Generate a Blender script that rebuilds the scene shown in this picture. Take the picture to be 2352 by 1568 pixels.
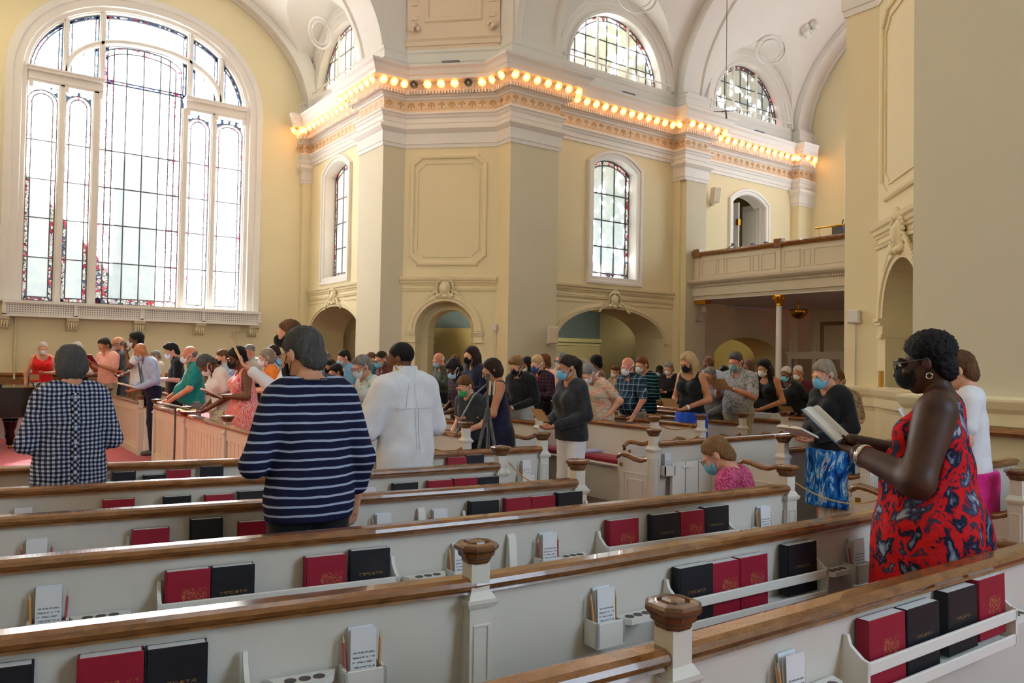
import bpy, bmesh, math, random
import numpy as np
from mathutils import Vector, Matrix
from mathutils.geometry import tessellate_polygon

for _o in list(bpy.data.objects):
    bpy.data.objects.remove(_o)
SC = bpy.context.scene
COL = SC.collection
random.seed(7)
RNG = np.random.RandomState(7)

# ------------------------------------------------------------------ camera
HC = 1.58
FPX = 1802.0
_al, _pt, _rl = math.radians(54.2), math.radians(1.315), math.radians(0.977)
def _cam_matrix():
    Xd = np.array([math.sin(_al), 0, math.cos(_al)]); Yd = np.array([-math.cos(_al), 0, math.sin(_al)])
    M = np.stack([Xd, Yd, np.array([0, -1.0, 0])], 1)
    c, s = math.cos(_pt), math.sin(_pt); P = np.array([[1, 0, 0], [0, c, s], [0, -s, c]])
    c, s = math.cos(_rl), math.sin(_rl); Q = np.array([[c, -s, 0], [s, c, 0], [0, 0, 1]])
    return Q @ P @ M
CM = _cam_matrix()
cam_data = bpy.data.cameras.new('camera')
cam_data.sensor_width = 36.0
cam_data.lens = FPX / 2352 * 36.0
cam_data.clip_start = 0.05
cam_data.clip_end = 300
cam = bpy.data.objects.new('camera', cam_data)
COL.objects.link(cam)
_r, _u, _b = CM[0], -CM[1], -CM[2]
cam.matrix_world = Matrix(((_r[0], _u[0], _b[0], 0), (_r[1], _u[1], _b[1], 0), (_r[2], _u[2], _b[2], HC), (0, 0, 0, 1)))
SC.camera = cam

# ------------------------------------------------------------------ world, sun, area-light fill standing for windows out of view
world = bpy.data.worlds.new('sky'); SC.world = world
world.use_nodes = True
_bg = world.node_tree.nodes['Background']
_bg.inputs[0].default_value = (0.40, 0.62, 1.0, 1)
_bg.inputs[1].default_value = 0.22
SUN_DIR = Vector((-0.16, -0.80, -0.58)).normalized()
_s = bpy.data.lights.new('sun', 'SUN'); _s.energy = 110.0; _s.angle = math.radians(0.6); _s.color = (1.0, 0.975, 0.93)
sun = bpy.data.objects.new('sun', _s); COL.objects.link(sun)
sun.rotation_euler = SUN_DIR.to_track_quat('-Z', 'Y').to_euler()
def area(name, loc, target, sx, sy, power, color):
    l = bpy.data.lights.new(name, 'AREA'); l.shape = 'RECTANGLE'; l.size = sx; l.size_y = sy
    l.energy = power; l.color = color
    o = bpy.data.objects.new(name, l); COL.objects.link(o); o.location = loc
    o.rotation_euler = (Vector(target) - Vector(loc)).to_track_quat('-Z', 'Z').to_euler()
    return o
area('transept_window_daylight', (5.4, -5.4, 5.0), (3.4, 8, 2.2), 2.8, 5.6, 330, (0.56, 0.77, 1.0))
area('chancel_window_daylight', (-6.3, 9.0, 5.4), (6, 10, 3.0), 6.0, 6.0, 190, (1.0, 0.90, 0.74))
area('dome_fill', (3.6, 9.0, 12.6), (3.6, 9.0, 0), 3.6, 3.6, 50, (0.92, 0.96, 1.0))  # unseen overhead light, added as soft fill
area('gallery_window_daylight', (18.6, 9.2, 7.6), (10, 9, 3), 3.0, 3.4, 25, (0.9, 0.95, 1.0))
VS = SC.view_settings
SC.display_settings.display_device = 'sRGB'
VS.view_transform = 'Standard'; VS.look = 'None'; VS.exposure = 0.45; VS.gamma = 1.0
VS.use_curve_mapping = False
SC.cycles.use_denoising = True
SC.cycles.max_bounces = 6
SC.cycles.diffuse_bounces = 4
SC.cycles.adaptive_threshold = 0.02
SC.cycles.transparent_max_bounces = 8
SC.cycles.sample_clamp_indirect = 6.0
SC.cycles.caustics_reflective = False
SC.cycles.caustics_refractive = False

# ------------------------------------------------------------------ picking points in the room from the photograph's pixels (build-time measuring only)
def ray(x, y):
    return CM.T @ np.array([(x - 1176) / FPX, (y - 784) / FPX, 1.0])
EYE = np.array([0, 0, HC])
def at_z(x, y, z): d = ray(x, y); return EYE + d * (z - HC) / d[2]
def at_X(x, y, X): d = ray(x, y); return EYE + d * X / d[0]
def at_Y(x, y, Y): d = ray(x, y); return EYE + d * Y / d[1]
def at_d(x, y, dep): return EYE + ray(x, y) * dep

# ------------------------------------------------------------------ materials
def lin(c):
    if isinstance(c, str):
        c = c.lstrip('#'); c = tuple(int(c[i:i + 2], 16) / 255 for i in (0, 2, 4))
    return tuple((v / 12.92 if v <= 0.04045 else ((v + 0.055) / 1.055) ** 2.4) for v in c[:3]) + (1.0,)
MATS = {}
class NT:
    def __init__(s, name):
        s.m = bpy.data.materials.new(name); s.m.use_nodes = True
        s.t = s.m.node_tree; s.t.nodes.clear()
        s.out = s.n('ShaderNodeOutputMaterial')
    def n(s, k, **kw):
        nd = s.t.nodes.new(k)
        for a, v in kw.items(): setattr(nd, a, v)
        return nd
    def l(s, a, b): s.t.links.new(a, b)
    def coord(s, what='Object', scale=(1, 1, 1), rot=(0, 0, 0)):
        tc = s.n('ShaderNodeTexCoord'); mp = s.n('ShaderNodeMapping')
        mp.inputs['Scale'].default_value = scale; mp.inputs['Rotation'].default_value = rot
        s.l(tc.outputs[what], mp.inputs[0]); return mp.outputs[0]
    def noise(s, vec, scale, detail=3, rough=0.55, dist=0.0):
        nd = s.n('ShaderNodeTexNoise'); nd.inputs['Scale'].default_value = scale; nd.inputs['Detail'].default_value = detail
        nd.inputs['Roughness'].default_value = rough; nd.inputs['Distortion'].default_value = dist
        s.l(vec, nd.inputs['Vector']); return nd
    def ramp(s, fac, stops, interp='LINEAR'):
        r = s.n('ShaderNodeValToRGB'); r.color_ramp.interpolation = interp
        e = r.color_ramp.elements
        while len(e) > 1: e.remove(e[0])
        e[0].position, e[0].color = stops[0][0], lin(stops[0][1])
        for p, c in stops[1:]:
            k = e.new(p); k.color = lin(c)
        s.l(fac, r.inputs[0]); return r.outputs[0]
    def math(s, op, a, b=None):
        nd = s.n('ShaderNodeMath', operation=op)
        for i, v in enumerate((a, b)):
            if v is None: continue
            if isinstance(v, (int, float)): nd.inputs[i].default_value = v
            else: s.l(v, nd.inputs[i])
        return nd.outputs[0]
    def mix(s, fac, a, b, mode='MIX'):
        nd = s.n('ShaderNodeMix', data_type='RGBA', blend_type=mode)
        for sock, v in ((nd.inputs['Factor'], fac), (nd.inputs[6], a), (nd.inputs[7], b)):
            if isinstance(v, (int, float)): sock.default_value = v
            elif isinstance(v, (tuple, str)): sock.default_value = lin(v)
            else: s.l(v, sock)
        return nd.outputs[2]
    def bsdf(s, color, rough=0.6, metal=0.0, spec=0.4, bump=None, bstr=0.2, bdist=0.01, coat=0.0, sheen=0.0, sss=0.0):
        b = s.n('ShaderNodeBsdfPrincipled')
        if isinstance(color, (tuple, str)): b.inputs['Base Color'].default_value = lin(color)
        else: s.l(color, b.inputs['Base Color'])
        if isinstance(rough, (int, float)): b.inputs['Roughness'].default_value = rough
        else: s.l(rough, b.inputs['Roughness'])
        b.inputs['Metallic'].default_value = metal; b.inputs['Specular IOR Level'].default_value = spec
        b.inputs['Coat Weight'].default_value = coat; b.inputs['Sheen Weight'].default_value = sheen
        if bump is not None:
            bp = s.n('ShaderNodeBump'); bp.inputs['Strength'].default_value = bstr; bp.inputs['Distance'].default_value = bdist
            s.l(bump, bp.inputs['Height']); s.l(bp.outputs[0], b.inputs['Normal'])
        s.l(b.outputs[0], s.out.inputs[0]); return b
def paint(name, color, rough=0.55, var=0.06, scale=1.3, bump=0.08, spec=0.35):
    if name in MATS: return MATS[name]
    t = NT(name); v = t.coord()
    n1 = t.noise(v, scale, 4); n2 = t.noise(v, 90, 2)
    c = lin(color); dark = tuple(x * (1 - var) for x in c[:3]); lite = tuple(min(1, x * (1 + var)) for x in c[:3])
    r = t.n('ShaderNodeValToRGB'); e = r.color_ramp.elements
    e[0].position, e[0].color = 0.3, dark + (1,); e[1].position, e[1].color = 0.7, lite + (1,)
    t.l(n1.outputs[0], r.inputs[0])
    t.bsdf(r.outputs[0], rough, 0, spec, n2.outputs[0], bump, 0.004)
    MATS[name] = t.m; return t.m
def fabric(name, color, color2=None, scale=14, rough=0.9, bump=0.3):
    if name in MATS: return MATS[name]
    t = NT(name); v = t.coord()
    n = t.noise(v, scale, 3); w = t.noise(v, 220, 2)
    c2 = color2 or tuple(min(1, x * 1.25 + 0.01) for x in (lin(color)[:3]))
    if isinstance(c2, tuple): c2 = '#%02x%02x%02x' % tuple(int(255 * min(1, max(0, (12.92 * x if x < .0031308 else 1.055 * x ** (1 / 2.4) - .055)))) for x in c2)
    col = t.ramp(n.outputs[0], [(0.35, color), (0.7, c2)])
    t.bsdf(col, rough, 0, 0.2, w.outputs[0], bump, 0.003, sheen=0.15)
    MATS[name] = t.m; return t.m
def metal(name, color, rough=0.3):
    if name in MATS: return MATS[name]
    t = NT(name); v = t.coord(); n = t.noise(v, 30, 2)
    t.bsdf(color, rough, 1.0, 0.5, n.outputs[0], 0.05, 0.002); MATS[name] = t.m; return t.m
def plain(name, color, rough=0.5, spec=0.4):
    if name in MATS: return MATS[name]
    t = NT(name); v = t.coord(); n = t.noise(v, 25, 3)
    c = t.mix(t.math('MULTIPLY', n.outputs[0], 0.16), color, tuple(min(1, x) for x in (1, 1, 1)))
    t.bsdf(c, rough, 0, spec, n.outputs[0], 0.06, 0.002); MATS[name] = t.m; return t.m
def wood(name, dark, light, rough=0.28, scale=(1, 1, 1), coat=0.35):
    if name in MATS: return MATS[name]
    t = NT(name); v = t.coord('Object', scale)
    n = t.noise(v, 3.0, 5, 0.6, 0.4); n2 = t.noise(v, 40, 3, 0.7)
    f = t.math('ADD', t.math('MULTIPLY', n.outputs[0], 0.7), t.math('MULTIPLY', n2.outputs[0], 0.3))
    c = t.ramp(f, [(0.3, dark), (0.68, light)])
    t.bsdf(c, rough, 0, 0.45, n2.outputs[0], 0.05, 0.003, coat=coat); MATS[name] = t.m; return t.m

M_WALL = paint('yellow_wall_paint', '#ecdfb8', 0.7, 0.02, 0.6)
M_PIER = paint('cream_pier_face', '#d8d0b6', 0.7, 0.02, 0.6)  # greyer cream on the pier fronts; some returns keep the wall yellow
M_WHITE = paint('white_plaster', '#ebe8e0', 0.65, 0.02, 0.8)
M_TRIM = paint('white_trim_paint', '#efece6', 0.45, 0.02)
M_PEW = paint('cream_pew_paint', '#dcd7ce', 0.42, 0.035, 1.6, 0.05, 0.4)
M_CHOIR = paint('cream_panel_paint', '#e0d2bf', 0.45, 0.03)
M_WOOD = wood('walnut_rail', '#5a3418', '#9c683a', 0.2, (3, 3, 12), 0.6)
M_WOODD = wood('walnut_finial', '#3d2312', '#7d522c', 0.28, (8, 8, 8), 0.4)
M_CARPET = fabric('red_carpet', '#8e2630', '#a5343c', 60, 0.95, 0.6)
M_CUSH = fabric('red_cushion', '#7c0f26', '#951a33', 30, 0.9)
M_GOLD = metal('gilding', '#d69b2c', 0.32)
M_BRASS = metal('brass', '#c9973f', 0.25)
M_GOLDP = plain('gold_stencil_paint', '#c08a24', 0.45)
M_FRIEZE = paint('cream_frieze_paint', '#ead8c0', 0.6, 0.02)
M_LEAD = plain('lead_bars', '#2b2f38', 0.5)
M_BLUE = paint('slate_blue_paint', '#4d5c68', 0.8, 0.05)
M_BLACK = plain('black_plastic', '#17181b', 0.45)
M_DARK = paint('shaded_ochre', '#97895c', 0.8, 0.05)  # darker wall ochre, with the shade of dim rooms put into the colour
M_GREY = plain('grey_metal', '#5b5d62', 0.4)
M_CHROME = metal('chrome', '#dcdcdc', 0.12)

# ------------------------------------------------------------------ objects
def tag(o, label=None, cat=None, group=None, kind=None):
    if label: o['label'] = label
    if cat: o['category'] = cat
    if group: o['group'] = group
    if kind: o['kind'] = kind
    return o
def put(o, parent):
    COL.objects.link(o)
    if parent is not None:
        o.parent = parent
        o.matrix_parent_inverse = PINV[parent.name]
    return o
PINV = {}
def reg(o, m=None):
    PINV[o.name] = (m or Matrix.Translation(o.location)).inverted(); return o
def empty(name, loc=(0, 0, 0), label=None, cat=None, group=None, kind=None, rz=0):
    o = bpy.data.objects.new(name, None); o.empty_display_size = 0.1
    o.location = loc; o.rotation_euler = (0, 0, rz); COL.objects.link(o)
    reg(o, Matrix.Translation(Vector(loc)) @ Matrix.Rotation(rz, 4, 'Z'))
    return tag(o, label, cat, group, kind)
def mk_mesh(name, verts, faces, mats, smooth=False, fm=None):
    me = bpy.data.meshes.new(name)
    me.from_pydata([tuple(v) for v in verts], [], [tuple(f) for f in faces])
    for m in (mats if isinstance(mats, (list, tuple)) else [mats]): me.materials.append(m)
    if fm is not None: me.polygons.foreach_set('material_index', np.array(fm, dtype=np.int32))
    if smooth: me.polygons.foreach_set('use_smooth', np.ones(len(me.polygons), dtype=bool))
    me.update(); return me
def mk(name, verts, faces, mats, parent=None, smooth=False, fm=None):
    o = bpy.data.objects.new(name, mk_mesh(name, verts, faces, mats, smooth, fm))
    put(o, parent); reg(o, Matrix.Identity(4))
    return o
def inst(name, me, loc=(0, 0, 0), rz=0, parent=None, scale=1.0, mat=None):
    o = bpy.data.objects.new(name, me)
    o.location = loc; o.rotation_euler = (0, 0, rz); o.scale = (scale,) * 3 if not isinstance(scale, tuple) else scale
    if mat is not None: o.matrix_basis = mat
    put(o, parent); return o

class MB:
    """collects shapes into one mesh"""
    def __init__(s): s.v = []; s.f = []; s.m = []; s.cm = 0
    def add(s, vs, fs):
        b = len(s.v); s.v += [tuple(p) for p in vs]; s.f += [tuple(i + b for i in f) for f in fs]; s.m += [s.cm] * len(fs); return s
    def box(s, x0, x1, y0, y1, z0, z1, fn=None, bev=0.0):
        if bev > 0:
            P = []
            for zz, k in ((z0, bev), (z0 + bev, 0), (z1 - bev, 0), (z1, bev)):
                P.append([(x0 + k, y0 + k, zz), (x1 - k, y0 + k, zz), (x1 - k, y1 - k, zz), (x0 + k, y1 - k, zz)])
            vs = sum(P, []); fs = [(3, 2, 1, 0), (12, 13, 14, 15)]
            for i in range(3):
                for j in range(4):
                    fs.append((i * 4 + j, i * 4 + (j + 1) % 4, i * 4 + 4 + (j + 1) % 4, i * 4 + 4 + j))
        else:
            vs = [(x0, y0, z0), (x1, y0, z0), (x1, y1, z0), (x0, y1, z0), (x0, y0, z1), (x1, y0, z1), (x1, y1, z1), (x0, y1, z1)]
            fs = [(3, 2, 1, 0), (4, 5, 6, 7), (0, 1, 5, 4), (1, 2, 6, 5), (2, 3, 7, 6), (3, 0, 4, 7)]
        if fn: vs = [fn(*p) for p in vs]
        return s.add(vs, fs)
    def lathe(s, prof, seg=16, c=(0, 0, 0), fn=None, ph=0.0):
        vs = []; n = len(prof)
        for i in range(seg):
            a = 2 * math.pi * i / seg + ph
            for r, z in prof: vs.append((c[0] + r * math.cos(a), c[1] + r * math.sin(a), c[2] + z))
        fs = []
        for i in range(seg):
            j = (i + 1) % seg
            for k in range(n - 1): fs.append((i * n + k, j * n + k, j * n + k + 1, i * n + k + 1))
        fs.append(tuple(i * n for i in range(seg))[::-1]); fs.append(tuple(i * n + n - 1 for i in range(seg)))
        if fn: vs = [fn(*p) for p in vs]
        return s.add(vs, fs)
    def tube(s, pts, r, seg=8, fn=None):
        pts = [Vector(p) for p in pts]; rs = r if isinstance(r, (list, tuple)) else [r] * len(pts)
        up = Vector((0, 0, 1)); vs = []; n = len(pts)
        for i, p in enumerate(pts):
            d = (pts[min(i + 1, n - 1)] - pts[max(i - 1, 0)]).normalized()
            a = d.cross(up)
            if a.length < 1e-3: a = d.cross(Vector((0, 1, 0)))
            a.normalize(); b = a.cross(d)
            for k in range(seg):
                t = 2 * math.pi * k / seg; vs.append(p + (a * math.cos(t) + b * math.sin(t)) * rs[i])
        fs = [(i * seg + k, i * seg + (k + 1) % seg, (i + 1) * seg + (k + 1) % seg, (i + 1) * seg + k) for i in range(n - 1) for k in range(seg)]
        fs.append(tuple(range(seg))[::-1]); fs.append(tuple((n - 1) * seg + k for k in range(seg)))
        if fn: vs = [fn(*p) for p in vs]
        return s.add(vs, fs)
    def sweep(s, path, prof, fn=None, side=1, closed=False, cap=True):
        """profile (offset, height) carried along a plane path with mitred corners"""
        P = [np.array(p[:2], float) for p in path]; n = len(P); vs = []
        for i in range(n):
            if closed: a, b = P[i] - P[i - 1], P[(i + 1) % n] - P[i]
            else: a, b = (P[i] - P[i - 1]) if i else (P[1] - P[0]), (P[i + 1] - P[i]) if i < n - 1 else (P[i] - P[i - 1])
            a = a / np.linalg.norm(a); b = b / np.linalg.norm(b)
            na, nb = np.array([-a[1], a[0]]), np.array([-b[1], b[0]])
            m = na + nb; m = m / max(0.25, (m @ m) / 2) if (m @ m) > 1e-6 else na
            for o, h in prof:
                q = P[i] + m * o * side; vs.append((q[0], q[1], h))
        k = len(prof); fs = []
        for i in range(n if closed else n - 1):
            j = (i + 1) % n
            for q in range(k - 1):
                f = (i * k + q, j * k + q, j * k + q + 1, i * k + q + 1); fs.append(f if side < 0 else f[::-1])
        if cap and not closed: fs.append(tuple(range(k))); fs.append(tuple((n - 1) * k + q for q in range(k))[::-1])
        if fn: vs = [fn(*p) for p in vs]
        return s.add(vs, fs)
    def build(s, name, mats, parent=None, smooth=False):
        return mk(name, s.v, s.f, mats, parent, smooth, s.m if isinstance(mats, (list, tuple)) else None)
    def mesh(s, name, mats, smooth=False):
        return mk_mesh(name, s.v, s.f, mats, smooth, s.m if isinstance(mats, (list, tuple)) else None)

def arc(cx, cz, rx, rz, a0, a1, n):
    return [(cx + rx * math.cos(math.radians(a0 + (a1 - a0) * i / n)), cz + rz * math.sin(math.radians(a0 + (a1 - a0) * i / n))) for i in range(n + 1)]
def superarch(u0, u1, zs, rise, p, n=28):
    """half of a superellipse from (u1, zs) over the crown to (u0, zs)"""
    c, h = (u0 + u1) / 2, (u1 - u0) / 2; out = []
    for i in range(n + 1):
        t = math.pi * i / n; ct, st = math.cos(t), math.sin(t)
        out.append((c + h * math.copysign(abs(ct) ** (2 / p), ct), zs + rise * abs(st) ** (2 / p)))
    return out
def panel(name, outer, holes, fn, mat, parent=None, depth=0.0, reveal=None):
    """a wall sheet with openings; reveals run back by depth"""
    loops = [outer] + [h[0] if isinstance(h, tuple) else h for h in holes]
    flat = [p for lp in loops for p in lp]
    tris = tessellate_polygon([[Vector((p[0], p[1], 0)) for p in lp] for lp in loops])
    m = MB(); m.add([fn(p[0], p[1], 0) for p in flat], tris)
    for h in holes:
        lp, dp = h if isinstance(h, tuple) else (h, depth)
        if dp:
            k = len(lp)
            m.add([fn(p[0], p[1], 0) for p in lp] + [fn(p[0], p[1], -dp) for p in lp], [(i, (i + 1) % k, k + (i + 1) % k, k + i) for i in range(k)])
    o = m.build(name, mat, parent)
    return o
# ================================================================== the building
YA, XL, XLR, YC, YCR, XD = 19.1, 7.1, 7.35, 12.6, 12.95, 19.37
fA = lambda u, z, w: (u, YA - w, z)
fL = lambda u, z, w: (XLR - w, u, z)
fC = lambda u, z, w: (u, YCR - w, z)
fD = lambda u, z, w: (XD - w, u, z)
R2 = math.sqrt(0.5)
fP = lambda u, z, w: (7.6 + u * R2 - w * R2, 14.43 - u * R2 - w * R2, z)
fQ = lambda u, z, w: (8.98 - u * R2 - w * R2, 5.02 - u * R2 + w * R2, z)

def structure(o, **k): return tag(o, kind='structure', **k)
def rect(u0, u1, z0, z1): return [(u0, z0), (u1, z0), (u1, z1), (u0, z1)]
def archhole(u0, u1, z0, zs, rise, p=2.0, n=24): return [(u0, z0), (u1, z0)] + superarch(u0, u1, zs, rise, p, n)
def segtop(u0, u1, zs, rise, n=10):
    h = (u1 - u0) / 2; r = (h * h + rise * rise) / (2 * rise); c = (u0 + u1) / 2; out = []
    for i in range(n + 1):
        u = u1 - (u1 - u0) * i / n; out.append((u, zs + rise - r + math.sqrt(r * r - (u - c) ** 2)))
    return out
def seghole(u0, u1, z0, zs, rise): return [(u0, z0), (u1, z0)] + segtop(u0, u1, zs, rise)

# ---- floor
structure(mk('floor', [(-8, -7, 0), (19.4, -7, 0), (19.4, 19.12, 0), (-8, 19.12, 0)], [(0, 1, 2, 3)], M_CARPET))

for nm, (x0, x1, y0, y1) in (('floor_nave_boards', (2.9, 19.3, 6.3, 12.4)), ('floor_transept_boards', (-0.4, 4.2, 1.0, 6.1)), ('floor_side_boards', (5.4, 7.05, 1.0, 5.3)), ('floor_far_boards', (2.6, 6.6, 13.4, 18.9))):
    m = MB(); m.box(x0, x1, y0, y1, 0.0, 0.008); structure(m.build(nm, wood('floor_boards', '#3a2a1c', '#5c4630', 0.5, (0.6, 6, 1), 0.1)))
# ---- glass
def glass_mat(name, stained):
    t = NT(name); v = t.coord()
    if stained:
        vo = t.n('ShaderNodeTexVoronoi'); vo.inputs['Scale'].default_value = 17; t.l(v, vo.inputs['Vector'])
        ed = t.n('ShaderNodeTexVoronoi', feature='DISTANCE_TO_EDGE'); ed.inputs['Scale'].default_value = 17; t.l(v, ed.inputs['Vector'])
        sp = t.n('ShaderNodeSeparateColor'); t.l(vo.outputs['Color'], sp.inputs[0])
        c = t.ramp(sp.outputs[0], stained, 'CONSTANT')
        line = t.math('GREATER_THAN', ed.outputs[0], 0.04)
        col = t.mix(line, '#2a2a36', c)
    else:
        n = t.noise(v, 5, 3); col = t.ramp(n.outputs[0], [(0.3, '#dfe9f2'), (0.7, '#f3f6f8')])
    tr = t.n('ShaderNodeBsdfTranslucent'); t.l(col, tr.inputs[0])
    df = t.n('ShaderNodeBsdfDiffuse'); t.l(col, df.inputs[0])
    tp = t.n('ShaderNodeBsdfTransparent'); t.l(col, tp.inputs[0])
    m1 = t.n('ShaderNodeMixShader'); m1.inputs[0].default_value = 0.05; t.l(tr.outputs[0], m1.inputs[1]); t.l(df.outputs[0], m1.inputs[2])
    m2 = t.n('ShaderNodeMixShader'); m2.inputs[0].default_value = 0.10; t.l(m1.outputs[0], m2.inputs[1]); t.l(tp.outputs[0], m2.inputs[2])
    t.l(m2.outputs[0], t.out.inputs[0]); return t.m
t = NT('clear_back'); _tp = t.n('ShaderNodeBsdfTransparent'); t.l(_tp.outputs[0], t.out.inputs[0]); M_BACK = t.m
M_GLASS = glass_mat('frosted_glass', None)
M_STAIN = glass_mat('stained_border_glass', [(0, '#c0505c'), (0.16, '#f0ece8'), (0.50, '#5b6684'), (0.60, '#dcc6cc'), (0.80, '#93303f'), (0.88, '#eeeef0')])
M_STAINB = glass_mat('blue_stained_border_glass', [(0, '#39466e'), (0.35, '#e6e8ee'), (0.55, '#26304e'), (0.75, '#a9b4cf'), (0.9, '#943347')])

def clip_convex(poly, lines):
    for (nx, ny, c) in lines:
        out = []; n = len(poly)
        for i in range(n):
            a, b = poly[i], poly[(i + 1) % n]
            da, db = nx * a[0] + ny * a[1] - c, nx * b[0] + ny * b[1] - c
            if da >= 0: out.append(a)
            if (da >= 0) != (db >= 0):
                t = da / (da - db); out.append((a[0] + t * (b[0] - a[0]), a[1] + t * (b[1] - a[1])))
        poly = out
        if len(poly) < 3: return []
    return poly
def glazing(parent, fn, outline, us, zs, w, border=0.1, bars=0.012, stain=None, seg=0.36, sides=True):
    """panes cut to a convex outline, a stained border, and the lead between them"""
    n = len(outline); L = []
    for i in range(n):
        a, b = np.array(outline[i]), np.array(outline[(i + 1) % n]); d = b - a
        if np.linalg.norm(d) < 1e-6: continue
        d /= np.linalg.norm(d); nx, ny = -d[1], d[0]
        L.append((nx, ny, nx * a[0] + ny * a[1] + border))
    for i in range(len(us) - 1):
        for j in range(len(zs) - 1):
            g = 0.004
            q = clip_convex([(us[i] + g, zs[j] + g), (us[i + 1] - g, zs[j] + g), (us[i + 1] - g, zs[j + 1] - g), (us[i] + g, zs[j + 1] - g)], L)
            if len(q) < 3: continue
            k = len(q)
            mk('pane', [fn(p[0], p[1], w) for p in q] + [fn(p[0], p[1], w - 0.006) for p in q],
               [tuple(range(k)), tuple(range(2 * k - 1, k - 1, -1))] + [(a, (a + 1) % k, k + (a + 1) % k, k + a) for a in range(k)], [M_GLASS, M_BACK], parent, False, [0] + [1] * (k + 1))
    # border pieces
    pts = outline + [outline[0]]; cur = [pts[0]]; acc = 0; pieces = []
    for a, b in zip(pts[:-1], pts[1:]):
        d = math.dist(a, b); k = max(1, int(round(d / seg)))
        sharp = d > seg * 0.8
        if sharp and len(cur) > 1: pieces.append(cur); cur = [a]; acc = 0
        if sharp:
            for q in range(k):
                pieces.append([(a[0] + (b[0] - a[0]) * q / k, a[1] + (b[1] - a[1]) * q / k), (a[0] + (b[0] - a[0]) * (q + 1) / k, a[1] + (b[1] - a[1]) * (q + 1) / k)])
            cur = [b]; acc = 0
        else:
            cur.append(b); acc += d
            if acc > seg: pieces.append(cur); cur = [b]; acc = 0
    if len(cur) > 1: pieces.append(cur)
    if border > 0.03:
        for pc in pieces:
            MB().sweep(pc, [(0.0, w), (border, w)], fn, 1, cap=False).build('border_pane', stain or M_STAIN, parent)
    m = MB()
    bw = bars
    for u in us: 
        q = clip_convex([(u - bw, zs[0] - 2), (u + bw, zs[0] - 2), (u + bw, zs[-1] + 2), (u - bw, zs[-1] + 2)], [(a, b, c - border) for a, b, c in L])
        if len(q) > 2:
            k = len(q); m.add([fn(p[0], p[1], w + 0.018) for p in q] + [fn(p[0], p[1], w - 0.012) for p in q], [tuple(range(k)), tuple(range(2 * k - 1, k - 1, -1))] + [(a, (a + 1) % k, k + (a + 1) % k, k + a) for a in range(k)])
    for z in zs:
        q = clip_convex([(us[0] - 2, z - bw), (us[-1] + 2, z - bw), (us[-1] + 2, z + bw), (us[0] - 2, z + bw)], [(a, b, c - border) for a, b, c in L])
        if len(q) > 2:
            k = len(q); m.add([fn(p[0], p[1], w + 0.016) for p in q] + [fn(p[0], p[1], w - 0.012) for p in q], [tuple(range(k)), tuple(range(2 * k - 1, k - 1, -1))] + [(a, (a + 1) % k, k + (a + 1) % k, k + a) for a in range(k)])
    for o in ((0.0, 0.02), (border - 0.008, border + 0.014)):
        m.sweep(outline, [(o[0], w - 0.012), (o[0], w + 0.017), (o[1], w + 0.017), (o[1], w - 0.012)], fn, 1, True)
    m.build('lead_bars', M_LEAD, parent)

# ---- wall A with the great window
gA = archhole(1.24, 5.70, 2.64, 7.3, 1.82, 2.2, 36)
wallA = structure(panel('wall_left', rect(-2, 9, 0, 12.6), [gA], fA, M_WALL))
win1 = empty('window_1', (3.5, YA, 2.6), kind='structure')
CAS = [(0.0, -0.28), (0.0, -0.02), (-0.03, 0.03), (-0.10, 0.05), (-0.12, 0.09), (-0.26, 0.09), (-0.28, 0.13), (-0.40, 0.13), (-0.43, 0.07), (-0.45, 0.0)]
MB().sweep([(1.24, 2.60)] + gA[1:][::-1] if False else [(5.70, 2.60)] + gA[2:] + [(1.24, 2.60)], CAS, fA, 1).build('window_casing', M_TRIM, win1)
def mull(m, u0, u1, z0, z1): m.box(u0, u1, z0, z1, -0.24, 0.0, fA); m.box(u0 + 0.025, u1 - 0.025, z0, z1, 0.0, 0.03, fA)
for a, b in ((1.80, 1.94), (2.44, 2.60), (4.28, 4.42), (4.93, 5.06)):
    m = MB(); mull(m, a, b, 2.62, 7.25); m.build('mullion', M_TRIM, win1)
def topz(u): 
    h, c = 2.23, 3.47; return 7.3 + 1.82 * max(0, 1 - abs((u - c) / h) ** 2.2) ** (1 / 2.2)
for a, b in ((1.86, 1.96), (2.55, 2.66), (4.38, 4.49), (5.08, 5.19)):
    m = MB(); mull(m, a, b, 7.5, topz((a + b) / 2) + 0.02); m.build('mullion', M_TRIM, win1)
for a, b in ((1.24, 2.64), (4.36, 5.72)):
    m = MB(); m.box(a, b, 7.22, 7.44, -0.24, 0.03, fA); m.box(a, b, 7.27, 7.30, 0.03, 0.05, fA)
    m.box(a - 0.02, b + 0.02, 7.44, 7.50, -0.24, 0.11, fA); m.box(a - 0.03, b + 0.03, 7.50, 7.53, -0.24, 0.14, fA)
    for u in (a + 0.05, (a + b) / 2, b - 0.05): m.box(u - 0.035, u + 0.035, 7.10, 7.24, 0.0, 0.05, fA)
    m.build('transom', M_TRIM, win1)
m = MB(); tr = superarch(1.93, 5.12, 7.5, 1.0, 2.2, 30)
m.sweep(tr, [(-0.06, -0.24), (-0.06, 0.0), (-0.03, 0.03), (0.03, 0.03), (0.06, 0.0), (0.06, -0.24)], fA, 1); m.build('tracery_arch', M_TRIM, win1)
ZR = [2.64, 3.56, 4.40, 5.22, 6.04, 6.86]
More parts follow.
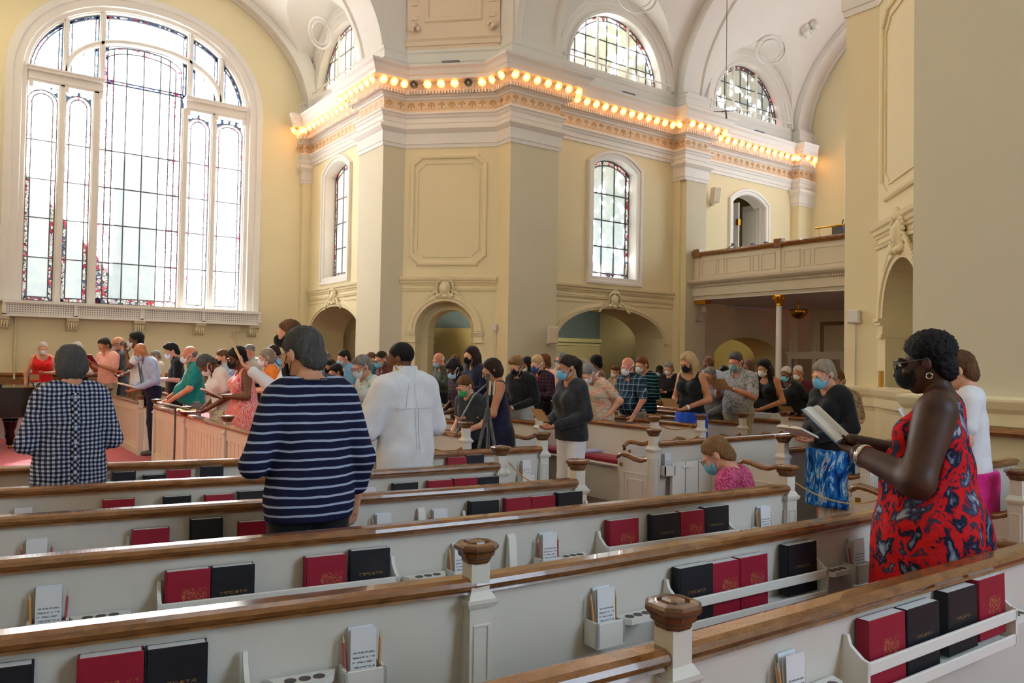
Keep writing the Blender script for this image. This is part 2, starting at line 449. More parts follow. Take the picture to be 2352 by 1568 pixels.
for a, b in ((1.24, 1.80), (1.94, 2.44), (4.42, 4.93), (5.06, 5.70)):
    c = (a + b) / 2
    glazing(win1, fA, archhole(a, b, 2.64, 6.86, 0.26, 2, 10), [a, b], ZR[:-1] + [7.2], -0.14, 0.085, 0.010, M_STAIN)
    # pierced head of roundels above each side light
    m = MB()
    for k, uu in enumerate((a + 0.07, c - 0.08, c + 0.08, b - 0.07)):
        m.lathe([(0.058, -0.01), (0.058, 0.01)], 12, (0, 0, 0), lambda x, y, z, uu=uu, k=k: fA(uu + x, 7.16 - (0.0 if 0 < k < 3 else 0.02) + y, -0.14 + z))
    m.build('roundel_pane', M_GLASS, win1)
glazing(win1, fA, archhole(2.60, 4.28, 2.64, 8.10, 0.32, 2, 14), [2.86, 3.12, 3.47, 3.82, 4.02], ZR[:5] + [8.44], -0.14, 0.13, 0.012, M_STAIN)
for u in (2.797, 4.083):
    [mk('border_pane', [fA(u - 0.055, z, -0.133), fA(u + 0.055, z, -0.133), fA(u + 0.055, z + 0.4, -0.133), fA(u - 0.055, z + 0.4, -0.133)], [(0, 1, 2, 3)], M_STAIN, win1) for z in [2.78 + 0.41 * q for q in range(12)]]
def head(u0, u1, border=0.07):
    q = [(u0, 7.53), (u1, 7.53)] + [(u1 - (u1 - u0) * i / 8, topz(u1 - (u1 - u0) * i / 8) - 0.005) for i in range(9)]
    glazing(win1, fA, q, [u0, (u0 + u1) / 2, u1], [7.53, 9.3], -0.15, border, 0.005, M_STAINB, 0.3)
for a, b in ((1.28, 1.86), (1.96, 2.55), (2.66, 4.38), (4.49, 5.08), (5.19, 5.66)): head(a, b)

# radiator cover on corbels under the great window
rad = empty('radiator_cover', (3.5, YA - 0.15, 2.3), 'long white perforated radiator cover under the great arched window', 'radiator')
t = NT('perforated_grille'); v = t.coord('Object', (22, 22, 22), (0, 0, 0))
sx = t.n('ShaderNodeSeparateXYZ'); t.l(v, sx.inputs[0])
fx = t.math('SUBTRACT', t.math('FRACT', sx.outputs[0]), 0.5); fz = t.math('SUBTRACT', t.math('FRACT', sx.outputs[2]), 0.5)
d = t.math('SQRT', t.math('ADD', t.math('MULTIPLY', fx, fx), t.math('MULTIPLY', fz, fz)))
t.bsdf(t.mix(t.math('LESS_THAN', d, 0.3), '#ece9e2', '#8b8a86'), 0.5); M_GRILLE = t.m
m = MB(); m.box(0.9, 6.12, 2.56, 2.62, 0.0, 0.32, fA); m.box(0.9, 6.12, 2.29, 2.34, 0.0, 0.30, fA)
for u in (0.9, 2.17, 3.46, 4.76, 6.05): m.box(u, u + 0.07, 2.32, 2.58, 0.0, 0.30, fA)
m.build('frame', M_TRIM, rad)
for a, b in ((0.97, 2.17), (2.24, 3.46), (3.53, 4.76), (4.83, 6.05)): MB().box(a, b, 2.34, 2.57, 0.02, 0.27, fA).build('grille', M_GRILLE, rad)
for u in (0.92, 2.16, 3.46, 4.75, 5.98):
    c = MB(); c.sweep([(0, 0), (0.26, 0), (0.26, -0.05), (0.20, -0.09), (0.17, -0.16), (0.09, -0.20), (0.07, -0.25), (0, -0.27)], [(0, -0.11), (0, 0.11)], lambda x, y, z, u=u: fA(u + z, 2.29 + y, x), 1)
    k = len(c.v) // 2
    c.add([c.v[i] for i in range(0, 2 * k, 2)], [tuple(range(k))]); c.add([c.v[i] for i in range(1, 2 * k, 2)], [tuple(range(k))[::-1]])
    for q in (-0.07, -0.023, 0.023, 0.07): c.box(u + q - 0.012, u + q + 0.012, 2.07, 2.25, 0.05, 0.21 , fA)
    tag(c.build('corbel', M_WALL), ('leftmost', 'second', 'middle', 'fourth', 'rightmost')[[0.92, 2.16, 3.46, 4.75, 5.98].index(u)] + ' of the yellow corbels under the white radiator cover', 'corbel', 'corbels under the radiator')
tag(MB().tube([fA(1.15, 2.29, 0.05), fA(1.15, 1.0, 0.05)], 0.022).build('heating_pipe', M_WALL), 'yellow vertical heating pipe behind the person in red', 'pipe')
tag(MB().tube([fA(5.75, 2.3, 0.08), fA(5.75, 2.15, 0.05), fA(5.55, 2.12, 0.05), fA(5.55, 1.0, 0.05)], 0.022).build('heating_pipe', M_WALL), 'yellow bent heating pipe below the right radiator end', 'pipe')
structure(MB().sweep([(-2, 0), (7.1, 0)], [(0, 0.0), (0.03, 0.0), (0.03, 1.05), (0.06, 1.08), (0.06, 1.13), (0, 1.14)], lambda x, y, z: (x, YA - 0.0 - y, z), 1).build('trim_1', M_WOOD))

# ---- side wall of the left arm, wall C, diagonal piers
cL, cC1, cC2 = 17.33, 12.12, 16.9
arL = archhole(cL - 1.5, cL + 1.5, 0, 2.03, 0.72, 2.0, 22); arC = archhole(cC1 - 1.62, cC1 + 1.62, 0, 2.03, 0.72, 2.0, 22)
wiL = seghole(cL - 0.66, cL + 0.66, 3.46, 5.90, 0.24); wiC = seghole(cC1 + 0.03 - 0.66, cC1 + 0.03 + 0.66, 3.46, 5.90, 0.24)
luL = superarch(cL - 1.42, cL + 1.42, 8.0, 1.42, 2, 24); luC = superarch(cC1 + 0.04 - 1.42, cC1 + 0.04 + 1.42, 8.0, 1.42, 2, 24); lu2 = superarch(cC2 - 1.40, cC2 + 1.40, 8.0, 1.40, 2, 24)
arG = archhole(cC2 - 1.35, cC2 + 1.35, 0, 1.7, 0.55, 2.0, 20)
doG = seghole(cC2 - 0.66, cC2 + 0.66, 3.15, 5.72, 0.24)
wallL = structure(panel('wall_back', rect(15.5, 19.2, 0, 12.2), [(arL, 0.9), wiL, luL], fL, M_WALL))
wallC = structure(panel('wall_right', rect(10.1, 19.5, 0, 12.2), [(arC, 0.9), wiC, luC, (arG, 0.8), doG, lu2], fC, M_WALL))
# piers: plan strips carried up from floor to vault
def plan_wall(name, pts, z0, z1, mat=M_WALL, parent=None):
    n = len(pts)
    if z1 > 7.6 and z0 < 7: 
        o = plan_wall(name, pts, z0, 7.46, mat, parent); plan_wall('upper_pier', pts, 7.46, z1, M_WHITE, o); return o
    return mk(name, [(p[0], p[1], z0) for p in pts] + [(p[0], p[1], z1) for p in pts], [(i, i + 1, n + i + 1, n + i) for i in range(n - 1)], mat, parent)
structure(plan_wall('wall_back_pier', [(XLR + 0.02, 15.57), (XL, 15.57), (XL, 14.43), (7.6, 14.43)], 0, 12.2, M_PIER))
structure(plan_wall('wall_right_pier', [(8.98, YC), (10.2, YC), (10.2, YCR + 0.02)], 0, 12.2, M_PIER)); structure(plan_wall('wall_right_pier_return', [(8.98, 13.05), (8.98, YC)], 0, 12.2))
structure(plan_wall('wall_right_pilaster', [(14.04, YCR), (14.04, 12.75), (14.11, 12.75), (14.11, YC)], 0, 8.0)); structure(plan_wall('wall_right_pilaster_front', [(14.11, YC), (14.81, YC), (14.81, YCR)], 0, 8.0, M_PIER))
structure(plan_wall('wall_right_corner_pilaster', [(18.72, YCR), (18.72, 12.72), (XD, 12.72)], 0, 8.0))
structure(plan_wall('wall_back_corner_pilaster', [(XLR, 18.94), (7.14, 18.94), (7.14, YA)], 0, 8.0))
structure(plan_wall('wall_near_pier', [(15, 5.45), (8.98, 5.45), (8.98, 5.02)], 0, 12.2))
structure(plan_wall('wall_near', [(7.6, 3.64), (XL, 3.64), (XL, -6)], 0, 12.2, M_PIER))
dW = archhole(6.8, 11.3, 4.6, 7.4, 1.8, 2.2, 26)
structure(panel('wall_end', rect(4.5, 13.2, 0, 12.2), [dW], fD, M_WALL))
MB().sweep([(11.3, 4.6)] + dW[2:] + [(6.8, 4.6)], CAS, fD, 1).build('casing', M_TRIM, wl := empty('window_5', (XD, 9, 4.6), kind='structure'))
glazing(wl, fD, dW, [6.8, 7.9, 9.05, 10.2, 11.3], [4.6, 5.6, 6.6, 7.6, 9.3], -0.14, 0.1, 0.014)
# unseen sides that close the room
structure(mk('wall_front', [(-0.45, -6, 0), (-0.45, 3.6, 0), (-0.45, 3.6, 12), (-0.45, -6, 12), (-1.8, 5.4, 0), (-1.8, 5.4, 12), (-7, 5.4, 0), (-7, 5.4, 12), (-7, 12.7, 0), (-7, 12.7, 12), (-1.8, 12.7, 0), (-1.8, 12.7, 12), (-1.5, 14.4, 0), (-1.5, 14.4, 12), (-1.5, 19.2, 0), (-1.5, 19.2, 12)],
   [(0, 1, 2, 3), (1, 4, 5, 2), (4, 6, 7, 5), (6, 8, 9, 7), (8, 10, 11, 9), (10, 12, 13, 11), (12, 14, 15, 13)], M_WALL))
structure(mk('wall_rear', [(-0.5, -6, 0), (7.2, -6, 0), (7.2, -6, 12), (-0.5, -6, 12)], [(0, 1, 2, 3)], M_WALL))

# diagonal pier faces with doorway, panel and cartouche
MLD = [(-0.05, 0.0), (-0.045, 0.03), (-0.02, 0.045), (0.02, 0.045), (0.045, 0.03), (0.05, 0.0)]
def ring(m, fn, path, width, h=0.05, off=0.0):
    m.sweep(path, [(off, 0.0), (off, h * 0.6), (off - width * 0.35, h * 0.6), (off - width * 0.4, h), (off - width * 0.85, h), (off - width, h * 0.4), (off - width, 0.0)], fn, 1)
def pier_face(name, fn, n):
    hole = archhole(0.29, 1.53, 0, 2.13, 0.62, 2, 20)
    w = structure(panel(name, rect(0, 1.955, 0, 12.2), [(hole, 0.42)], fn, M_WALL))
    inner = archhole(0.44, 1.38, 0, 2.13, 0.47, 2, 18)
    f2 = lambda u, z, q: fn(u, z, q - 0.42)
    panel('inner_arch', rect(0.1, 1.75, 0, 2.9), [(inner, 0.5)], f2, M_WALL, w)
    m = MB(); ring(m, fn, hole[2:], 0.17, 0.06); ring(m, f2, inner[2:], 0.08, 0.03); m.build('archivolt', M_WALL, w)
    m = MB()
    for a, b in ((0.10, 0.30), (1.52, 1.72)):
        m.box(a, b, 1.90, 1.94, -0.42, 0.05, fn); m.box(a + 0.02 if a < 1 else a, b if a < 1 else b - 0.02, 1.94, 2.05, -0.42, 0.035, fn); m.box(a, b, 2.05, 2.09, -0.42, 0.06, fn); m.box(a, b, 2.09, 2.13, -0.42, 0.085, fn)
    for a, b in ((0.29, 0.46), (1.36, 1.53)): m.box(a, b, 1.90, 1.94, -0.92, -0.40, fn); m.box(a, b, 2.05, 2.13, -0.92, -0.39, fn)
    m.build('impost', M_WALL, w)
    m = MB(); q = 0.17
    def notched(a, b, c, d, q): return [(a + q, c), (b - q, c), (b - q, c + 0.03), (b, c + q), (b, d - q), (b - q, d - 0.03), (b - q, d), (a + q, d), (a + q, d - 0.03), (a, d - q), (a, c + q), (a + q, c + 0.03)]
    m.sweep(notched(0.17, 1.70, 3.52, 5.72, 0.17), MLD, fn, 1, True)
    m.sweep(notched(0.29, 1.58, 3.66, 5.58, 0.14), [(-0.012, 0), (-0.012, 0.02), (0.012, 0.02), (0.012, 0)], fn, 1, True)
    m.build('panel_moulding', M_WALL, w)
    m = MB(); STR(m, fn, -0.04, 1.99); m.build('string_course', M_WALL, w)
    # passage beyond the doorway
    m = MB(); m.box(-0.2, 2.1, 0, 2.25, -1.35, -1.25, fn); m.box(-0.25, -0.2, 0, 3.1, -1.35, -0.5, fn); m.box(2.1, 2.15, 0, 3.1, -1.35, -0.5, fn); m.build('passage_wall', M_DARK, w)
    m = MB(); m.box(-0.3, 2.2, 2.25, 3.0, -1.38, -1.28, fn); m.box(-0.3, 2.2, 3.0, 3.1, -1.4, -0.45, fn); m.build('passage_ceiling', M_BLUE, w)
    return w
def STR(m, fn, u0, u1):
    m.sweep([(u0, 0), (u1, 0)], [(0, 3.08), (0.02, 3.08), (0.03, 3.11), (0.05, 3.12), (0.06, 3.16), (0.09, 3.18), (0.10, 3.23), (0, 3.245)], lambda u, y, z: fn(u, z, y), 1)
    m.sweep([(u0, 0), (u1, 0)], [(0, 2.95), (0.025, 2.955), (0.035, 2.975), (0.025, 2.99), (0.04, 3.0), (0, 3.01)], lambda u, y, z: fn(u, z, y), 1)
wallP = pier_face('wall_back_diagonal', fP, 1)
wallQ = pier_face('wall_near_diagonal', fQ, 2)

# string courses, archivolts, window casings on L and C
def bay_trim(w, fn, c, half, s0, s1):
    m = MB(); STR(m, fn, s0, s1); m.box(s0, c - 0.55, 2.86, 2.885, 0, 0.02, fn); m.box(c + 0.55, s1, 2.86, 2.885, 0, 0.02, fn); m.build('string_course', M_WALL, w)
    m = MB(); ring(m, fn, superarch(c - half, c + half, 2.03, 0.72, 2, 26), 0.12, 0.05); m.build('archivolt', M_WALL, w)
    m = MB()
    for a, b in ((c - half - 0.12, c - half + 0.012), (c + half - 0.012, c + half + 0.12)):
        m.box(a, b, 1.84, 1.87, -0.9, 0.04, fn); m.box(a, b, 1.87, 1.96, -0.9, 0.025, fn); m.box(a, b, 1.96, 2.0, -0.9, 0.05, fn); m.box(a, b, 2.0, 2.04, -0.9, 0.075, fn)
    m.build('impost', M_WALL, w)
bay_trim(wallL, fL, cL, 1.5, 15.57, 18.95)
bay_trim(wallC, fC, cC1, 1.62, 10.2, 14.05)
CASW = [(0.0, -0.34), (0.0, 0.0), (-0.02, 0.035), (-0.09, 0.035), (-0.105, 0.06), (-0.16, 0.06), (-0.18, 0.0)]
def seg_window(n, fn, hole, c, mirrored=False):
    w = empty('window_%d' % n, fn(c, 3.4, 0), kind='structure')
    MB().sweep([hole[1]] + hole[2:] + [hole[0]] if False else hole, [(a, b) for a, b in CASW], fn, 1, True).build('window_casing', M_TRIM, w)
    m = MB(); m.box(c - 0.62, c + 0.62, 3.30, 3.455, 0.0, 0.03, fn); m.build('window_sill', M_TRIM, w)
    us = [c - 0.55, c - 0.187, c + 0.187, c + 0.55]
    glazing(w, fn, hole, us, [3.57, 4.17, 4.77, 5.37, 6.2], -0.26, 0.11, 0.014)
    return w
seg_window(2, fL, wiL, cL); seg_window(3, fC, wiC, cC1 + 0.03)
def lunette(n, fn, outline, c):
    w = empty('window_%d' % n, fn(c, 8.0, 0), kind='structure')
    r = (max(p[0] for p in outline) - min(p[0] for p in outline)) / 2
    us = [c - r + r * 2 * k / 9 for k in range(10)]
    glazing(w, fn, outline, us, [8.0, 8.42, 8.84, 9.6], -0.22, 0.10, 0.011)
    m = MB()
    for u in (c - r / 3, c + r / 3): m.box(u - 0.025, u + 0.025, 8.0, 8.0 + math.sqrt(r * r - (u - c) ** 2), -0.25, -0.15, fn)
    m.build('mullion', M_TRIM, w)
    m = MB()
    a = superarch(c - r, c + r, 8.0, r, 2, 30)
    m.sweep(a, [(0.0, -0.25), (0.0, 0.0), (-0.02, 0.03), (-0.07, 0.03), (-0.09, 0.0), (-0.16, 0.0), (-0.18, 0.035), (-0.22, 0.05), (-0.28, 0.05), (-0.30, 0.09), (-0.36, 0.09), (-0.39, 0.0)], fn, 1)
    m.build('arch_moulding', M_WHITE, w)
    m = MB(); m.box(c - r - 0.25, c + r + 0.25, 7.92, 8.0, -0.2, 0.08, fn); m.build('window_sill', M_WHITE, w)
    m = MB(); m.tube([fn(c - r - 0.25, 8.13, 0.1), fn(c + r + 0.25, 8.13, 0.1)], 0.016, 6)
    for u in (c - r - 0.22, c - r * .4, c + r * .4, c + r + 0.22): m.tube([fn(u, 7.95, 0.06), fn(u, 8.13, 0.1)], 0.012, 6)
    m.build('safety_rail', M_TRIM, w)
lunette(6, fL, luL, cL); lunette(7, fC, luC, cC1 + 0.04); lunette(8, fC, lu2, cC2)
# white plaster zone over the cornice
def upper(name, fn, u0, u1, hole): structure(panel(name, rect(u0, u1, 7.46, 12.2), [hole], lambda u, z, w: fn(u, z, w + 0.015), M_WHITE))
upper('trim_2', fL, 15.57, 19.1, luL)
structure(panel('trim_3', rect(10.2, XD, 7.46, 12.2), [luC, lu2], lambda u, z, w: fC(u, z, w + 0.015), M_WHITE))
# plinth course over the cornice
PL = [(7.02, YA), (7.14, YA), (7.14, 18.94), (XLR, 18.94), (XLR, 15.57), (XL, 15.57), (XL, 14.43), (7.6, 14.43), (8.98, 13.05), (8.98, YC), (10.2, YC), (10.2, YCR), (14.04, YCR), (14.04, YC), (14.81, YC), (14.81, YCR), (18.72, YCR), (18.72, 12.72), (XD, 12.72), (XD, 12.62)]
PQ = [(15, 5.45), (8.98, 5.45), (8.98, 5.02), (7.6, 3.64), (XL, 3.64), (XL, -6)]
structure(MB().sweep(PL, [(0.0, 7.44), (0.06, 7.44), (0.06, 7.62), (0.09, 7.65), (0.04, 7.70), (0.04, 7.84), (0.07, 7.87), (0.07, 7.92), (0.0, 7.94)], None, -1).build('trim_4', M_WHITE))
# entablature: architrave, frieze, cornice
ENT = empty('trim_5', (8.3, 13.7, 6.6), kind='structure')
ARCH = [(0.0, 6.33), (0.03, 6.33), (0.03, 6.40), (0.05, 6.41), (0.05, 6.50), (0.075, 6.52), (0.09, 6.56), (0.12, 6.58), (0.12, 6.615), (0.0, 6.63)]
FRZ = [(0.0, 6.62), (0.02, 6.62), (0.02, 6.90), (0.0, 6.90)]
COR = [(0.0, 6.89), (0.05, 6.89), (0.06, 6.93), (0.10, 6.94), (0.10, 7.0), (0.16, 7.02), (0.17, 7.17), (0.40, 7.19), (0.41, 7.26), (0.44, 7.28), (0.47, 7.36), (0.52, 7.41), (0.53, 7.45), (0.0, 7.47)]
CAP = [(0.0, 5.90), (0.02, 5.90), (0.03, 5.97), (0.045, 5.98), (0.045, 6.19), (0.07, 6.21), (0.10, 6.24), (0.125, 6.27), (0.125, 6.33), (0.0, 6.34)]
for path in (PL, PQ):
    MB().sweep(path, ARCH, None, -1).build('architrave', M_TRIM, ENT)
    MB().sweep(path, FRZ, None, -1).build('frieze', M_FRIEZE, ENT)
    MB().sweep(path, COR, None, -1).build('cornice', M_TRIM, ENT)
for pth in ([(XLR, 15.57), (XL, 15.57), (XL, 14.43), (7.6, 14.43), (8.98, 13.05), (8.98, YC), (10.2, YC), (10.2, YCR)], [(14.04, YCR), (14.04, YC), (14.81, YC), (14.81, YCR)], [(18.72, YCR), (18.72, 12.72), (XD, 12.72)], [(XLR, 18.94), (7.14, 18.94), (7.14, YA)][::-1], PQ):
    MB().sweep(pth, CAP, None, -1).build('capital', M_TRIM, ENT)
def along(path, step, off, start=0.0):
    """points at even spacing on the mitred offset of a plan path, with heading"""
    P = [np.array(p, float) for p in path]; Q = []
    for i in range(len(P)):
        a = P[i] - P[i - 1] if i else P[1] - P[0]; b = P[i + 1] - P[i] if i < len(P) - 1 else P[i] - P[i - 1]
        a, b = a / np.linalg.norm(a), b / np.linalg.norm(b); m = np.array([a[1], -a[0]]) + np.array([b[1], -b[0]])
        Q.append(P[i] + m / max(0.25, (m @ m) / 2) * off)
    out = []
    for a, b in zip(Q[:-1], Q[1:]):
        d = b - a; L = np.linalg.norm(d)
        if L < step * 0.4: continue
        k = max(1, int(round(L / step)))
        for i in range(k): out.append((a + d * (i + 0.5) / k, math.atan2(d[1], d[0]), L))
    return out
m = MB()
for p, a, L in along(PL, 0.065, 0.19):
    c, s = math.cos(a), math.sin(a)
    m.box(-0.018, 0.018, -0.03, 0.02, 6.955, 7.03, lambda x, y, z: (p[0] + x * c - y * s, p[1] + x * s + y * c, z))
tag(m.build('dentil_band', M_TRIM, ENT), kind='stuff')
# gilt palmettes stencilled on the frieze, two kinds in turn
def palmette(kind):
    vs = [(0, 0, 0)]; fs = []
    n = 9 if kind == 0 else 5
    for i in range(n):
        a = math.radians(-15 + 210 * i / (n - 1)) if kind == 0 else math.radians(25 + 130 * i / (n - 1))
        r = 0.088 if kind == 0 else (0.10 if i == n // 2 else 0.085)
        b = len(vs); w = 0.013 if kind == 0 else 0.016
        ca, sa = math.cos(a), math.sin(a)
        vs += [(ca * 0.02, sa * 0.02, 0), (ca * r * .75 - sa * w, sa * r * .75 + ca * w, 0), (ca * r, sa * r, 0), (ca * r * .75 + sa * w, sa * r * .75 - ca * w, 0)]
        fs += [(b, b + 3, b + 2, b + 1)]
    b = len(vs); vs += [(-0.014, -0.05, 0), (0.014, -0.05, 0), (0.01, 0.03, 0), (-0.01, 0.03, 0)]; fs.append((b, b + 1, b + 2, b + 3))
    for sgn in (-1, 1):
        pts = [(sgn * x, y) for x, y in ((0.0, -0.055), (0.035, -0.075), (0.065, -0.075), (0.095, -0.055), (0.11, -0.04))]
        for (x0, y0), (x1, y1) in zip(pts[:-1], pts[1:]):
            b = len(vs); vs += [(x0, y0 - .005, 0), (x1, y1 - .005, 0), (x1, y1 + .006, 0), (x0, y0 + .006, 0)]; fs.append((b, b + 1, b + 2, b + 3) if sgn > 0 else (b + 3, b + 2, b + 1, b))
    return mk_mesh('palmette', [(x, 0, y) for x, y, z in vs], fs, M_GOLDP)
PM = [palmette(0), palmette(1)]
for i, (p, a, L) in enumerate(along(PL, 0.225, 0.024)):
    inst('palmette', PM[i % 2], (p[0], p[1], 6.765), a, ENT)
# ---- lamps along the cornice
t = NT('bulb_glow'); em = t.n('ShaderNodeEmission'); em.inputs[0].default_value = (1.0, 0.50, 0.16, 1); em.inputs[1].default_value = 26.0; t.l(em.outputs[0], t.out.inputs[0]); M_BULB = t.m
t = NT('lamp_shade_glass'); tr = t.n('ShaderNodeBsdfTranslucent'); tr.inputs[0].default_value = lin('#ffd9a0'); df = t.n('ShaderNodeBsdfDiffuse'); df.inputs[0].default_value = lin('#fff0d8')
mx = t.n('ShaderNodeMixShader'); mx.inputs[0].default_value = 0.4; t.l(tr.outputs[0], mx.inputs[1]); t.l(df.outputs[0], mx.inputs[2]); t.l(mx.outputs[0], t.out.inputs[0]); M_SHADE = t.m
def lamp_meshes():
    m = MB(); seg = 16; prof = [(0.022, 0.0), (0.045, 0.012), (0.068, 0.04), (0.085, 0.075)]
    vs = []
    for i in range(seg):
        a = 2 * math.pi * i / seg; k = 1 + 0.10 * math.cos(8 * a)
        for j, (r, z) in enumerate(prof): vs.append((r * (k if j == 3 else 1) * math.cos(a), r * (k if j == 3 else 1) * math.sin(a), z))
    m.add(vs, [(i * 4 + j, ((i + 1) % seg) * 4 + j, ((i + 1) % seg) * 4 + j + 1, i * 4 + j + 1) for i in range(seg) for j in range(3)])
    sh = m.mesh('lamp_shade', M_SHADE, True)
    b = MB(); b.lathe([(0.002, 0.02)] + [(0.034 * math.sin(math.pi * k / 7), 0.058 - 0.036 * math.cos(math.pi * k / 7)) for k in range(1, 7)] + [(0.002, 0.094)], 10); bl = b.mesh('bulb', M_BULB, True)
    s = MB(); s.lathe([(0.018, -0.05), (0.026, -0.04), (0.026, 0.0), (0.018, 0.008)], 10); so = s.mesh('socket', M_BRASS)
    return sh, bl, so
SH, BL, SO = lamp_meshes()
SH0, BL0 = SH.copy(), BL.copy(); SH0.materials[0] = BL0.materials[0] = plain('unlit_lamp_glass', '#8f8574', 0.4)  # dead lamps: their unlit look is put into a darker grey glass
ndiag = 0
LP = along(PL, 0.27, 0.33)
WHERE = []
for i, (p, a, L) in enumerate(LP):
    nrm = np.array([math.sin(a), -math.cos(a)])
    ax = Vector((nrm[0] * 0.82, nrm[1] * 0.82, -0.57)).normalized()
    q = ax.to_track_quat('Z', 'Y').to_matrix().to_4x4()
    o = empty('cornice_lamp', (p[0], p[1], 7.13), None, 'lamp', 'lamps along the cornice')
    if p[1] > 14.6: zone = 'on the cornice of the left side wall'
    elif p[0] < 8.98: zone = 'on the cornice of the diagonal pier'
    elif p[0] < 14.4: zone = 'on the cornice over the tall middle window'
    else: zone = 'on the cornice over the gallery door'
    WHERE.append((o, zone))
    off = False
    if abs(L - 1.95) < 0.45 and 7.3 < p[0] < 8.95 and 12.7 < p[1] < 14.4: ndiag += 1; off = ndiag in (1, 5)
    for nm, me in (('lamp_shade', SH0 if off else SH), ('bulb', BL0 if off else BL), ('socket', SO)):
        c = bpy.data.objects.new(nm, me); COL.objects.link(c); c.parent = o; c.matrix_basis = q
NTH = ['first', 'second', 'third', 'fourth', 'fifth', 'sixth', 'seventh', 'eighth', 'ninth', 'tenth', 'eleventh', 'twelfth', 'thirteenth', 'fourteenth', 'fifteenth', 'sixteenth', 'seventeenth', 'eighteenth', 'nineteenth', 'twentieth', 'twenty-first', 'twenty-second', 'twenty-third', 'twenty-fourth', 'twenty-fifth']
_cnt = {}
for o, z in WHERE: _cnt[z] = _cnt.get(z, -1) + 1; o['label'] = 'glowing flower lamp, %s from the left ' % NTH[_cnt[z]] + z; o['group'] = 'lamps ' + z

# ---- vaults
def vault(name, axis, c, half, s0, s1, zs, rise, lun, step=0.045):
    n1 = int((s1 - s0) / step) + 1; n2 = 150; vs = []
    for i in range(n1 + 1):
        s = s0 + (s1 - s0) * i / n1
        for j in range(n2 + 1):
            q = math.pi * j / n2; t = -math.cos(q); y = c + half * t
            z = zs + rise * math.sqrt(max(0, 1 - t * t))
            for (cx, r) in lun:
                if abs(s - cx) < r: z = max(z, 7.98 + math.sqrt(r * r - (s - cx) ** 2))
            vs.append((s, y, z) if axis == 0 else (y, s, z))
    fs = [(i * (n2 + 1) + j, (i + 1) * (n2 + 1) + j, (i + 1) * (n2 + 1) + j + 1, i * (n2 + 1) + j + 1) for i in range(n1) for j in range(n2)]
    return structure(mk(name, vs, fs, M_WHITE, None, False))
V2 = vault('ceiling', 0, 9.03, 3.93, 10.1, XD + 0.05, 7.8, 3.4, [(cC1 + 0.04, 1.80), (cC2, 1.78)])
V1 = vault('ceiling_left_arm', 1, 3.55, 3.82, 15.5, YA + 0.05, 7.6, 2.95, [(cL, 1.80)])
def rib(axis, c, half, s0, s1, zs, rise, d, name='vault_rib', parent=None):
    a = [(c + half * math.cos(math.pi * k / 40), zs + rise * math.sin(math.pi * k / 40)) for k in range(41)]
    m = MB(); fn = (lambda u, z, w: (w, u, z)) if axis == 0 else (lambda u, z, w: (u, w, z))
    m.sweep(a, [(-d, s0), (0.0, s0), (0.0, s0 + 0.1 * (s1 - s0)), (-0.04, s0 + 0.14 * (s1 - s0)), (-0.04, s1 - 0.14 * (s1 - s0)), (0.0, s1 - 0.1 * (s1 - s0)), (0.0, s1), (-d, s1)], fn, 1)
    return m.build(name, M_WHITE, parent)
rib(0, 9.03, 3.55, 9.02, 10.17, 7.8, 3.25, 2.2, parent=V2)
rib(0, 9.03, 3.68, 14.06, 14.79, 7.8, 3.2, 0.5, parent=V2)
rib(0, 9.03, 3.75, 18.74, XD - 0.01, 7.8, 3.25, 0.5, parent=V2)
rib(1, 3.55, 3.53, 14.47, 15.54, 7.6, 2.85, 2.4, parent=V1)
rib(1, 3.55, 3.62, 18.75, YA - 0.01, 7.6, 2.8, 0.4, parent=V1)
# crossing: pendentive panels over the diagonal piers and a closing ceiling
def pendentive(name, fn):
    vs = []; nz = 14; us = [0.0, 0.16, 0.40, 1.55, 1.80, 1.955]
    dz = [(0.0, 0.0, 0.0, 0.0, 0.0, 0.0)]
    for j in range(nz + 1):
        z = 7.46 + 5.0 * j / nz; w = 0.02 + max(0, 6.0 - math.sqrt(max(0.1, 36 - max(0, z - 8.2) ** 2)))
        for k, u in enumerate(us):
            vs.append(fn(u, z, w))
    fs = [(j * 6 + k, j * 6 + k + 1, (j + 1) * 6 + k + 1, (j + 1) * 6 + k) for j in range(nz) for k in range(5)]
    o = structure(mk(name, vs, fs, M_FRIEZE))
    def fw(u, z, w): return fn(u, z, w + 0.02 + max(0, 6.0 - math.sqrt(max(0.1, 36 - max(0, z - 8.2) ** 2))))
    m = MB()
    zz = [8.55 + 0.3 * i for i in range(12)]
    for u0, u1 in ((0.42, 1.53),):
        pth = [(u0, z) for z in zz[::-1]] + [(u1, z) for z in zz]
        m.sweep(pth, MLD, fw, 1)
    m.build('panel_moulding', M_FRIEZE, o)
    for u in (0.16, 1.795):   # guilloche strips: small raised blocks
        for z in zz:
            m2 = MB(); m2.box(u - 0.07, u + 0.07, z, z + 0.1, 0, 0.03, fw, 0.01); m2.build('guilloche_block', M_FRIEZE, o)
    m = MB(); m.sweep([(-0.02, 0), (1.975, 0)], [(0, 8.02), (0.05, 8.02), (0.06, 8.10), (0.10, 8.14), (0, 8.16)], lambda u, y, z: fn(u, z, y), 1); m.build('plinth_cap', M_FRIEZE, o)
    return o
pendentive('trim_6', fP); pendentive('trim_7', fQ)
structure(mk('ceiling_dome', [(-7.2, -6.2, 12.8), (10.3, -6.2, 12.8), (10.3, 15.6, 12.8), (-7.2, 15.6, 12.8)], [(0, 3, 2, 1)], M_WHITE))
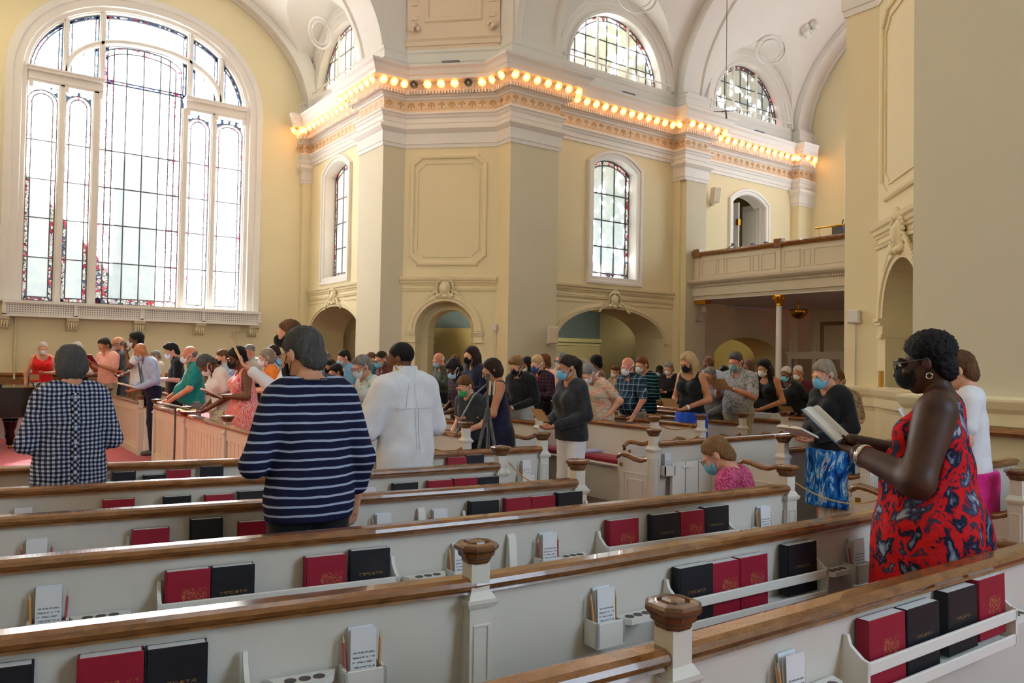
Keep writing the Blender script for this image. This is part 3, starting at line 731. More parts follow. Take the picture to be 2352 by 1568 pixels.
# plaster ornaments on the vaults: oval frame and rosette
def oval(center, nx, up, a, b, mat, name, parent, r=0.05):
    n = Vector(nx).normalized(); u = Vector(up); u = (u - n * u.dot(n)).normalized(); s = n.cross(u)
    for k, f in ((1.0, 1.0), (0.72, 0.6)):
        pts = [Vector(center) + s * (a * k * math.cos(2 * math.pi * i / 28)) + u * (b * k * math.sin(2 * math.pi * i / 28)) for i in range(29)]
        MB().tube(pts, r * f, 6).build(name, mat, parent, True)
def vault_pt(y, c=9.03, half=3.93, zs=7.8, rise=3.4):
    t = (y - c) / half; z = zs + rise * math.sqrt(1 - t * t)
    return z, Vector((0, -t / half, -math.sqrt(1 - t * t) / rise)).normalized()
z, n = vault_pt(12.35); oval((cC2, 12.35 - 0.02, z - 0.02), n, (0, -0.6, 1), 0.55, 0.34, M_WHITE, 'oval_moulding', V2, 0.028)
z, n = vault_pt(12.35); oval((cC1, 12.3, z - 0.0), n, (0, -0.6, 1), 0.55, 0.34, M_WHITE, 'oval_moulding', V2, 0.028)
oval((6.85, cL, 7.6 + 2.95 * math.sqrt(1 - (3.3 / 3.82) ** 2)), (-0.8, 0, -0.5), (-0.5, 0, 0.8), 0.5, 0.34, M_WHITE, 'oval_moulding', V1, 0.028)

# ---- rooms beyond the arches
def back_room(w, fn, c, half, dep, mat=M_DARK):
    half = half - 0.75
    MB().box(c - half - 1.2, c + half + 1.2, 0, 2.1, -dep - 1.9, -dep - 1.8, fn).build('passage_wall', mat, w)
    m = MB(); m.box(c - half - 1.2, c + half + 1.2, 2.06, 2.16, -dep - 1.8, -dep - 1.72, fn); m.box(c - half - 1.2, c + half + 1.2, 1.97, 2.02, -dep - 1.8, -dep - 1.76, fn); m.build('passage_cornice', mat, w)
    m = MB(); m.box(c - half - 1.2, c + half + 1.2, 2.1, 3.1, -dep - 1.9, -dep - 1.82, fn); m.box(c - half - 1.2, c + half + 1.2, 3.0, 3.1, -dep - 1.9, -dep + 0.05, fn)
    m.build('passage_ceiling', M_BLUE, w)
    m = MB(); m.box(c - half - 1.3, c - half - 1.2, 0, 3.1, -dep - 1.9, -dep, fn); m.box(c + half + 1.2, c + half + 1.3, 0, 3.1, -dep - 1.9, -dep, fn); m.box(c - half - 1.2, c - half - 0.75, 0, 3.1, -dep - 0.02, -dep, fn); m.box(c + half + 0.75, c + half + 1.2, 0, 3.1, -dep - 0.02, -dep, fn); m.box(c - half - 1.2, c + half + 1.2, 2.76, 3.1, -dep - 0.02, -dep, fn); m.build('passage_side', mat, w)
M_PASS = paint('grey_cream_passage', '#b3ad90', 0.8, 0.03)  # greyer and darker than the yellow walls
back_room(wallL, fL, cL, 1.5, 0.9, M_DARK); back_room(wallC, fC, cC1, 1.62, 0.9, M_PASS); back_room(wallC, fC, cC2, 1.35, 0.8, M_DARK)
tag(MB().tube([fL(17.6, 3.0, -2.55), fL(16.2, 2.2, -2.55)], 0.03, 6).build('sloping_pipe', M_GREY), 'pale sloping stair rail inside the far left arch', 'pipe')

# ---- gallery door above
dr = empty('door_1', fC(cC2, 3.2, -0.4), kind='structure')
MB().sweep(doG, CASW, fC, 1, True).build('door_casing', M_TRIM, dr)
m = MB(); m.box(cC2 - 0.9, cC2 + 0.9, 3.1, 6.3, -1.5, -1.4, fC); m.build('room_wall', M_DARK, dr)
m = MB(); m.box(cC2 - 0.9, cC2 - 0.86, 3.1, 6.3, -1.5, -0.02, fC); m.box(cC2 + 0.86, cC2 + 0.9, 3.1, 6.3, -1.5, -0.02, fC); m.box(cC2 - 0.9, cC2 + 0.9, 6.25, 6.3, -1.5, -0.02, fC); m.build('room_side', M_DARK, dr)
hx = fC(cC2 + 0.62, 0, -0.14)
leaf = MB(); 
def fdoor(u, z, w): a = math.radians(97); return (hx[0] - u * math.cos(a) - w * math.sin(a), hx[1] + u * math.sin(a) - w * math.cos(a), z)
leaf.box(0, 0.62, 3.16, 5.86, -0.04, 0.0, fdoor); leaf.box(0.1, 0.52, 3.4, 4.4, 0.0, 0.012, fdoor); leaf.box(0.1, 0.52, 4.55, 5.7, 0.0, 0.012, fdoor); leaf.build('door_leaf', M_TRIM, dr)
l2 = MB()
def fdoor2(u, z, w): return (cC2 - 0.1 + u * 0.15, YCR + 0.55 + u, z)
l2.box(-0.32, 0.32, 3.16, 5.8, -0.02, 0.02, lambda u, z, w: (cC2 - 0.12 + w, YCR + 0.55 + u, z)); l2.build('door_leaf', M_TRIM, dr)
for z in (3.9, 5.2): MB().box(-0.02, 0.06, z, z + 0.16, -0.05, 0.05, lambda u, zz, w: (cC2 - 0.14 + w, YCR + 0.22 + u, zz)).build('hinge', M_BRASS, dr)

# ---- gallery
XG = 14.4
GAL = empty('gallery', (XG, 9.0, 3.1), 'cream panelled gallery with walnut rail on the right', 'gallery')
fG = lambda u, z, w: (XG - w, u, z)
M_GAL = paint('cream_gallery_paint', '#e3d8c2', 0.5, 0.02)
m = MB(); m.box(5.45, YC, 3.5, 4.10, -0.06, 0.0, fG); m.build('parapet', M_GAL, GAL)
MB().sweep([(5.45, 0), (YC + 0.1, 0)], [(-0.3, 3.08), (0.0, 3.08), (0.02, 3.14), (0.05, 3.15), (0.05, 3.34), (0.08, 3.36), (0.12, 3.40), (0.18, 3.43), (0.22, 3.47), (0.23, 3.52), (0.0, 3.55)], lambda u, y, z: fG(u, z, y), 1).build('gallery_cornice', M_GAL, GAL)
MB().sweep([(5.45, 0), (YC + 0.02, 0)], [(-0.10, 4.08), (0.04, 4.08), (0.06, 4.11), (0.08, 4.14), (0.08, 4.17), (0.05, 4.19), (-0.1, 4.2)], lambda u, y, z: fG(u, z, y), 1).build('gallery_rail', M_WOOD, GAL)
for u in (12.48, 10.25): MB().box(u - 0.09, u + 0.09, 4.06, 4.26, -0.1, 0.1, fG, 0.02).build('newel_cap', M_WOOD, GAL); MB().box(u - 0.05, u + 0.05, 3.54, 4.08, 0.0, 0.03, fG).build('newel', M_GAL, GAL)
for u0, u1 in ((11.95, 12.35), (11.72, 11.88), (11.0, 11.64), (10.78, 10.92), (10.36, 10.7), (9.75, 10.13), (9.5, 9.66), (8.7, 9.42), (8.4, 8.6), (7.7, 8.3)):
    m = MB(); m.sweep([(u0, 3.64), (u1, 3.64), (u1, 3.98), (u0, 3.98)], [(-0.015, 0), (-0.012, 0.018), (0.012, 0.018), (0.015, 0.0)], fG, 1, True); m.build('parapet_panel', M_GAL, GAL)
m = MB(); u = 5.5
while u < YC: m.box(u, u + 0.03, 3.36, 3.41, 0.05, 0.11, fG); u += 0.055
tag(m.build('dentil_band', M_GAL, GAL), kind='stuff')
m = MB(); m.box(5.45, YCR, 3.06, 3.12, -5.0, 0.0, fG); m.build('gallery_floor', M_WHITE, GAL)
m = MB(); m.lathe([(0.085, 0.0), (0.085, 0.06), (0.07, 0.1), (0.066, 1.4), (0.06, 2.85)], 20, (XG + 0.14, 10.34, 0)); m.build('column', M_TRIM, GAL, True)
m = MB(); m.lathe([(0.06, 2.83), (0.072, 2.84), (0.066, 2.88), (0.085, 2.92), (0.11, 2.98), (0.14, 3.03), (0.14, 3.06)], 8, (XG + 0.14, 10.34, 0))
for k in range(8):
    a = k * math.pi / 4; m.lathe([(0.0, 0), (0.03, 0.01), (0.034, 0.035), (0.02, 0.06), (0, 0.065)], 6, (XG + 0.14 + 0.115 * math.cos(a), 10.34 + 0.115 * math.sin(a), 2.97))
m.build('capital', M_GOLD, GAL)
m = MB(); m.sweep([(0, 3.06), (0.3, 3.06), (0.29, 2.96), (0.2, 2.9), (0.2, 2.78), (0.12, 2.66), (0.1, 2.58), (0, 2.55)], [(0, 0.0), (0, 0.16)], lambda x, y, z: (XG + 0.05 + z, YC - x, y), 1); m.build('bracket', M_GAL, GAL)
MB().box(XG + 0.03, XG + 0.23, YC - 0.32, YC, 2.97, 3.06).build('bracket_cap', M_GOLD, GAL)
g = empty('ceiling_bowl_lamp', (16.6, 11.25, 2.9), 'dark brass bowl lamp hanging under the gallery ceiling', 'lamp')
MB().lathe([(0.01, 2.66), (0.1, 2.69), (0.19, 2.78), (0.23, 2.88), (0.21, 2.9)], 18, (16.6, 11.25, 0)).build('bowl', M_BRASS, g, True)
MB().lathe([(0.02, 2.86), (0.02, 3.05), (0.06, 3.06)], 10, (16.6, 11.25, 0)).build('stem', M_BRASS, g)
# brass rail and kit on the gallery
m = MB(); m.tube([(XG + 0.25, 9.55, 4.42), (XG + 0.25, 7.9, 4.42)], 0.022, 8)
br = tag(m.build('brass_rail', M_BRASS), 'short polished brass rail on top of the gallery parapet', 'rail')
for y in (9.45, 8.4): MB().tube([(XG + 0.25, y, 4.15), (XG + 0.25, y, 4.42)], 0.012, 8).build('rail_post', M_BRASS, br)
for k, (y, z, s) in enumerate(((9.15, 4.40, 0.11), (8.88, 4.42, 0.1))):
    m = MB(); m.box(XG + 0.38, XG + 0.62, y - s, y + s, 4.02, z + 0.05, None, 0.02); m.tube([(XG + 0.45, y - .05, z), (XG + 0.42, y - .12, z + 0.16)], 0.012, 6)
    tag(m.build('audio_unit', M_BLACK), ('left', 'right')[k] + ' of the black audio units behind the brass gallery rail', 'equipment')
m = MB(); m.tube([(XG + 0.1, 11.75, 4.2), (XG + 0.05, 11.5, 4.27)], 0.012, 6); m.box(XG, XG + 0.1, 11.42, 11.52, 4.25, 4.30)
tag(m.build('reading_lamp', M_GREY), 'small grey reading lamp clipped on the gallery rail', 'lamp')
for y in (10.95, 10.6): tag(MB().box(XG - 0.02, XG + 0.08, y - 0.03, y + 0.03, 4.19, 4.24, None, 0.01).build('microphone_base', M_BLACK), 'small black microphone base on the gallery rail, ' + ('nearer the door' if y > 10.8 else 'nearer the newel'), 'microphone')
# screen under the gallery
sc = empty('vestibule_screen', (17.6, 10.2, 0), 'cream glazed vestibule screen with finials under the gallery', 'screen')
m = MB(); m.box(17.55, 17.65, 7.2, 12.2, 0, 0.95); m.box(17.52, 17.68, 7.2, 12.2, 1.72, 1.84); m.box(17.5, 17.7, 7.15, 12.25, 1.84, 1.90)
m.box(17.55, 17.65, 7.2, 12.2, 0.95, 1.05); m.build('screen_frame', M_GAL, sc)
for y in (7.25, 8.7, 9.3, 10.05, 10.7, 11.45, 12.15):
    MB().box(17.54, 17.66, y - 0.05, y + 0.05, 0, 1.84).build('screen_post', M_GAL, sc)
    MB().lathe([(0.05, 0), (0.055, 0.03), (0.025, 0.06), (0.045, 0.1), (0.05, 0.13), (0.02, 0.17), (0.03, 0.2), (0.002, 0.24)], 10, (17.6, y, 1.9)).build('finial', M_GAL, sc)
t = NT('clear_glass'); gl = t.n('ShaderNodeBsdfGlossy'); gl.inputs['Roughness'].default_value = 0.05; tp = t.n('ShaderNodeBsdfTransparent'); tp.inputs[0].default_value = (0.85, 0.88, 0.88, 1); mx = t.n('ShaderNodeMixShader'); mx.inputs[0].default_value = 0.08; t.l(tp.outputs[0], mx.inputs[1]); t.l(gl.outputs[0], mx.inputs[2]); t.l(mx.outputs[0], t.out.inputs[0]); M_CLEAR = t.m
ys = [7.25, 8.7, 9.3, 10.05, 10.7, 11.45, 12.15]
for a, b in zip(ys[:-1], ys[1:]): MB().box(17.59, 17.6, a + .05, b - .05, 1.05, 1.72).build('pane', M_CLEAR, sc)
tag(MB().box(17.46, 17.48, 9.0, 9.35, 1.25, 1.58).build('notice', plain('white_paper', '#e9e7e2', 0.7)), 'white paper notice on the vestibule screen', 'notice')
# panels on the wall under the gallery
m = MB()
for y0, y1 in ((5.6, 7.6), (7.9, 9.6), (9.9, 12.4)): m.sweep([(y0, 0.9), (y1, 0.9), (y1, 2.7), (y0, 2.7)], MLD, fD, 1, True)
structure(m.build('trim_8', M_DARK))  # mouldings of the yellow wall, gallery shade put into their colour

# ---- dado on the near pier
structure(MB().sweep(PQ[1:], [(0, 0), (0.04, 0), (0.04, 0.18), (0.02, 0.2), (0.02, 1.04), (0.03, 1.08), (0.05, 1.10), (0.05, 1.20), (0.08, 1.24), (0.10, 1.30), (0.10, 1.32), (0, 1.34)], None, -1).build('trim_9', M_WALL))
structure(MB().sweep([(XLR, 15.57), (XL, 15.57), (XL, 14.43), (7.6, 14.43)], [(0, 0), (0.04, 0), (0.04, 0.2), (0.02, 0.22), (0.02, 1.04), (0.05, 1.08), (0.05, 1.13), (0, 1.15)], None, -1).build('trim_10', M_WALL))
structure(MB().sweep([(8.98, 13.05), (8.98, YC), (10.2, YC), (10.2, YCR)], [(0, 0), (0.04, 0), (0.04, 0.2), (0.02, 0.22), (0.02, 1.04), (0.05, 1.08), (0.05, 1.13), (0, 1.15)], None, -1).build('trim_11', M_WALL))

# ---- fittings on the walls
M_BOX = plain('white_plastic', '#e6e4de', 0.45)
def wall_box(name, pos, nrm, sx, sz, d, label, cat, mat=M_BOX, conduit=0, tilt=0):
    n = Vector((nrm[0], nrm[1], 0)).normalized(); s = Vector((-n.y, n.x, 0))
    f = lambda u, z, w: tuple(Vector(pos) + s * u + Vector((0, 0, 1)) * z + n * (w + tilt * z))
    o = tag(MB().box(-sx / 2, sx / 2, -sz / 2, sz / 2, 0.0, d, f, min(0.012, d / 4)).build(name, mat), label, cat)
    if conduit: MB().box(-0.008, 0.008, -conduit, -sz / 2, 0.0, 0.012, f).build('conduit', mat if mat is M_BOX else M_BOX, o)
    return o
p = at_X(1141, 752, 8.98); wall_box('thermostat', (8.96, p[1], p[2]), (-1, 0), 0.1, 0.14, 0.05, 'small white box on the diagonal pier edge with thin conduit', 'box', conduit=1.2)
p = at_X(1965, 727, 8.98); wall_box('wireless_router', (8.97, p[1], p[2]), (-1, 0), 0.15, 0.16, 0.06, 'white rounded wireless box on the near yellow pier', 'box', conduit=1.3)
p = at_Y(1275, 770, 12.5)
def speaker(name, pos, nrm, w, h, d, mat, label, tilt):
    n = Vector((nrm[0], nrm[1], 0)).normalized(); s = Vector((-n.y, n.x, 0))
    f = lambda u, z, q: tuple(Vector(pos) + s * u + Vector((0, 0, 1)) * z + n * (q + 0.06 - tilt * z))
    o = empty(name, pos, label, 'speaker')
    m = MB(); m.box(-w / 2, w / 2, -h / 2, h / 2, 0, d, f, 0.012); m.build('cabinet', mat, o)
    m = MB(); m.box(-w / 2 + 0.015, w / 2 - 0.015, -h / 2 + 0.015, h / 2 - 0.015, d, d + 0.006, f); m.build('grille', M_GAL, o)
    m = MB(); m.box(-0.03, 0.03, -h / 2 - 0.06, -h / 2 + 0.02, -0.06, 0.06, f); m.build('bracket', mat, o)
speaker('wall_speaker', (p[0] - 0.05, YC - 0.02, p[2]), (-0.5, -1), 0.2, 0.34, 0.2, M_BOX, 'white loudspeaker on the left jamb of the wide arch', -0.15)
p = at_Y(1631, 452, YCR); speaker('wall_speaker', (p[0], YCR - 0.05, p[2]), (-0.3, -1), 0.2, 0.36, 0.18, M_GAL, 'beige loudspeaker high on the wall above the gallery corner', -0.2)
p = at_X(1985, 852, 8.3)
q = fQ(0.62, 1.35, 0.02); tag(MB().box(0.56, 0.66, 1.32, 1.52, 0.0, 0.03, lambda u, z, w: fQ(u - 0.42, z, w)).build('wall_switch', M_BRASS), 'small brass switch plate on the near yellow pier', 'switch')
def vent(n, fn, c, w0, where): tag(MB().box(c - 0.18, c + 0.18, 7.56, 7.62, w0, w0 + 0.1, fn).build('floodlight', M_GREY), 'small grey floodlight on the ledge ' + where, 'floodlight')
vent(1, fP, 0.98, 0.12, 'over the diagonal pier'); vent(2, fC, 12.3, 0.15, 'over the tall middle window'); vent(3, fC, 17.0, 0.15, 'over the gallery door')
# hanging microphone
p = at_d(1667, 265, 13.0); q = at_d(1668, -20, 13.0)
hm = empty('hanging_microphone', tuple(p), 'thin black microphone hanging on a long wire before the lunette', 'microphone')
MB().tube([(p[0], p[1], p[2] + 0.08), (p[0], p[1], 12.7)], 0.006, 5).build('wire', M_BLACK, hm)
MB().tube([(p[0] - 0.05, p[1] + .04, p[2] + 0.06), (p[0], p[1], p[2] + 0.08), (p[0] + 0.02, p[1], p[2] - 0.05)], 0.014, 6).build('capsule', M_BLACK, hm)
MB().tube([(p[0] - 0.16, p[1] + .12, p[2] + 0.06), (p[0] + 0.16, p[1] - .12, p[2] + 0.08)], 0.006, 5).build('spreader', M_BLACK, hm)

# ---- outside: the neighbouring house whose shadow falls on the great window, and trees
def shadow_src(pts, dist):
    """points at a distance towards the sun from points on the window plane"""
    d = -SUN_DIR; return [tuple(Vector((u, YA + 0.14, z)) + d * (dist / d.y)) for u, z in pts]
def slab(name, pts, dist, th, mat, parent=None):
    q = shadow_src(pts, dist); k = len(q)
    return mk(name, q + [(x, y + th, z) for x, y, z in q], [tuple(range(k)), tuple(range(2 * k - 1, k - 1, -1))] + [(a, (a + 1) % k, k + (a + 1) % k, k + a) for a in range(k)], mat, parent)
hs = empty('neighbouring_house', (1.5, 24, 0), 'pale shaded house with chimney seen through the frosted great window', 'building')
M_STONE = paint('pale_brick', '#aebbd0', 0.9, 0.1)
slab('gable_wall', [(-3.5, -3.5), (3.15, -3.5), (3.15, 3.05), (2.86, 3.4), (1.15, 5.45), (-0.5, 7.2), (-3.5, 7.2)], 4.0, 3.5, M_STONE, hs)
slab('chimney', [(3.02, -3.5), (3.82, -3.5), (3.82, 6.02), (3.12, 6.02), (3.02, 5.6)], 3.6, 0.5, M_STONE, hs)
M_LEAF = plain('green_leaves', '#4c6b3a', 0.8); M_BARK = wood('bark', '#3a2c20', '#5a4636', 0.9, (2, 2, 6), 0)
def tree(loc, r, n, label, seed):
    rs = np.random.RandomState(seed); o = empty('street_tree', (loc[0], loc[1], 0), label, 'tree', 'trees outside the windows')
    MB().tube([(loc[0], loc[1], 0), (loc[0] + .1, loc[1], loc[2] * .6), (loc[0], loc[1], loc[2])], [0.16, 0.12, 0.05], 8).build('trunk', M_BARK, o)
    vs = []; fs = []
    for i in range(n):
        d = rs.normal(size=3); d /= np.linalg.norm(d); c = np.array(loc) + d * np.array(r) * rs.uniform(0.15, 1.0) ** 0.6
        a = rs.normal(size=3); a /= np.linalg.norm(a); b = np.cross(a, rs.normal(size=3)); b /= np.linalg.norm(b); s = rs.uniform(0.12, 0.28); k = len(vs)
        vs += [tuple(c + a * s), tuple(c + b * s * .6), tuple(c - a * s), tuple(c - b * s * .6)]; fs.append((k, k + 1, k + 2, k + 3))
    tag(mk('foliage', vs, fs, M_LEAF, o), kind='stuff')
tree((12.95, 17.3, 9.6), (2.7, 1.2, 4.6), 1500, 'leafy tree dappling the tall middle window from outside', 3)
tree((17.75, 17.3, 11.4), (2.3, 1.2, 2.7), 800, 'leafy tree dappling the lunette over the gallery from outside', 5)
# ================================================================== pews
ROWS = {}
def row_at(path, px, py, off=0.0):
    """where the sight line through a pixel meets the rear face of a pew row"""
    P = path; d = ray(px, py); best = None
    for (x0, y0), (x1, y1) in zip(P[:-1], P[1:]):
        ex, ey = x1 - x0, y1 - y0; L = math.hypot(ex, ey); nx, ny = -ey / L, ex / L
        x0o, y0o = x0 + nx * off, y0 + ny * off
        t = (nx * x0o + ny * y0o) / (nx * d[0] + ny * d[1]); p = EYE + d * t
        s = ((p[0] - x0) * ex + (p[1] - y0) * ey) / (L * L)
        q = 0 if -0.0 <= s <= 1.0 else min(abs(s), abs(s - 1))
        if best is None or q < best[0] - 1e-9: best = (q, p, math.atan2(ey, ex))
    return best[1], best[2]
FINIAL = [(0.036, 0.0), (0.044, 0.012), (0.052, 0.02), (0.056, 0.034), (0.066, 0.042), (0.07, 0.052), (0.066, 0.064), (0.05, 0.07), (0.046, 0.078), (0.03, 0.082), (0.026, 0.09), (0.008, 0.096)]
def finial_mesh(k=1.0):
    m = MB(); rings = [(0.040, 0.0), (0.044, 0.008), (0.044, 0.014), (0.054, 0.022), (0.056, 0.036), (0.062, 0.040), (0.067, 0.047), (0.067, 0.056), (0.060, 0.063), (0.040, 0.066), (0.038, 0.060), (0.030, 0.060), (0.027, 0.068), (0.014, 0.070)]
    sq = [(1, -.5), (1, .5), (.5, 1), (-.5, 1), (-1, .5), (-1, -.5), (-.5, -1), (.5, -1)]; n = len(rings)
    m.add([(r * a, r * b, z) for r, z in rings for a, b in sq], [(i * 8 + j, i * 8 + (j + 1) % 8, i * 8 + 8 + (j + 1) % 8, i * 8 + 8 + j) for i in range(n - 1) for j in range(8)] + [tuple(range(8))[::-1], tuple((n - 1) * 8 + j for j in range(8))])
    return m.mesh('finial', M_WOODD)
FIN = finial_mesh()
def post(parent, x, y, h=0.90, ang=0.0):
    c, s = math.cos(ang), math.sin(ang); f = lambda a, b, z: (x + a * c - b * s, y + a * s + b * c, z)
    m = MB(); m.box(-0.042, 0.042, -0.042, 0.042, 0, h - 0.14, f)
    for z0, z1, a, b in ((h - 0.14, h - 0.125, 0.05, 0.056), (h - 0.125, h - 0.115, 0.056, 0.056), (h - 0.115, h - 0.09, 0.05, 0.036), (h - 0.09, h, 0.034, 0.034)):
        vs = [f(i * a, j * a, z0) for i, j in ((-1, -1), (1, -1), (1, 1), (-1, 1))] + [f(i * b, j * b, z1) for i, j in ((-1, -1), (1, -1), (1, 1), (-1, 1))]
        m.add(vs, [(3, 2, 1, 0), (4, 5, 6, 7), (0, 1, 5, 4), (1, 2, 6, 5), (2, 3, 7, 6), (3, 0, 4, 7)])
    po = m.build('post', M_PEW, parent)
    pm = MB()
    for q in (0, 1): pm.sweep([(-0.026, 0.12), (0.026, 0.12), (0.026, h - 0.2), (-0.026, h - 0.2)], [(-0.004, 0.042), (-0.002, 0.047), (0.002, 0.047), (0.004, 0.042)], (lambda u, z, w: f(u, -w, z)) if q == 0 else (lambda u, z, w: f(-w, u, z)), 1, True)
    pm.build('post_panel', M_PEW, po)
    inst('finial', FIN, (x, y, h), ang, po)
def pew(label, path, ends=(True, True), z=0.85, cushion=True, arms=(True, True), group='pews', finposts=(True, True), mids=()):
    o = empty('pew', (path[0][0], path[0][1], 0), label, 'pew', group)
    MB().sweep(path, [(0.05, 0.05), (0.0, z - 0.03), (0.032, z - 0.03), (0.082, 0.05)], None, 1).build('backrest', M_PEW, o)
    MB().sweep(path, [(-0.012, z - 0.048), (-0.026, z - 0.044), (-0.02, z - 0.034), (-0.03, z - 0.03), (-0.036, z - 0.016), (-0.03, z - 0.002), (-0.012, z + 0.006), (0.04, z + 0.006), (0.062, z - 0.002), (0.066, z - 0.016), (0.058, z - 0.03), (0.048, z - 0.034), (0.05, z - 0.048)], None, 1).build('cap_rail', M_WOOD, o)
    MB().sweep(path, [(0.06, 0.39), (0.06, 0.42), (0.42, 0.435), (0.44, 0.42), (0.43, 0.40)], None, 1).build('seat', M_PEW, o)
    MB().sweep(path, [(0.36, 0.0), (0.36, 0.395), (0.38, 0.395), (0.38, 0.0)], None, 1).build('seat_front', M_PEW, o)
    if cushion: MB().sweep(path, [(0.09, 0.43), (0.09, 0.475), (0.14, 0.49), (0.38, 0.495), (0.42, 0.475), (0.415, 0.436)], None, 1).build('cushion', M_CUSH, o)
    for e in (0, 1):
        if not ends[e]: continue
        p = np.array(path[0] if e == 0 else path[-1]); q = np.array(path[1] if e == 0 else path[-2])
        d = (q - p) / np.linalg.norm(q - p); d = d if e == 0 else -d          # along path
        n = np.array([-d[1], d[0]]); out = -d if e == 0 else d
        f = lambda a, b, zz: (p[0] + n[0] * a + out[0] * b, p[1] + n[1] * a + out[1] * b, zz)
        if arms[e]:
            ol = [(0.03, 0.0), (0.03, 0.70), (0.09, 0.665), (0.16, 0.645), (0.24, 0.645), (0.34, 0.67), (0.42, 0.68), (0.47, 0.65), (0.47, 0.56), (0.44, 0.52), (0.44, 0.0)]
            k = len(ol); m = MB()
            tri = tessellate_polygon([[Vector((a, b, 0)) for a, b in ol]])
            m.add([f(a, 0.0, b) for a, b in ol] + [f(a, 0.045, b) for a, b in ol], [t for t in tri] + [tuple(k + i for i in t) for t in tri] + [(i, (i + 1) % k, k + (i + 1) % k, k + i) for i in range(k)])
            ep = m.build('end_panel', M_PEW, o)
            m = MB()
            for a0, a1, b0, b1 in ((0.09, 0.38, 0.12, 0.54), (0.14, 0.33, 0.18, 0.48)):
                m.sweep([(a0, b0), (a1, b0), (a1, b1), (a0, b1)], [(-0.006, 0.045), (-0.004, 0.053), (0.004, 0.053), (0.006, 0.045)], lambda u, zz, w: f(u, w, zz), 1, True)
            m.build('end_moulding', M_PEW, ep)
            pts = [(0.02, 0.735), (0.06, 0.70), (0.12, 0.672), (0.19, 0.662), (0.27, 0.672), (0.35, 0.692), (0.42, 0.698), (0.465, 0.682), (0.485, 0.655), (0.475, 0.63), (0.45, 0.625)]
            MB().tube([f(a, 0.022, b) for a, b in pts], [0.012, 0.022, 0.026, 0.027, 0.027, 0.027, 0.027, 0.026, 0.024, 0.02, 0.014], 8).build('arm', M_WOOD, o, True)
            MB().box(0.40, 0.44, 0.046, 0.05, 0.585, 0.62, lambda a, b, zz: f(a, b, zz)).build('number_plate', M_BRASS, ep)
        if finposts[e]: post(o, p[0] + n[0] * 0.02 + out[0] * 0.03, p[1] + n[1] * 0.02 + out[1] * 0.03, z + 0.055, math.atan2(d[1], d[0]))
    for (x, y, a) in mids: post(o, x, y, z + 0.055, a)
    return o
NEAR = [
 ('r1', [(-0.30, 5.95), (0.30, 5.84), (0.9, 5.73), (1.67, 5.56), (2.5, 5.38), (3.2, 5.28), (4.08, 5.22)], 'cream pew under the chequered shirt, farthest of the near rows'),
 ('r2', [(-0.30, 5.02), (0.26, 4.93), (1.0, 4.83), (2.2, 4.61), (3.16, 4.52)], 'cream pew in front of the person in the white shirt'),
 ('r3', [(-0.30, 4.18), (0.21, 4.10), (1.0, 3.98), (1.77, 3.84), (2.5, 3.74), (3.16, 3.69)], 'cream pew that ends beside the legs in white trousers'),
 ('r4', [(-0.30, 3.34), (0.17, 3.26), (0.8, 3.17), (1.5, 3.07), (2.3, 3.0), (3.1, 2.94), (4.12, 2.87)], 'cream pew right before the seated person in magenta'),
 ('r5', [(-0.30, 2.48), (0.14, 2.40), (0.55, 2.335), (1.05, 2.26), (1.44, 2.20), (1.9, 2.175), (2.6, 2.15), (4.3, 2.10)], 'cream pew with a walnut finial in mid length'),
 ('r6', [(-0.30, 1.60), (0.4, 1.49), (1.0, 1.43), (1.5, 1.40), (2.4, 1.385), (4.3, 1.36)], 'nearest cream pew, cut off by the lower frame edge'),
]
GP = 'near pews facing the great window'
for k, pth, lab in NEAR:
    ROWS[k] = pth
    e1 = k in ('r1', 'r2', 'r3', 'r4')
    mids = []
    if k == 'r5': mids = [(1.455, 2.20, -0.09)]
    if k == 'r6': mids = [(1.53, 1.395, -0.03)]
    ROWS[k + 'o'] = pew(lab, pth, (False, True), group=GP, arms=(False, True), finposts=(False, True), mids=mids)
QR = [('q1', [(5.28, 5.03), (8.0, 5.03)], 'short cream pew with open door panel beyond the middle aisle'),
      ('q2', [(5.90, 4.10), (7.6, 4.12)], 'short cream pew behind the seated person in magenta'),
      ('q3', [(6.05, 3.42), (7.0, 3.44)], 'short cream pew beside the near grey wall, third from the aisle'),
      ('q4', [(5.45, 2.74), (7.0, 2.76)], 'short cream pew behind the floral dress'),
      ('q5', [(5.30, 2.04), (7.0, 2.06)], 'short cream pew at the right frame edge')]
for k, pth, lab in QR:
    ROWS[k] = pth; pew(lab, pth, (True, False), group='side pews beyond the aisle', finposts=(True, False))
# panelled door and back board of q1
m = MB()
for a in (5.42, 5.60, 5.78, 5.96, 6.14): m.box(a, a + 0.17, 5.0 - 0.03, 5.0 - 0.0, 0.06, 0.66)
dq = tag(m.build('pew_door', M_TRIM), 'white boarded door panel on the back of the middle-aisle pew', 'panel')
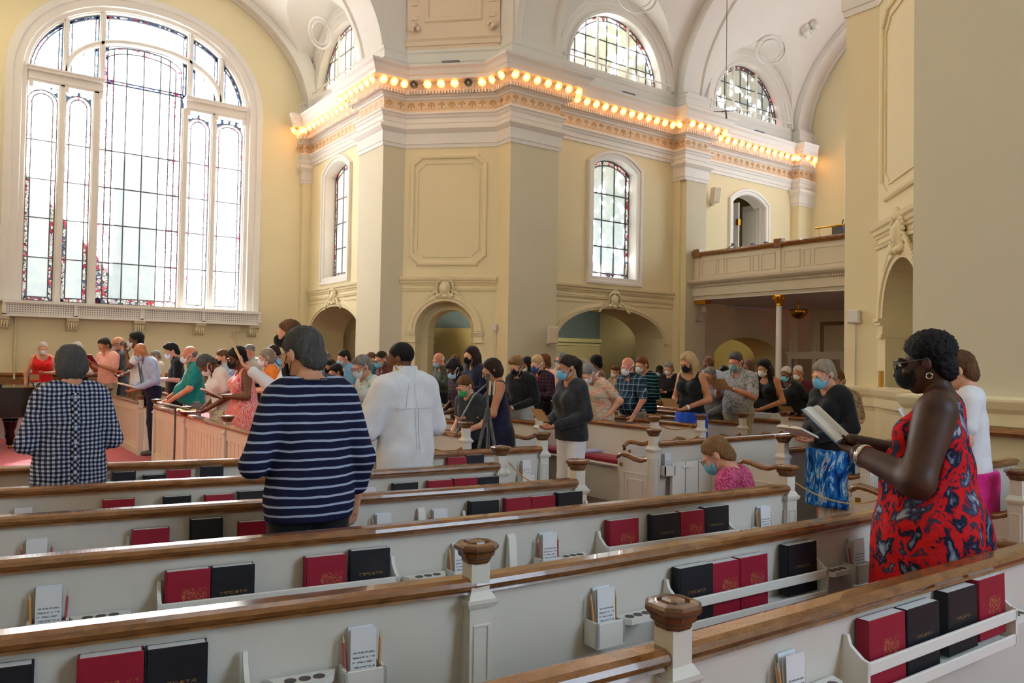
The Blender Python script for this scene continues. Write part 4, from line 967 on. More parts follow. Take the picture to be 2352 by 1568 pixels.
# nave rows facing the chancel
for i, (x, y0) in enumerate(((3.30, 7.6), (4.15, 6.5), (4.92, 7.3), (5.72, 7.36), (6.5, 6.25), (7.28, 6.25), (8.05, 6.25), (8.83, 6.2), (9.6, 6.2), (10.4, 6.2), (11.2, 6.2), (12.0, 6.2), (12.8, 6.2), (13.6, 6.2))):
    ords = ['first', 'second', 'third', 'fourth', 'fifth', 'sixth', 'seventh', 'eighth', 'ninth', 'tenth', 'eleventh', 'twelfth', 'thirteenth', 'fourteenth'][i]
    pew('cream nave pew, %s behind the panelled front' % ords, [(x, y0), (x, 9.0), (x, 11.9)], (True, True), group='nave pews facing left', arms=(True, False), finposts=(True, i < 3))
for i, x in enumerate((3.35, 4.15, 4.95, 5.75)):
    pew('cream pew of the far left block, %s row' % ('first', 'second', 'third', 'last')[i], [(x, 13.3), (x, 17.0)], (True, True), group='pews of the far left block', arms=(True, False), finposts=(True, False))
for i, y in enumerate((17.15, 17.95, 18.7)):
    pew('cream pew along the window wall, %s row' % ('front', 'middle', 'back')[i], [(2.5, y), (-0.1, y)], (True, False), group='pews along the window wall', arms=(False, False), finposts=(i == 0, False), z=0.9)
# panelled fronts before the nave pews, boards set one by one
def front(label, y0, y1, x=2.46, h=0.82):
    o = empty('panelled_front', (x, y0, 0), label, 'panel')
    m = MB(); m.box(x, x + 0.05, y0, y1, 0.0, 0.16); m.box(x - 0.012, x + 0.05, y0, y1, 0.0, 0.10); m.box(x, x + 0.05, y0, y1, 0.66, h - 0.03); m.build('frame', M_CHOIR, o)
    n = int((y1 - y0) / 0.13)
    for k in range(n):
        a, b = y0 + (y1 - y0) * k / n, y0 + (y1 - y0) * (k + 1) / n
        MB().box(x + 0.012, x + 0.04, a + 0.006, b - 0.006, 0.15, 0.67, None, 0.004).build('board', M_CHOIR, o)
    MB().sweep([(x + 0.02, y0), (x + 0.02, y1)], [(-0.05, h - 0.03), (-0.055, h - 0.01), (-0.04, h + 0.008), (0.04, h + 0.01), (0.055, h - 0.01), (0.05, h - 0.03)], None, 1).build('cap_rail', M_WOOD, o)
    k = max(2, int((y1 - y0) / 1.6) + 1)
    for i in range(k): post(o, x + 0.02, y0 + (y1 - y0) * i / (k - 1), 0.86, math.pi / 2)
    return o
front('pinkish panelled front before the person in the pink dress', 6.9, 12.15)
front('pinkish panelled front behind the chequered shirt', 13.25, 16.2)
MB_ = MB(); MB_.box(2.52, 2.86, 13.16, 13.24, 0, 0.74, None, 0.005)
o = tag(MB_.build('gate_panel', M_TRIM), 'white gate panel beside the person in the blue shirt', 'panel')
MB().box(2.50, 2.88, 13.14, 13.26, 0.74, 0.765).build('cap', M_WOOD, o); MB().sweep([(2.58, 0.2), (2.80, 0.2), (2.80, 0.62), (2.58, 0.62)], [(-0.006, 0.0), (0, 0.008), (0.006, 0)], lambda u, z, w: (u, 13.16 - w, z), 1, True).build('moulding', M_TRIM, o)
tag(MB().sweep([(7.05, -1), (7.05, 3.5)], [(0, 1.02), (0.05, 1.02), (0.07, 1.05), (0.05, 1.09), (0, 1.09)], None, 1).build('wall_rail', M_WOOD), 'dark wooden rail along the near grey wall', 'rail')

# ---- hymnals, card boxes, glass holders, pencils on the pew backs
def gilt_cover(name, base, c2, lines):
    t = NT(name); v = t.coord(); n = t.noise(v, 60, 3); w = t.noise(v, 9, 2)
    col = t.mix(w.outputs[0], base, c2)
    sp = t.n('ShaderNodeSeparateXYZ'); t.l(v, sp.inputs[0])
    if lines:   # blurred gilt title, as faint as in the photograph
        a = t.math('LESS_THAN', t.math('ABSOLUTE', t.math('SUBTRACT', sp.outputs[2], lines[0])), lines[1])
        b = t.math('LESS_THAN', t.math('ABSOLUTE', t.math('SUBTRACT', sp.outputs[0], lines[2])), lines[3])
        k = t.math('MULTIPLY', t.math('MULTIPLY', a, b), t.math('GREATER_THAN', t.noise(v, lines[4], 2, 0.7, 1.5).outputs[0], 0.55))
        col = t.mix(t.math('MULTIPLY', k, 0.7), col, '#b98a45')
    t.bsdf(col, 0.5, 0, 0.35, n.outputs[0], 0.15, 0.002); return t.m
M_RED = gilt_cover('red_hymnal_cover', '#8c0f2a', '#9c1c38', (0.115, 0.035, 0.02, 0.045, 95))
M_NAVY = gilt_cover('black_hymnal_cover', '#14161d', '#1d2028', (0.12, 0.006, 0.0, 0.05, 120))
M_PAGE = plain('page_edges', '#f4f4f6', 0.8)
def book_parts(w, h, d, mat):
    m = MB(); m.box(-w / 2, w / 2, 0, 0.004, 0, h, None, 0.0015); m.box(-w / 2, w / 2, d - 0.004, d, 0, h, None, 0.0015); m.box(-w / 2 - 0.003, -w / 2 + 0.004, 0, d, 0, h, None, 0.0015)
    p = MB(); p.box(-w / 2 + 0.004, w / 2 - 0.006, 0.004, d - 0.004, 0.004, h - 0.0005)
    return m.mesh('cover', mat), p.mesh('pages', M_PAGE)
BK = {}
BZ = {}
BKN = 0
def hymnal(row, p0, p1, ytop, col, label, lean=0.0):
    """book seen between pixel columns p0..p1 with its upper front edge at ytop"""
    a, an = row_at(ROWS[row], p0, ytop, -0.055); b, _ = row_at(ROWS[row], p1, ytop, -0.055)
    w = math.hypot(b[0] - a[0], b[1] - a[1]); w = min(0.21, max(0.13, w)); key = (col, round(w, 2))
    h = 0.22
    if key not in BK: BK[key] = book_parts(round(w, 2) - 0.004, h, 0.044, {'r': M_RED, 'b': M_NAVY}[col])
    mid = (a + b) / 2; z = (a[2] + b[2]) / 2 - h
    zz = min(0.60, max(0.40, z)); BZ.setdefault(row, []).append(zz)
    o = empty('hymnal', (mid[0], mid[1], zz), label, 'book', 'hymnals in the pew racks', rz=an)
    for nm, me in zip(('cover', 'pages'), BK[key]):
        c = bpy.data.objects.new(nm, me); COL.objects.link(c); c.parent = o; c.rotation_euler = (math.radians(-1.5), 0, 0)
    return zz
def rack(row, p0, p1, y, zb=0.44, slats=True):
    a, an = row_at(ROWS[row], p0, y, -0.06); b, _ = row_at(ROWS[row], p1, y, -0.06)
    L = math.hypot(b[0] - a[0], b[1] - a[1]); c, s = math.cos(an), math.sin(an)
    base, _ = row_at(ROWS[row], p0, y, 0.0)
    f = lambda u, v, z: (a[0] + u * c - v * s, a[1] + u * s + v * c, z)
    zb = sum(BZ[row]) / len(BZ[row]) - 0.03
    o = MB().box(0, L, -0.015, 0.075, zb + 0.012, zb + 0.024, f).build('book_rack', M_TRIM, ROWS[row + 'o'])
    for z0, z1 in ((zb + 0.092, zb + 0.132), (zb, zb + 0.04)):
        MB().box(-0.01, L + 0.01, -0.02, -0.008, z0, z1, f, 0.003).build('rack_slat', M_TRIM, o)
    for u in (-0.012, L):
        m = MB(); ol = [(-0.02, zb - 0.002), (0.09, zb - 0.02), (0.062, zb + 0.2), (0.05, zb + 0.2), (0.04, zb + 0.17), (0.0, zb + 0.14), (-0.02, zb + 0.135)]; k = len(ol)
        m.add([f(u, v, z) for v, z in ol] + [f(u + 0.014, v, z) for v, z in ol], [tuple(range(k)), tuple(range(2 * k - 1, k - 1, -1))] + [(i, (i + 1) % k, k + (i + 1) % k, k + i) for i in range(k)])
        m.build('rack_end', M_TRIM, o)
BOOKS = {
 'r6': ('nearest pew', [(1995, 2088, 1415, 'r'), (2086, 2162, 1390, 'b'), (2178, 2250, 1352, 'b'), (2246, 2316, 1325, 'r')]),
 'r5': ('pew with the mid finial', [(-60, 72, 1535, 'b'), (178, 333, 1505, 'r'), (333, 482, 1485, 'b'), (1565, 1640, 1300, 'b'), (1640, 1702, 1290, 'r'), (1702, 1766, 1277, 'r'), (1810, 1880, 1248, 'b')]),
 'r4': ('pew before the magenta top', [(380, 487, 1310, 'r'), (487, 588, 1300, 'b'), (703, 799, 1277, 'r'), (808, 898, 1262, 'b'), (1402, 1470, 1193, 'r'), (1503, 1563, 1180, 'b'), (1565, 1622, 1173, 'r'), (1620, 1676, 1163, 'b')]),
 'r3': ('pew under the striped top', [(305, 390, 1215, 'r'), (436, 515, 1192, 'b'), (548, 616, 1198, 'r'), (1083, 1147, 1150, 'b'), (1165, 1222, 1143, 'r'), (1222, 1278, 1139, 'r'), (1284, 1340, 1130, 'b')]),
 'r2': ('pew before the white shirt', [(237, 310, 1147, 'r'), (375, 440, 1140, 'b'), (470, 537, 1136, 'r'), (547, 608, 1128, 'b'), (906, 962, 1109, 'b'), (986, 1042, 1103, 'r'), (1045, 1098, 1098, 'r'), (1098, 1148, 1095, 'b')]),
 'r1': ('farthest near pew', [(258, 312, 1084, 'b'), (328, 382, 1091, 'b'), (384, 440, 1079, 'r'), (460, 515, 1071, 'b'), (1030, 1073, 1050, 'r'), (1073, 1113, 1044, 'b')])}
ORD = ['first', 'second', 'third', 'fourth', 'fifth', 'sixth', 'seventh', 'eighth', 'ninth']
for r, (where, L) in BOOKS.items():
    cnt = {'r': 0, 'b': 0}
    for p0, p1, y, c in L:
        hymnal(r, p0, p1, y, c, '%s %s hymnal from the left on the %s' % (ORD[cnt[c]], {'r': 'red', 'b': 'black'}[c], where)); cnt[c] += 1
for r, p0, p1, y in (('r6', 1985, 2318, 1480), ('r5', 1556, 1888, 1370), ('r5', -120, 560, 1560), ('r4', 370, 905, 1370), ('r4', 1392, 1680, 1250), ('r3', 296, 640, 1290), ('r3', 1076, 1345, 1200), ('r2', 228, 640, 1200), ('r2', 896, 1152, 1160), ('r1', 250, 520, 1140), ('r1', 1020, 1120, 1100)):
    rack(r, p0, p1, y, 0.455 if r != 'r6' else 0.43)
M_PAPER = plain('white_card', '#e9e9ee', 0.7)
def card_mat(i):
    t = NT('printed_card_%d' % i); v = t.coord(); sp = t.n('ShaderNodeSeparateXYZ'); t.l(v, sp.inputs[0])
    ln = t.math('FRACT', t.math('MULTIPLY', sp.outputs[2], 70)); a = t.math('LESS_THAN', ln, 0.38)
    n = t.noise(v, 130, 2); b = t.math('GREATER_THAN', n.outputs[0], 0.46)
    mid = t.math('LESS_THAN', t.math('ABSOLUTE', sp.outputs[0]), 0.035); top = t.math('LESS_THAN', sp.outputs[2], 0.125)
    k = t.math('MULTIPLY', t.math('MULTIPLY', a, b), t.math('MULTIPLY', mid, top))
    t.bsdf(t.mix(t.math('MULTIPLY', k, 0.75), '#e9e9ee', ('#30343c', '#3c5a5c')[i]), 0.7); return t.m
M_CARD = [card_mat(0), card_mat(1)]
M_PENR = plain('red_pencil_paint', '#b3222a', 0.4); M_PENO = plain('orange_pencil_paint', '#d98a22', 0.4); M_TIP = plain('pencil_wood', '#d8b27c', 0.6)
def pencil(p, mat, label, rz, tilt):
    o = empty('pencil', p, label, 'pencil', 'pencils in the card boxes', rz=rz)
    for nm, pr, mt in (('shaft', [(0.0045, 0), (0.0045, 0.15)], mat), ('tip', [(0.0045, 0.15), (0.0008, 0.172)], M_TIP)):
        m = MB(); m.lathe(pr, 6); c = bpy.data.objects.new(nm, m.mesh(nm, mt)); COL.objects.link(c); c.parent = o; c.rotation_euler = (math.radians(-6), math.radians(tilt), 0)
def card_box(row, px, py, where, i, pens='ro', z=None, spread=0.0):
    p, an = row_at(ROWS[row], px, py, -0.045); c, s = math.cos(an), math.sin(an)
    f = lambda u, v, zz: (p[0] + u * c - v * s, p[1] + u * s + v * c, zz)
    z0 = (p[2] - 0.165) if z is None else z; z0 = min(0.58, max(0.44, z0))
    o = empty('card_box', (p[0], p[1], z0 - 0.02), 'white card box on the ' + where, 'box', 'card boxes on the pew backs')
    m = MB(); m.box(-0.065, 0.065, -0.022, -0.012, z0 - 0.03, z0 + 0.055, f, 0.002); m.box(-0.065, -0.055, -0.022, 0.055, z0 - 0.03, z0 + 0.055, f); m.box(0.055, 0.065, -0.022, 0.055, z0 - 0.03, z0 + 0.055, f); m.box(-0.065, 0.065, -0.022, 0.055, z0 - 0.035, z0 - 0.028, f); m.build('box_body', M_TRIM, o)
    st = empty('card_stack', (p[0], p[1], z0 - 0.02), 'white cards in the box, ' + where, 'cards', 'cards in the boxes')
    for k in range(4):
        q = MB(); q.box(-0.04, 0.04, 0.0, 0.0025, 0.0, 0.19 - 0.006 * (k % 2), None)
        e = bpy.data.objects.new('card', q.mesh('card', M_CARD[i] if k == 0 else M_PAPER)); COL.objects.link(e); e.parent = st
        e.location = (-s * (0.002 + 0.008 * k), c * (0.002 + 0.008 * k), 0.0); e.rotation_euler = (math.radians(-3 - 2 * k), spread * (k - 1.5), an + 0.03 * (k - 1.5))
    for k, ch in enumerate(pens):
        u = -0.05 if k == 0 else 0.05
        pencil(f(u, 0.01, z0 - 0.02), M_PENR if ch == 'r' else M_PENO, ('red' if ch == 'r' else 'orange') + ' pencil, %s in the box, ' % ('left' if k == 0 else 'right') + where, an, 3 if k else -3)
CB = [('r6', 1835, 1475, 'nearest pew, left of its book rack', 0, 'or'), ('r5', 838, 1437, 'pew with the mid finial, left part', 0, 'ro'), ('r5', 1397, 1345, 'pew with the mid finial, centre', 1, 'oo'), ('r5', 1978, 1232, 'pew with the mid finial, beside the floral dress', 0, 'r'),
      ('r4', 112, 1350, 'pew before the magenta top, far left', 1, 'or'), ('r4', 1066, 1245, 'pew before the magenta top, behind the mid finial', 1, 'o'), ('r4', 1266, 1225, 'pew before the magenta top, centre', 0, 'rr'), ('r4', 1762, 1160, 'pew before the magenta top, right end', 0, 'or'),
      ('r3', 84, 1242, 'pew under the striped top, far left', 1, 'rr'), ('r3', 884, 1180, 'pew under the striped top, right of the striped top', 0, 'o'), ('r3', 1014, 1170, 'pew under the striped top, centre', 0, 'r'),
      ('r2', 53, 1170, 'pew before the white shirt, far left', 1, ''), ('r2', 851, 1120, 'pew before the white shirt, right of the striped sleeve', 0, ''), ('r1', 1212, 1058, 'farthest near pew, right end', 0, 'r'),
      ('q1', 1536, 1040, 'middle-aisle pew, beside its door', 0, '')]
for c in CB: card_box(*c)
M_RUBBER = plain('dark_rubber', '#3a2320', 0.7)
def cup_holder(row, px, py, where):
    p, an = row_at(ROWS[row], px, py, -0.05); c, s = math.cos(an), math.sin(an); f = lambda u, v, zz: (p[0] + u * c - v * s, p[1] + u * s + v * c, zz)
    z = min(0.62, max(0.47, p[2]))
    o = empty('glass_holder', (p[0], p[1], z), 'white three-hole glass holder on the ' + where, 'holder', 'communion glass holders')
    m = MB(); ol = [(-0.10, 0.045), (-0.085, 0.005), (-0.055, -0.022), (0.055, -0.022), (0.085, 0.005), (0.10, 0.045)]; k = len(ol)
    m.add([f(u, v, z - 0.012) for u, v in ol] + [f(u, v, z + 0.01) for u, v in ol], [tuple(range(k - 1, -1, -1)), tuple(range(k, 2 * k))] + [(i, (i + 1) % k, k + (i + 1) % k, k + i) for i in range(k)]); m.build('shelf', M_TRIM, o)
    for u in (-0.042, 0.0, 0.042):
        m = MB(); m.lathe([(0.018, 0.0), (0.018, 0.0115)], 12, f(u, 0.006, z)); m.build('ring', M_RUBBER, o)
for a in (('r6', 1900, 1515, 'nearest pew, right of its card box'), ('r6', 2335, 1365, 'nearest pew, at the right frame edge'), ('r5', 702, 1523, 'pew with the mid finial, left part'), ('r5', 1468, 1378, 'pew with the mid finial, centre'), ('r5', 1926, 1275, 'pew with the mid finial, beside the floral dress'),
          ('r4', 232, 1390, 'pew before the magenta top, far left'), ('r4', 985, 1297, 'pew before the magenta top, left of the mid finial'), ('r4', 1318, 1250, 'pew before the magenta top, centre'), ('r4', 1720, 1190, 'pew before the magenta top, right end'), ('q1', 1575, 1048, 'middle-aisle pew')): cup_holder(*a)
def fin(row, px, py):
    p, an = row_at(ROWS[row], px, py, 0); c, s = math.cos(an), math.sin(an); f = lambda u, v, zz: (p[0] + u * c - v * s, p[1] + u * s + v * c, zz)
    m = MB(); ol = [(0.03, 0.1), (-0.10, 0.1), (-0.02, 0.74), (0.0, 0.76)]; m.add([f(-0.02, v, z) for v, z in ol] + [f(0.02, v, z) for v, z in ol], [(0, 1, 2, 3), (7, 6, 5, 4), (0, 4, 5, 1), (1, 5, 6, 2), (2, 6, 7, 3)]); m.build('support_fin', M_TRIM, ROWS[row + 'o'])
fin('r4', 1172, 1260); fin('r3', 966, 1180)
# cords across the pew openings
def cord(a, b, sag, r, mat, label):
    pts = [tuple(np.array(a) * (1 - t) + np.array(b) * t - np.array([0, 0, sag * 4 * t * (1 - t)])) for t in np.linspace(0, 1, 13)]
    tag(MB().tube(pts, r, 6).build('cord', mat, None, True), label, 'cord')
cord((3.22, 4.48, 0.86), (3.22, 3.76, 0.84), 0.10, 0.004, M_BRASS, 'thin brass chain hanging from a finial by the white trousers')
cord((4.16, 2.90, 0.90), (5.42, 2.95, 0.66), 0.10, 0.005, plain('yellow_cord', '#b08a2a', 0.7), 'yellow cord tied to the finial below the blue skirt')
cord((6.53, 6.27, 0.9), (7.30, 6.27, 0.9), 0.10, 0.006, M_BRASS, 'thin brass chain between two finials below the blue shorts')
# ================================================================== smooth solids: a small distance-field mesher
class Field:
    def __init__(s, lo, hi, v):
        s.v = v; s.lo = np.array(lo, float) - 2 * v
        n = np.ceil((np.array(hi, float) + 2 * v - s.lo) / v).astype(int) + 1
        s.ax = [(s.lo[i] + v * np.arange(n[i])).astype(np.float32) for i in range(3)]
        s.F = np.full(tuple(n), 0.2, np.float32)
    def win(s, lo, hi):
        sl = []
        for i in range(3):
            a = int(np.floor((lo[i] - s.lo[i]) / s.v)); b = int(np.ceil((hi[i] - s.lo[i]) / s.v)) + 1
            sl.append(slice(max(0, a), max(0, min(len(s.ax[i]), b))))
        return tuple(sl)
    def grid(s, sl): return np.meshgrid(s.ax[0][sl[0]], s.ax[1][sl[1]], s.ax[2][sl[2]], indexing='ij')
    def merge(s, sl, d, k, op):
        F = s.F[sl]
        if F.size == 0: return
        if op == 'sub':
            d = -d
            if k > 0: h = np.maximum(k - np.abs(F - d), 0) / k; s.F[sl] = np.maximum(F, d) + h * h * k * 0.25
            else: s.F[sl] = np.maximum(F, d)
        else:
            if k > 0: h = np.maximum(k - np.abs(F - d), 0) / k; s.F[sl] = np.minimum(F, d) - h * h * k * 0.25
            else: s.F[sl] = np.minimum(F, d)
    def rc(s, a, b, ra, rb=None, k=0.03, sy=1.0, op='add', T=None, g=0.0):
        rb = ra if rb is None else rb; ra += g; rb += g
        a = np.array(a, float); b = np.array(b, float)
        if T is not None: R, c = T; a, b = R @ a + c, R @ b + c
        m = max(ra, rb) + k + 2 * s.v; sl = s.win(np.minimum(a, b) - m, np.maximum(a, b) + m)
        X, Y, Z = s.grid(sl)
        if X.size == 0: return s
        px, py, pz = X - a[0], (Y - a[1]) / sy, Z - a[2]; e = b - a; e = np.array([e[0], e[1] / sy, e[2]]); L = max(e @ e, 1e-9)
        t = np.clip((px * e[0] + py * e[1] + pz * e[2]) / L, 0, 1)
        d = np.sqrt((px - t * e[0]) ** 2 + (py - t * e[1]) ** 2 + (pz - t * e[2]) ** 2) - (ra + (rb - ra) * t)
        s.merge(sl, (d * min(1, sy)).astype(np.float32), k, op); return s
    def el(s, c, r, k=0.03, op='add', T=None, g=0.0, noise=0.0, nf=60.0):
        c = np.array(c, float); r = np.array(r, float) + g; R = np.eye(3)
        if T is not None: R, o = T; c = R @ c + o
        m = r.max() + k + 2 * s.v + noise; sl = s.win(c - m, c + m); X, Y, Z = s.grid(sl)
        if X.size == 0: return s
        P = np.stack([X - c[0], Y - c[1], Z - c[2]], -1) @ R
        q = P / r; k0 = np.sqrt((q * q).sum(-1)); k1 = np.sqrt(((P / (r * r)) ** 2).sum(-1)) + 1e-6
        d = k0 * (k0 - 1) / k1
        if noise: d = d + noise * (np.sin(P[..., 0] * nf + 1.3 * np.sin(P[..., 2] * nf * .7)) * np.sin(P[..., 1] * nf * 1.1 + 2 * np.sin(P[..., 0] * nf * .6)) * np.sin(P[..., 2] * nf * .9 + 0.5))
        s.merge(sl, d.astype(np.float32), k, op); return s
    def cut(s, n, c, T=None, k=0.0):
        """keep where n.p <= c"""
        n = np.array(n, float)
        if T is not None: R, o = T; n2 = R @ n; c = c + n2 @ o; n = n2
        X, Y, Z = s.grid((slice(None),) * 3); L = np.linalg.norm(n)
        d = ((n[0] * X + n[1] * Y + n[2] * Z - c) / L).astype(np.float32)
        if k > 0: h = np.maximum(k - np.abs(s.F - d), 0) / k; s.F = np.maximum(s.F, d) + h * h * k * 0.25
        else: s.F = np.maximum(s.F, d)
        return s
    def ripple(s, amp, fx, fy, fz, ph=0.0):
        X, Y, Z = s.grid((slice(None),) * 3)
        s.F = s.F + (amp * np.sin(fx * X + fz * Z * .6 + ph + 1.5 * np.sin(fz * Z + fy * Y)) * np.cos(fy * Y + 0.7 * fx * X + ph)).astype(np.float32); return s
    def mesh(s):
        F = s.F; S = F < 0; n = np.array(F.shape) - 1
        cnt = np.zeros(tuple(n), np.int8)
        for i in (0, 1):
            for j in (0, 1):
                for k in (0, 1): cnt += S[i:n[0] + i, j:n[1] + j, k:n[2] + k]
        act = (cnt > 0) & (cnt < 8); idx = np.argwhere(act)
        if len(idx) == 0: return np.zeros((0, 3)), np.zeros((0, 4), int)
        pos = np.zeros((len(idx), 3)); num = np.zeros(len(idx))
        for a in ((0, 0, 0), (1, 0, 0), (0, 1, 0), (0, 0, 1), (1, 1, 0), (1, 0, 1), (0, 1, 1), (1, 1, 1)):
            for d in range(3):
                if a[d]: continue
                b = list(a); b[d] = 1; ia = idx + np.array(a); ib = idx + np.array(b)
                fa = F[ia[:, 0], ia[:, 1], ia[:, 2]]; fb = F[ib[:, 0], ib[:, 1], ib[:, 2]]
                cr = (fa < 0) != (fb < 0); t = np.where(cr, fa / np.where(fa - fb == 0, 1, fa - fb), 0)
                p = np.tile(np.array(a, float), (len(idx), 1)); p[:, d] += t
                pos += p * cr[:, None]; num += cr
        V = s.lo + s.v * (idx + pos / num[:, None])
        vid = np.full(tuple(n), -1, np.int64); vid[act] = np.arange(len(idx)); Q = []
        for d in range(3):
            o1, o2 = [(1, 2), (2, 0), (0, 1)][d]
            sl0 = [slice(1, -1)] * 3; sl1 = [slice(1, -1)] * 3; sl0[d] = slice(0, -1); sl1[d] = slice(1, None)
            A, B = S[tuple(sl0)], S[tuple(sl1)]; e = np.argwhere(A != B)
            if len(e) == 0: continue
            flip = A[e[:, 0], e[:, 1], e[:, 2]]
            base = e.copy(); base[:, o1] += 1; base[:, o2] += 1
            c = []
            for q1, q2 in ((-1, -1), (0, -1), (0, 0), (-1, 0)):
                g = base.copy(); g[:, o1] += q1; g[:, o2] += q2; c.append(vid[g[:, 0], g[:, 1], g[:, 2]])
            q = np.stack(c, 1); q[~flip] = q[~flip][:, ::-1]; Q.append(q)
        Q = np.concatenate(Q); Q = Q[(Q >= 0).all(1)]
        return V, Q
def fast_mesh(name, V, Q, mats, smooth=True):
    me = bpy.data.meshes.new(name); me.vertices.add(len(V)); me.vertices.foreach_set('co', np.asarray(V, np.float32).ravel())
    me.loops.add(Q.size); me.loops.foreach_set('vertex_index', Q.astype(np.int32).ravel())
    me.polygons.add(len(Q)); me.polygons.foreach_set('loop_start', np.arange(0, Q.size, 4, dtype=np.int32)); me.polygons.foreach_set('loop_total', np.full(len(Q), 4, np.int32))
    for m in (mats if isinstance(mats, (list, tuple)) else [mats]): me.materials.append(m)
    me.polygons.foreach_set('use_smooth', np.ones(len(Q), bool)); me.update(calc_edges=True); return me
def join_vq(parts):
    V = []; Q = []; b = 0
    for v, q in parts:
        V.append(v); Q.append(q + b); b += len(v)
    return np.concatenate(V), np.concatenate(Q)

# ---- cartouches over the arches: shield, scrolls, leafy spray
def cartouche_mesh(wide=1.0):
    f = Field((-0.55, -0.02, -0.32), (0.55, 0.16, 0.36), 0.011)
    f.el((0, 0.03, 0.02), (0.13, 0.06, 0.17), 0.01); f.el((0, 0.07, 0.02), (0.085, 0.05, 0.12), 0.01)
    for sx in (-1, 1):
        for a in np.linspace(0, 1, 13):   # C scroll beside the shield
            t = math.radians(115 - 250 * a); f.el((sx * (0.14 + 0.055 * math.cos(t) * 1.0), 0.05, 0.02 + 0.17 * math.sin(t)), (0.028,) * 3, 0.008)
        f.el((sx * 0.10, 0.06, 0.22), (0.05, 0.04, 0.04), 0.01); f.el((sx * 0.18, 0.05, -0.16), (0.045, 0.045, 0.045), 0.01)
        for i in range(9):                # spray of leaves down the arch
            u = 0.20 + 0.035 * i; z = -0.06 - 0.02 * i - 0.0016 * i * i
            f.rc((sx * u, 0.03, z), (sx * (u + 0.055), 0.045, z + 0.045 - 0.004 * i), 0.026, 0.013, 0.006)
            f.rc((sx * u, 0.03, z), (sx * (u + 0.06), 0.045, z - 0.025), 0.024, 0.012, 0.006)
    for i in range(7):                    # shell on top
        t = math.radians(20 + 140 * i / 6); f.rc((0, 0.05, 0.20), (0.10 * math.cos(t), 0.06, 0.20 + 0.11 * math.sin(t)), 0.016, 0.024, 0.008)
    f.el((0, 0.05, -0.17), (0.07, 0.05, 0.05), 0.012)
    f.cut((0, -1, 0), 0.0)
    V, Q = f.mesh(); V[:, 0] *= wide; return fast_mesh('cartouche', V, Q, M_WALL)
CME = cartouche_mesh(); CMW = cartouche_mesh(1.15)
def cart(me, fn, u, z, label, sc=1.0):
    p = fn(u, z, 0.02); q = fn(u + 1, z, 0.02); rz = math.atan2(q[1] - p[1], q[0] - p[0])
    n = np.array(fn(u, z, 1.02)) - np.array(p); c, s = math.cos(rz), math.sin(rz)
    if -s * n[0] + c * n[1] < 0: rz += math.pi
    tag(inst('cartouche', me, p, rz, None, sc), label, 'ornament', 'plaster cartouches')
cart(CME, fP, 0.91, 2.99, 'yellow plaster cartouche over the diagonal pier doorway', 0.88)
cart(CMW, fC, cC1, 2.93, 'grey plaster cartouche over the wide arch', 0.78)
cart(CMW, fL, cL, 2.96, 'pale yellow plaster cartouche over the far left arch', 0.82)
cart(CME, fQ, 0.91, 2.99, 'large yellow plaster cartouche on the near right pier', 0.95)
# clusters of plaster fruit at the foot of the pendentive and on the vault
def cluster(loc, r, label, seed, nrm, mat=M_WHITE):
    rs = np.random.RandomState(seed); f = Field((-r, -r, -r), (r, r, r), r / 14)
    for i in range(16):
        d = rs.normal(size=3); d /= np.linalg.norm(d); f.el(d * r * 0.5, (r * rs.uniform(0.2, 0.34),) * 3, 0.01)
    V, Q = f.mesh(); tag(inst('plaster_cluster', fast_mesh('plaster_cluster', V, Q, mat), loc), label, 'ornament', 'plaster clusters')
cluster(fP(0.16, 8.38, 0.08), 0.16, 'plaster cluster at the left foot of the pendentive over the pier', 1, None, M_FRIEZE); cluster(fP(1.8, 8.38, 0.08), 0.15, 'plaster cluster at the right foot of the pendentive over the pier', 2, None, M_FRIEZE)
zz, nn = vault_pt(11.75); cluster((17.7, 11.75, zz - 0.1), 0.30, 'leafy plaster cartouche on the vault over the gallery', 4, None)

# ---- grand piano at the left frame edge
pn = empty('grand_piano', (0.55, 14.9, 0), 'black grand piano cut off by the left frame edge', 'piano')
t = NT('piano_lacquer'); t.bsdf('#0b0b0d', t.math('MULTIPLY', t.noise(t.coord(), 8, 2).outputs[0], 0.2), 0, 0.5); M_PIANO = t.m
def pf(x, y, z): return (0.50 + x, 15.5 + y, z)
ol = [(0.66, -0.70), (0.68, 0.40), (0.55, 0.72), (0.1, 0.78), (-0.6, 0.72), (-0.9, 0.7), (-0.9, -0.72), (0.5, -0.74)]
k = len(ol)
def prism(z0, z1, g=0.0): return ([pf(x * (1 + g), y * (1 + g), z0) for x, y in ol] + [pf(x * (1 + g), y * (1 + g), z1) for x, y in ol], [tuple(range(k))[::-1], tuple(range(k, 2 * k))] + [(i, (i + 1) % k, k + (i + 1) % k, k + i) for i in range(k)])
MB().add(*prism(0.52, 0.97)).build('case', M_PIANO, pn); MB().add(*prism(0.97, 1.0, 0.02)).build('lid', M_PIANO, pn)
MB().box(-0.75, 0.25, -0.5, -0.3, 1.0, 1.06, pf, 0.01).build('music_desk', M_PIANO, pn)
for x, y in ((0.38, -0.42), (0.42, 0.42), (-0.7, 0.0)):
    m = MB(); m.lathe([(0.045, 0.06), (0.055, 0.1), (0.05, 0.14), (0.075, 0.2), (0.06, 0.28), (0.085, 0.34), (0.10, 0.42), (0.12, 0.49)], 12, pf(x, y, 0)); m.build('leg', M_PIANO, pn, True)
    m = MB(); m.lathe([(0.02, 0.0), (0.035, 0.03), (0.02, 0.06)], 10, pf(x, y, 0)); m.build('caster', M_BRASS, pn)

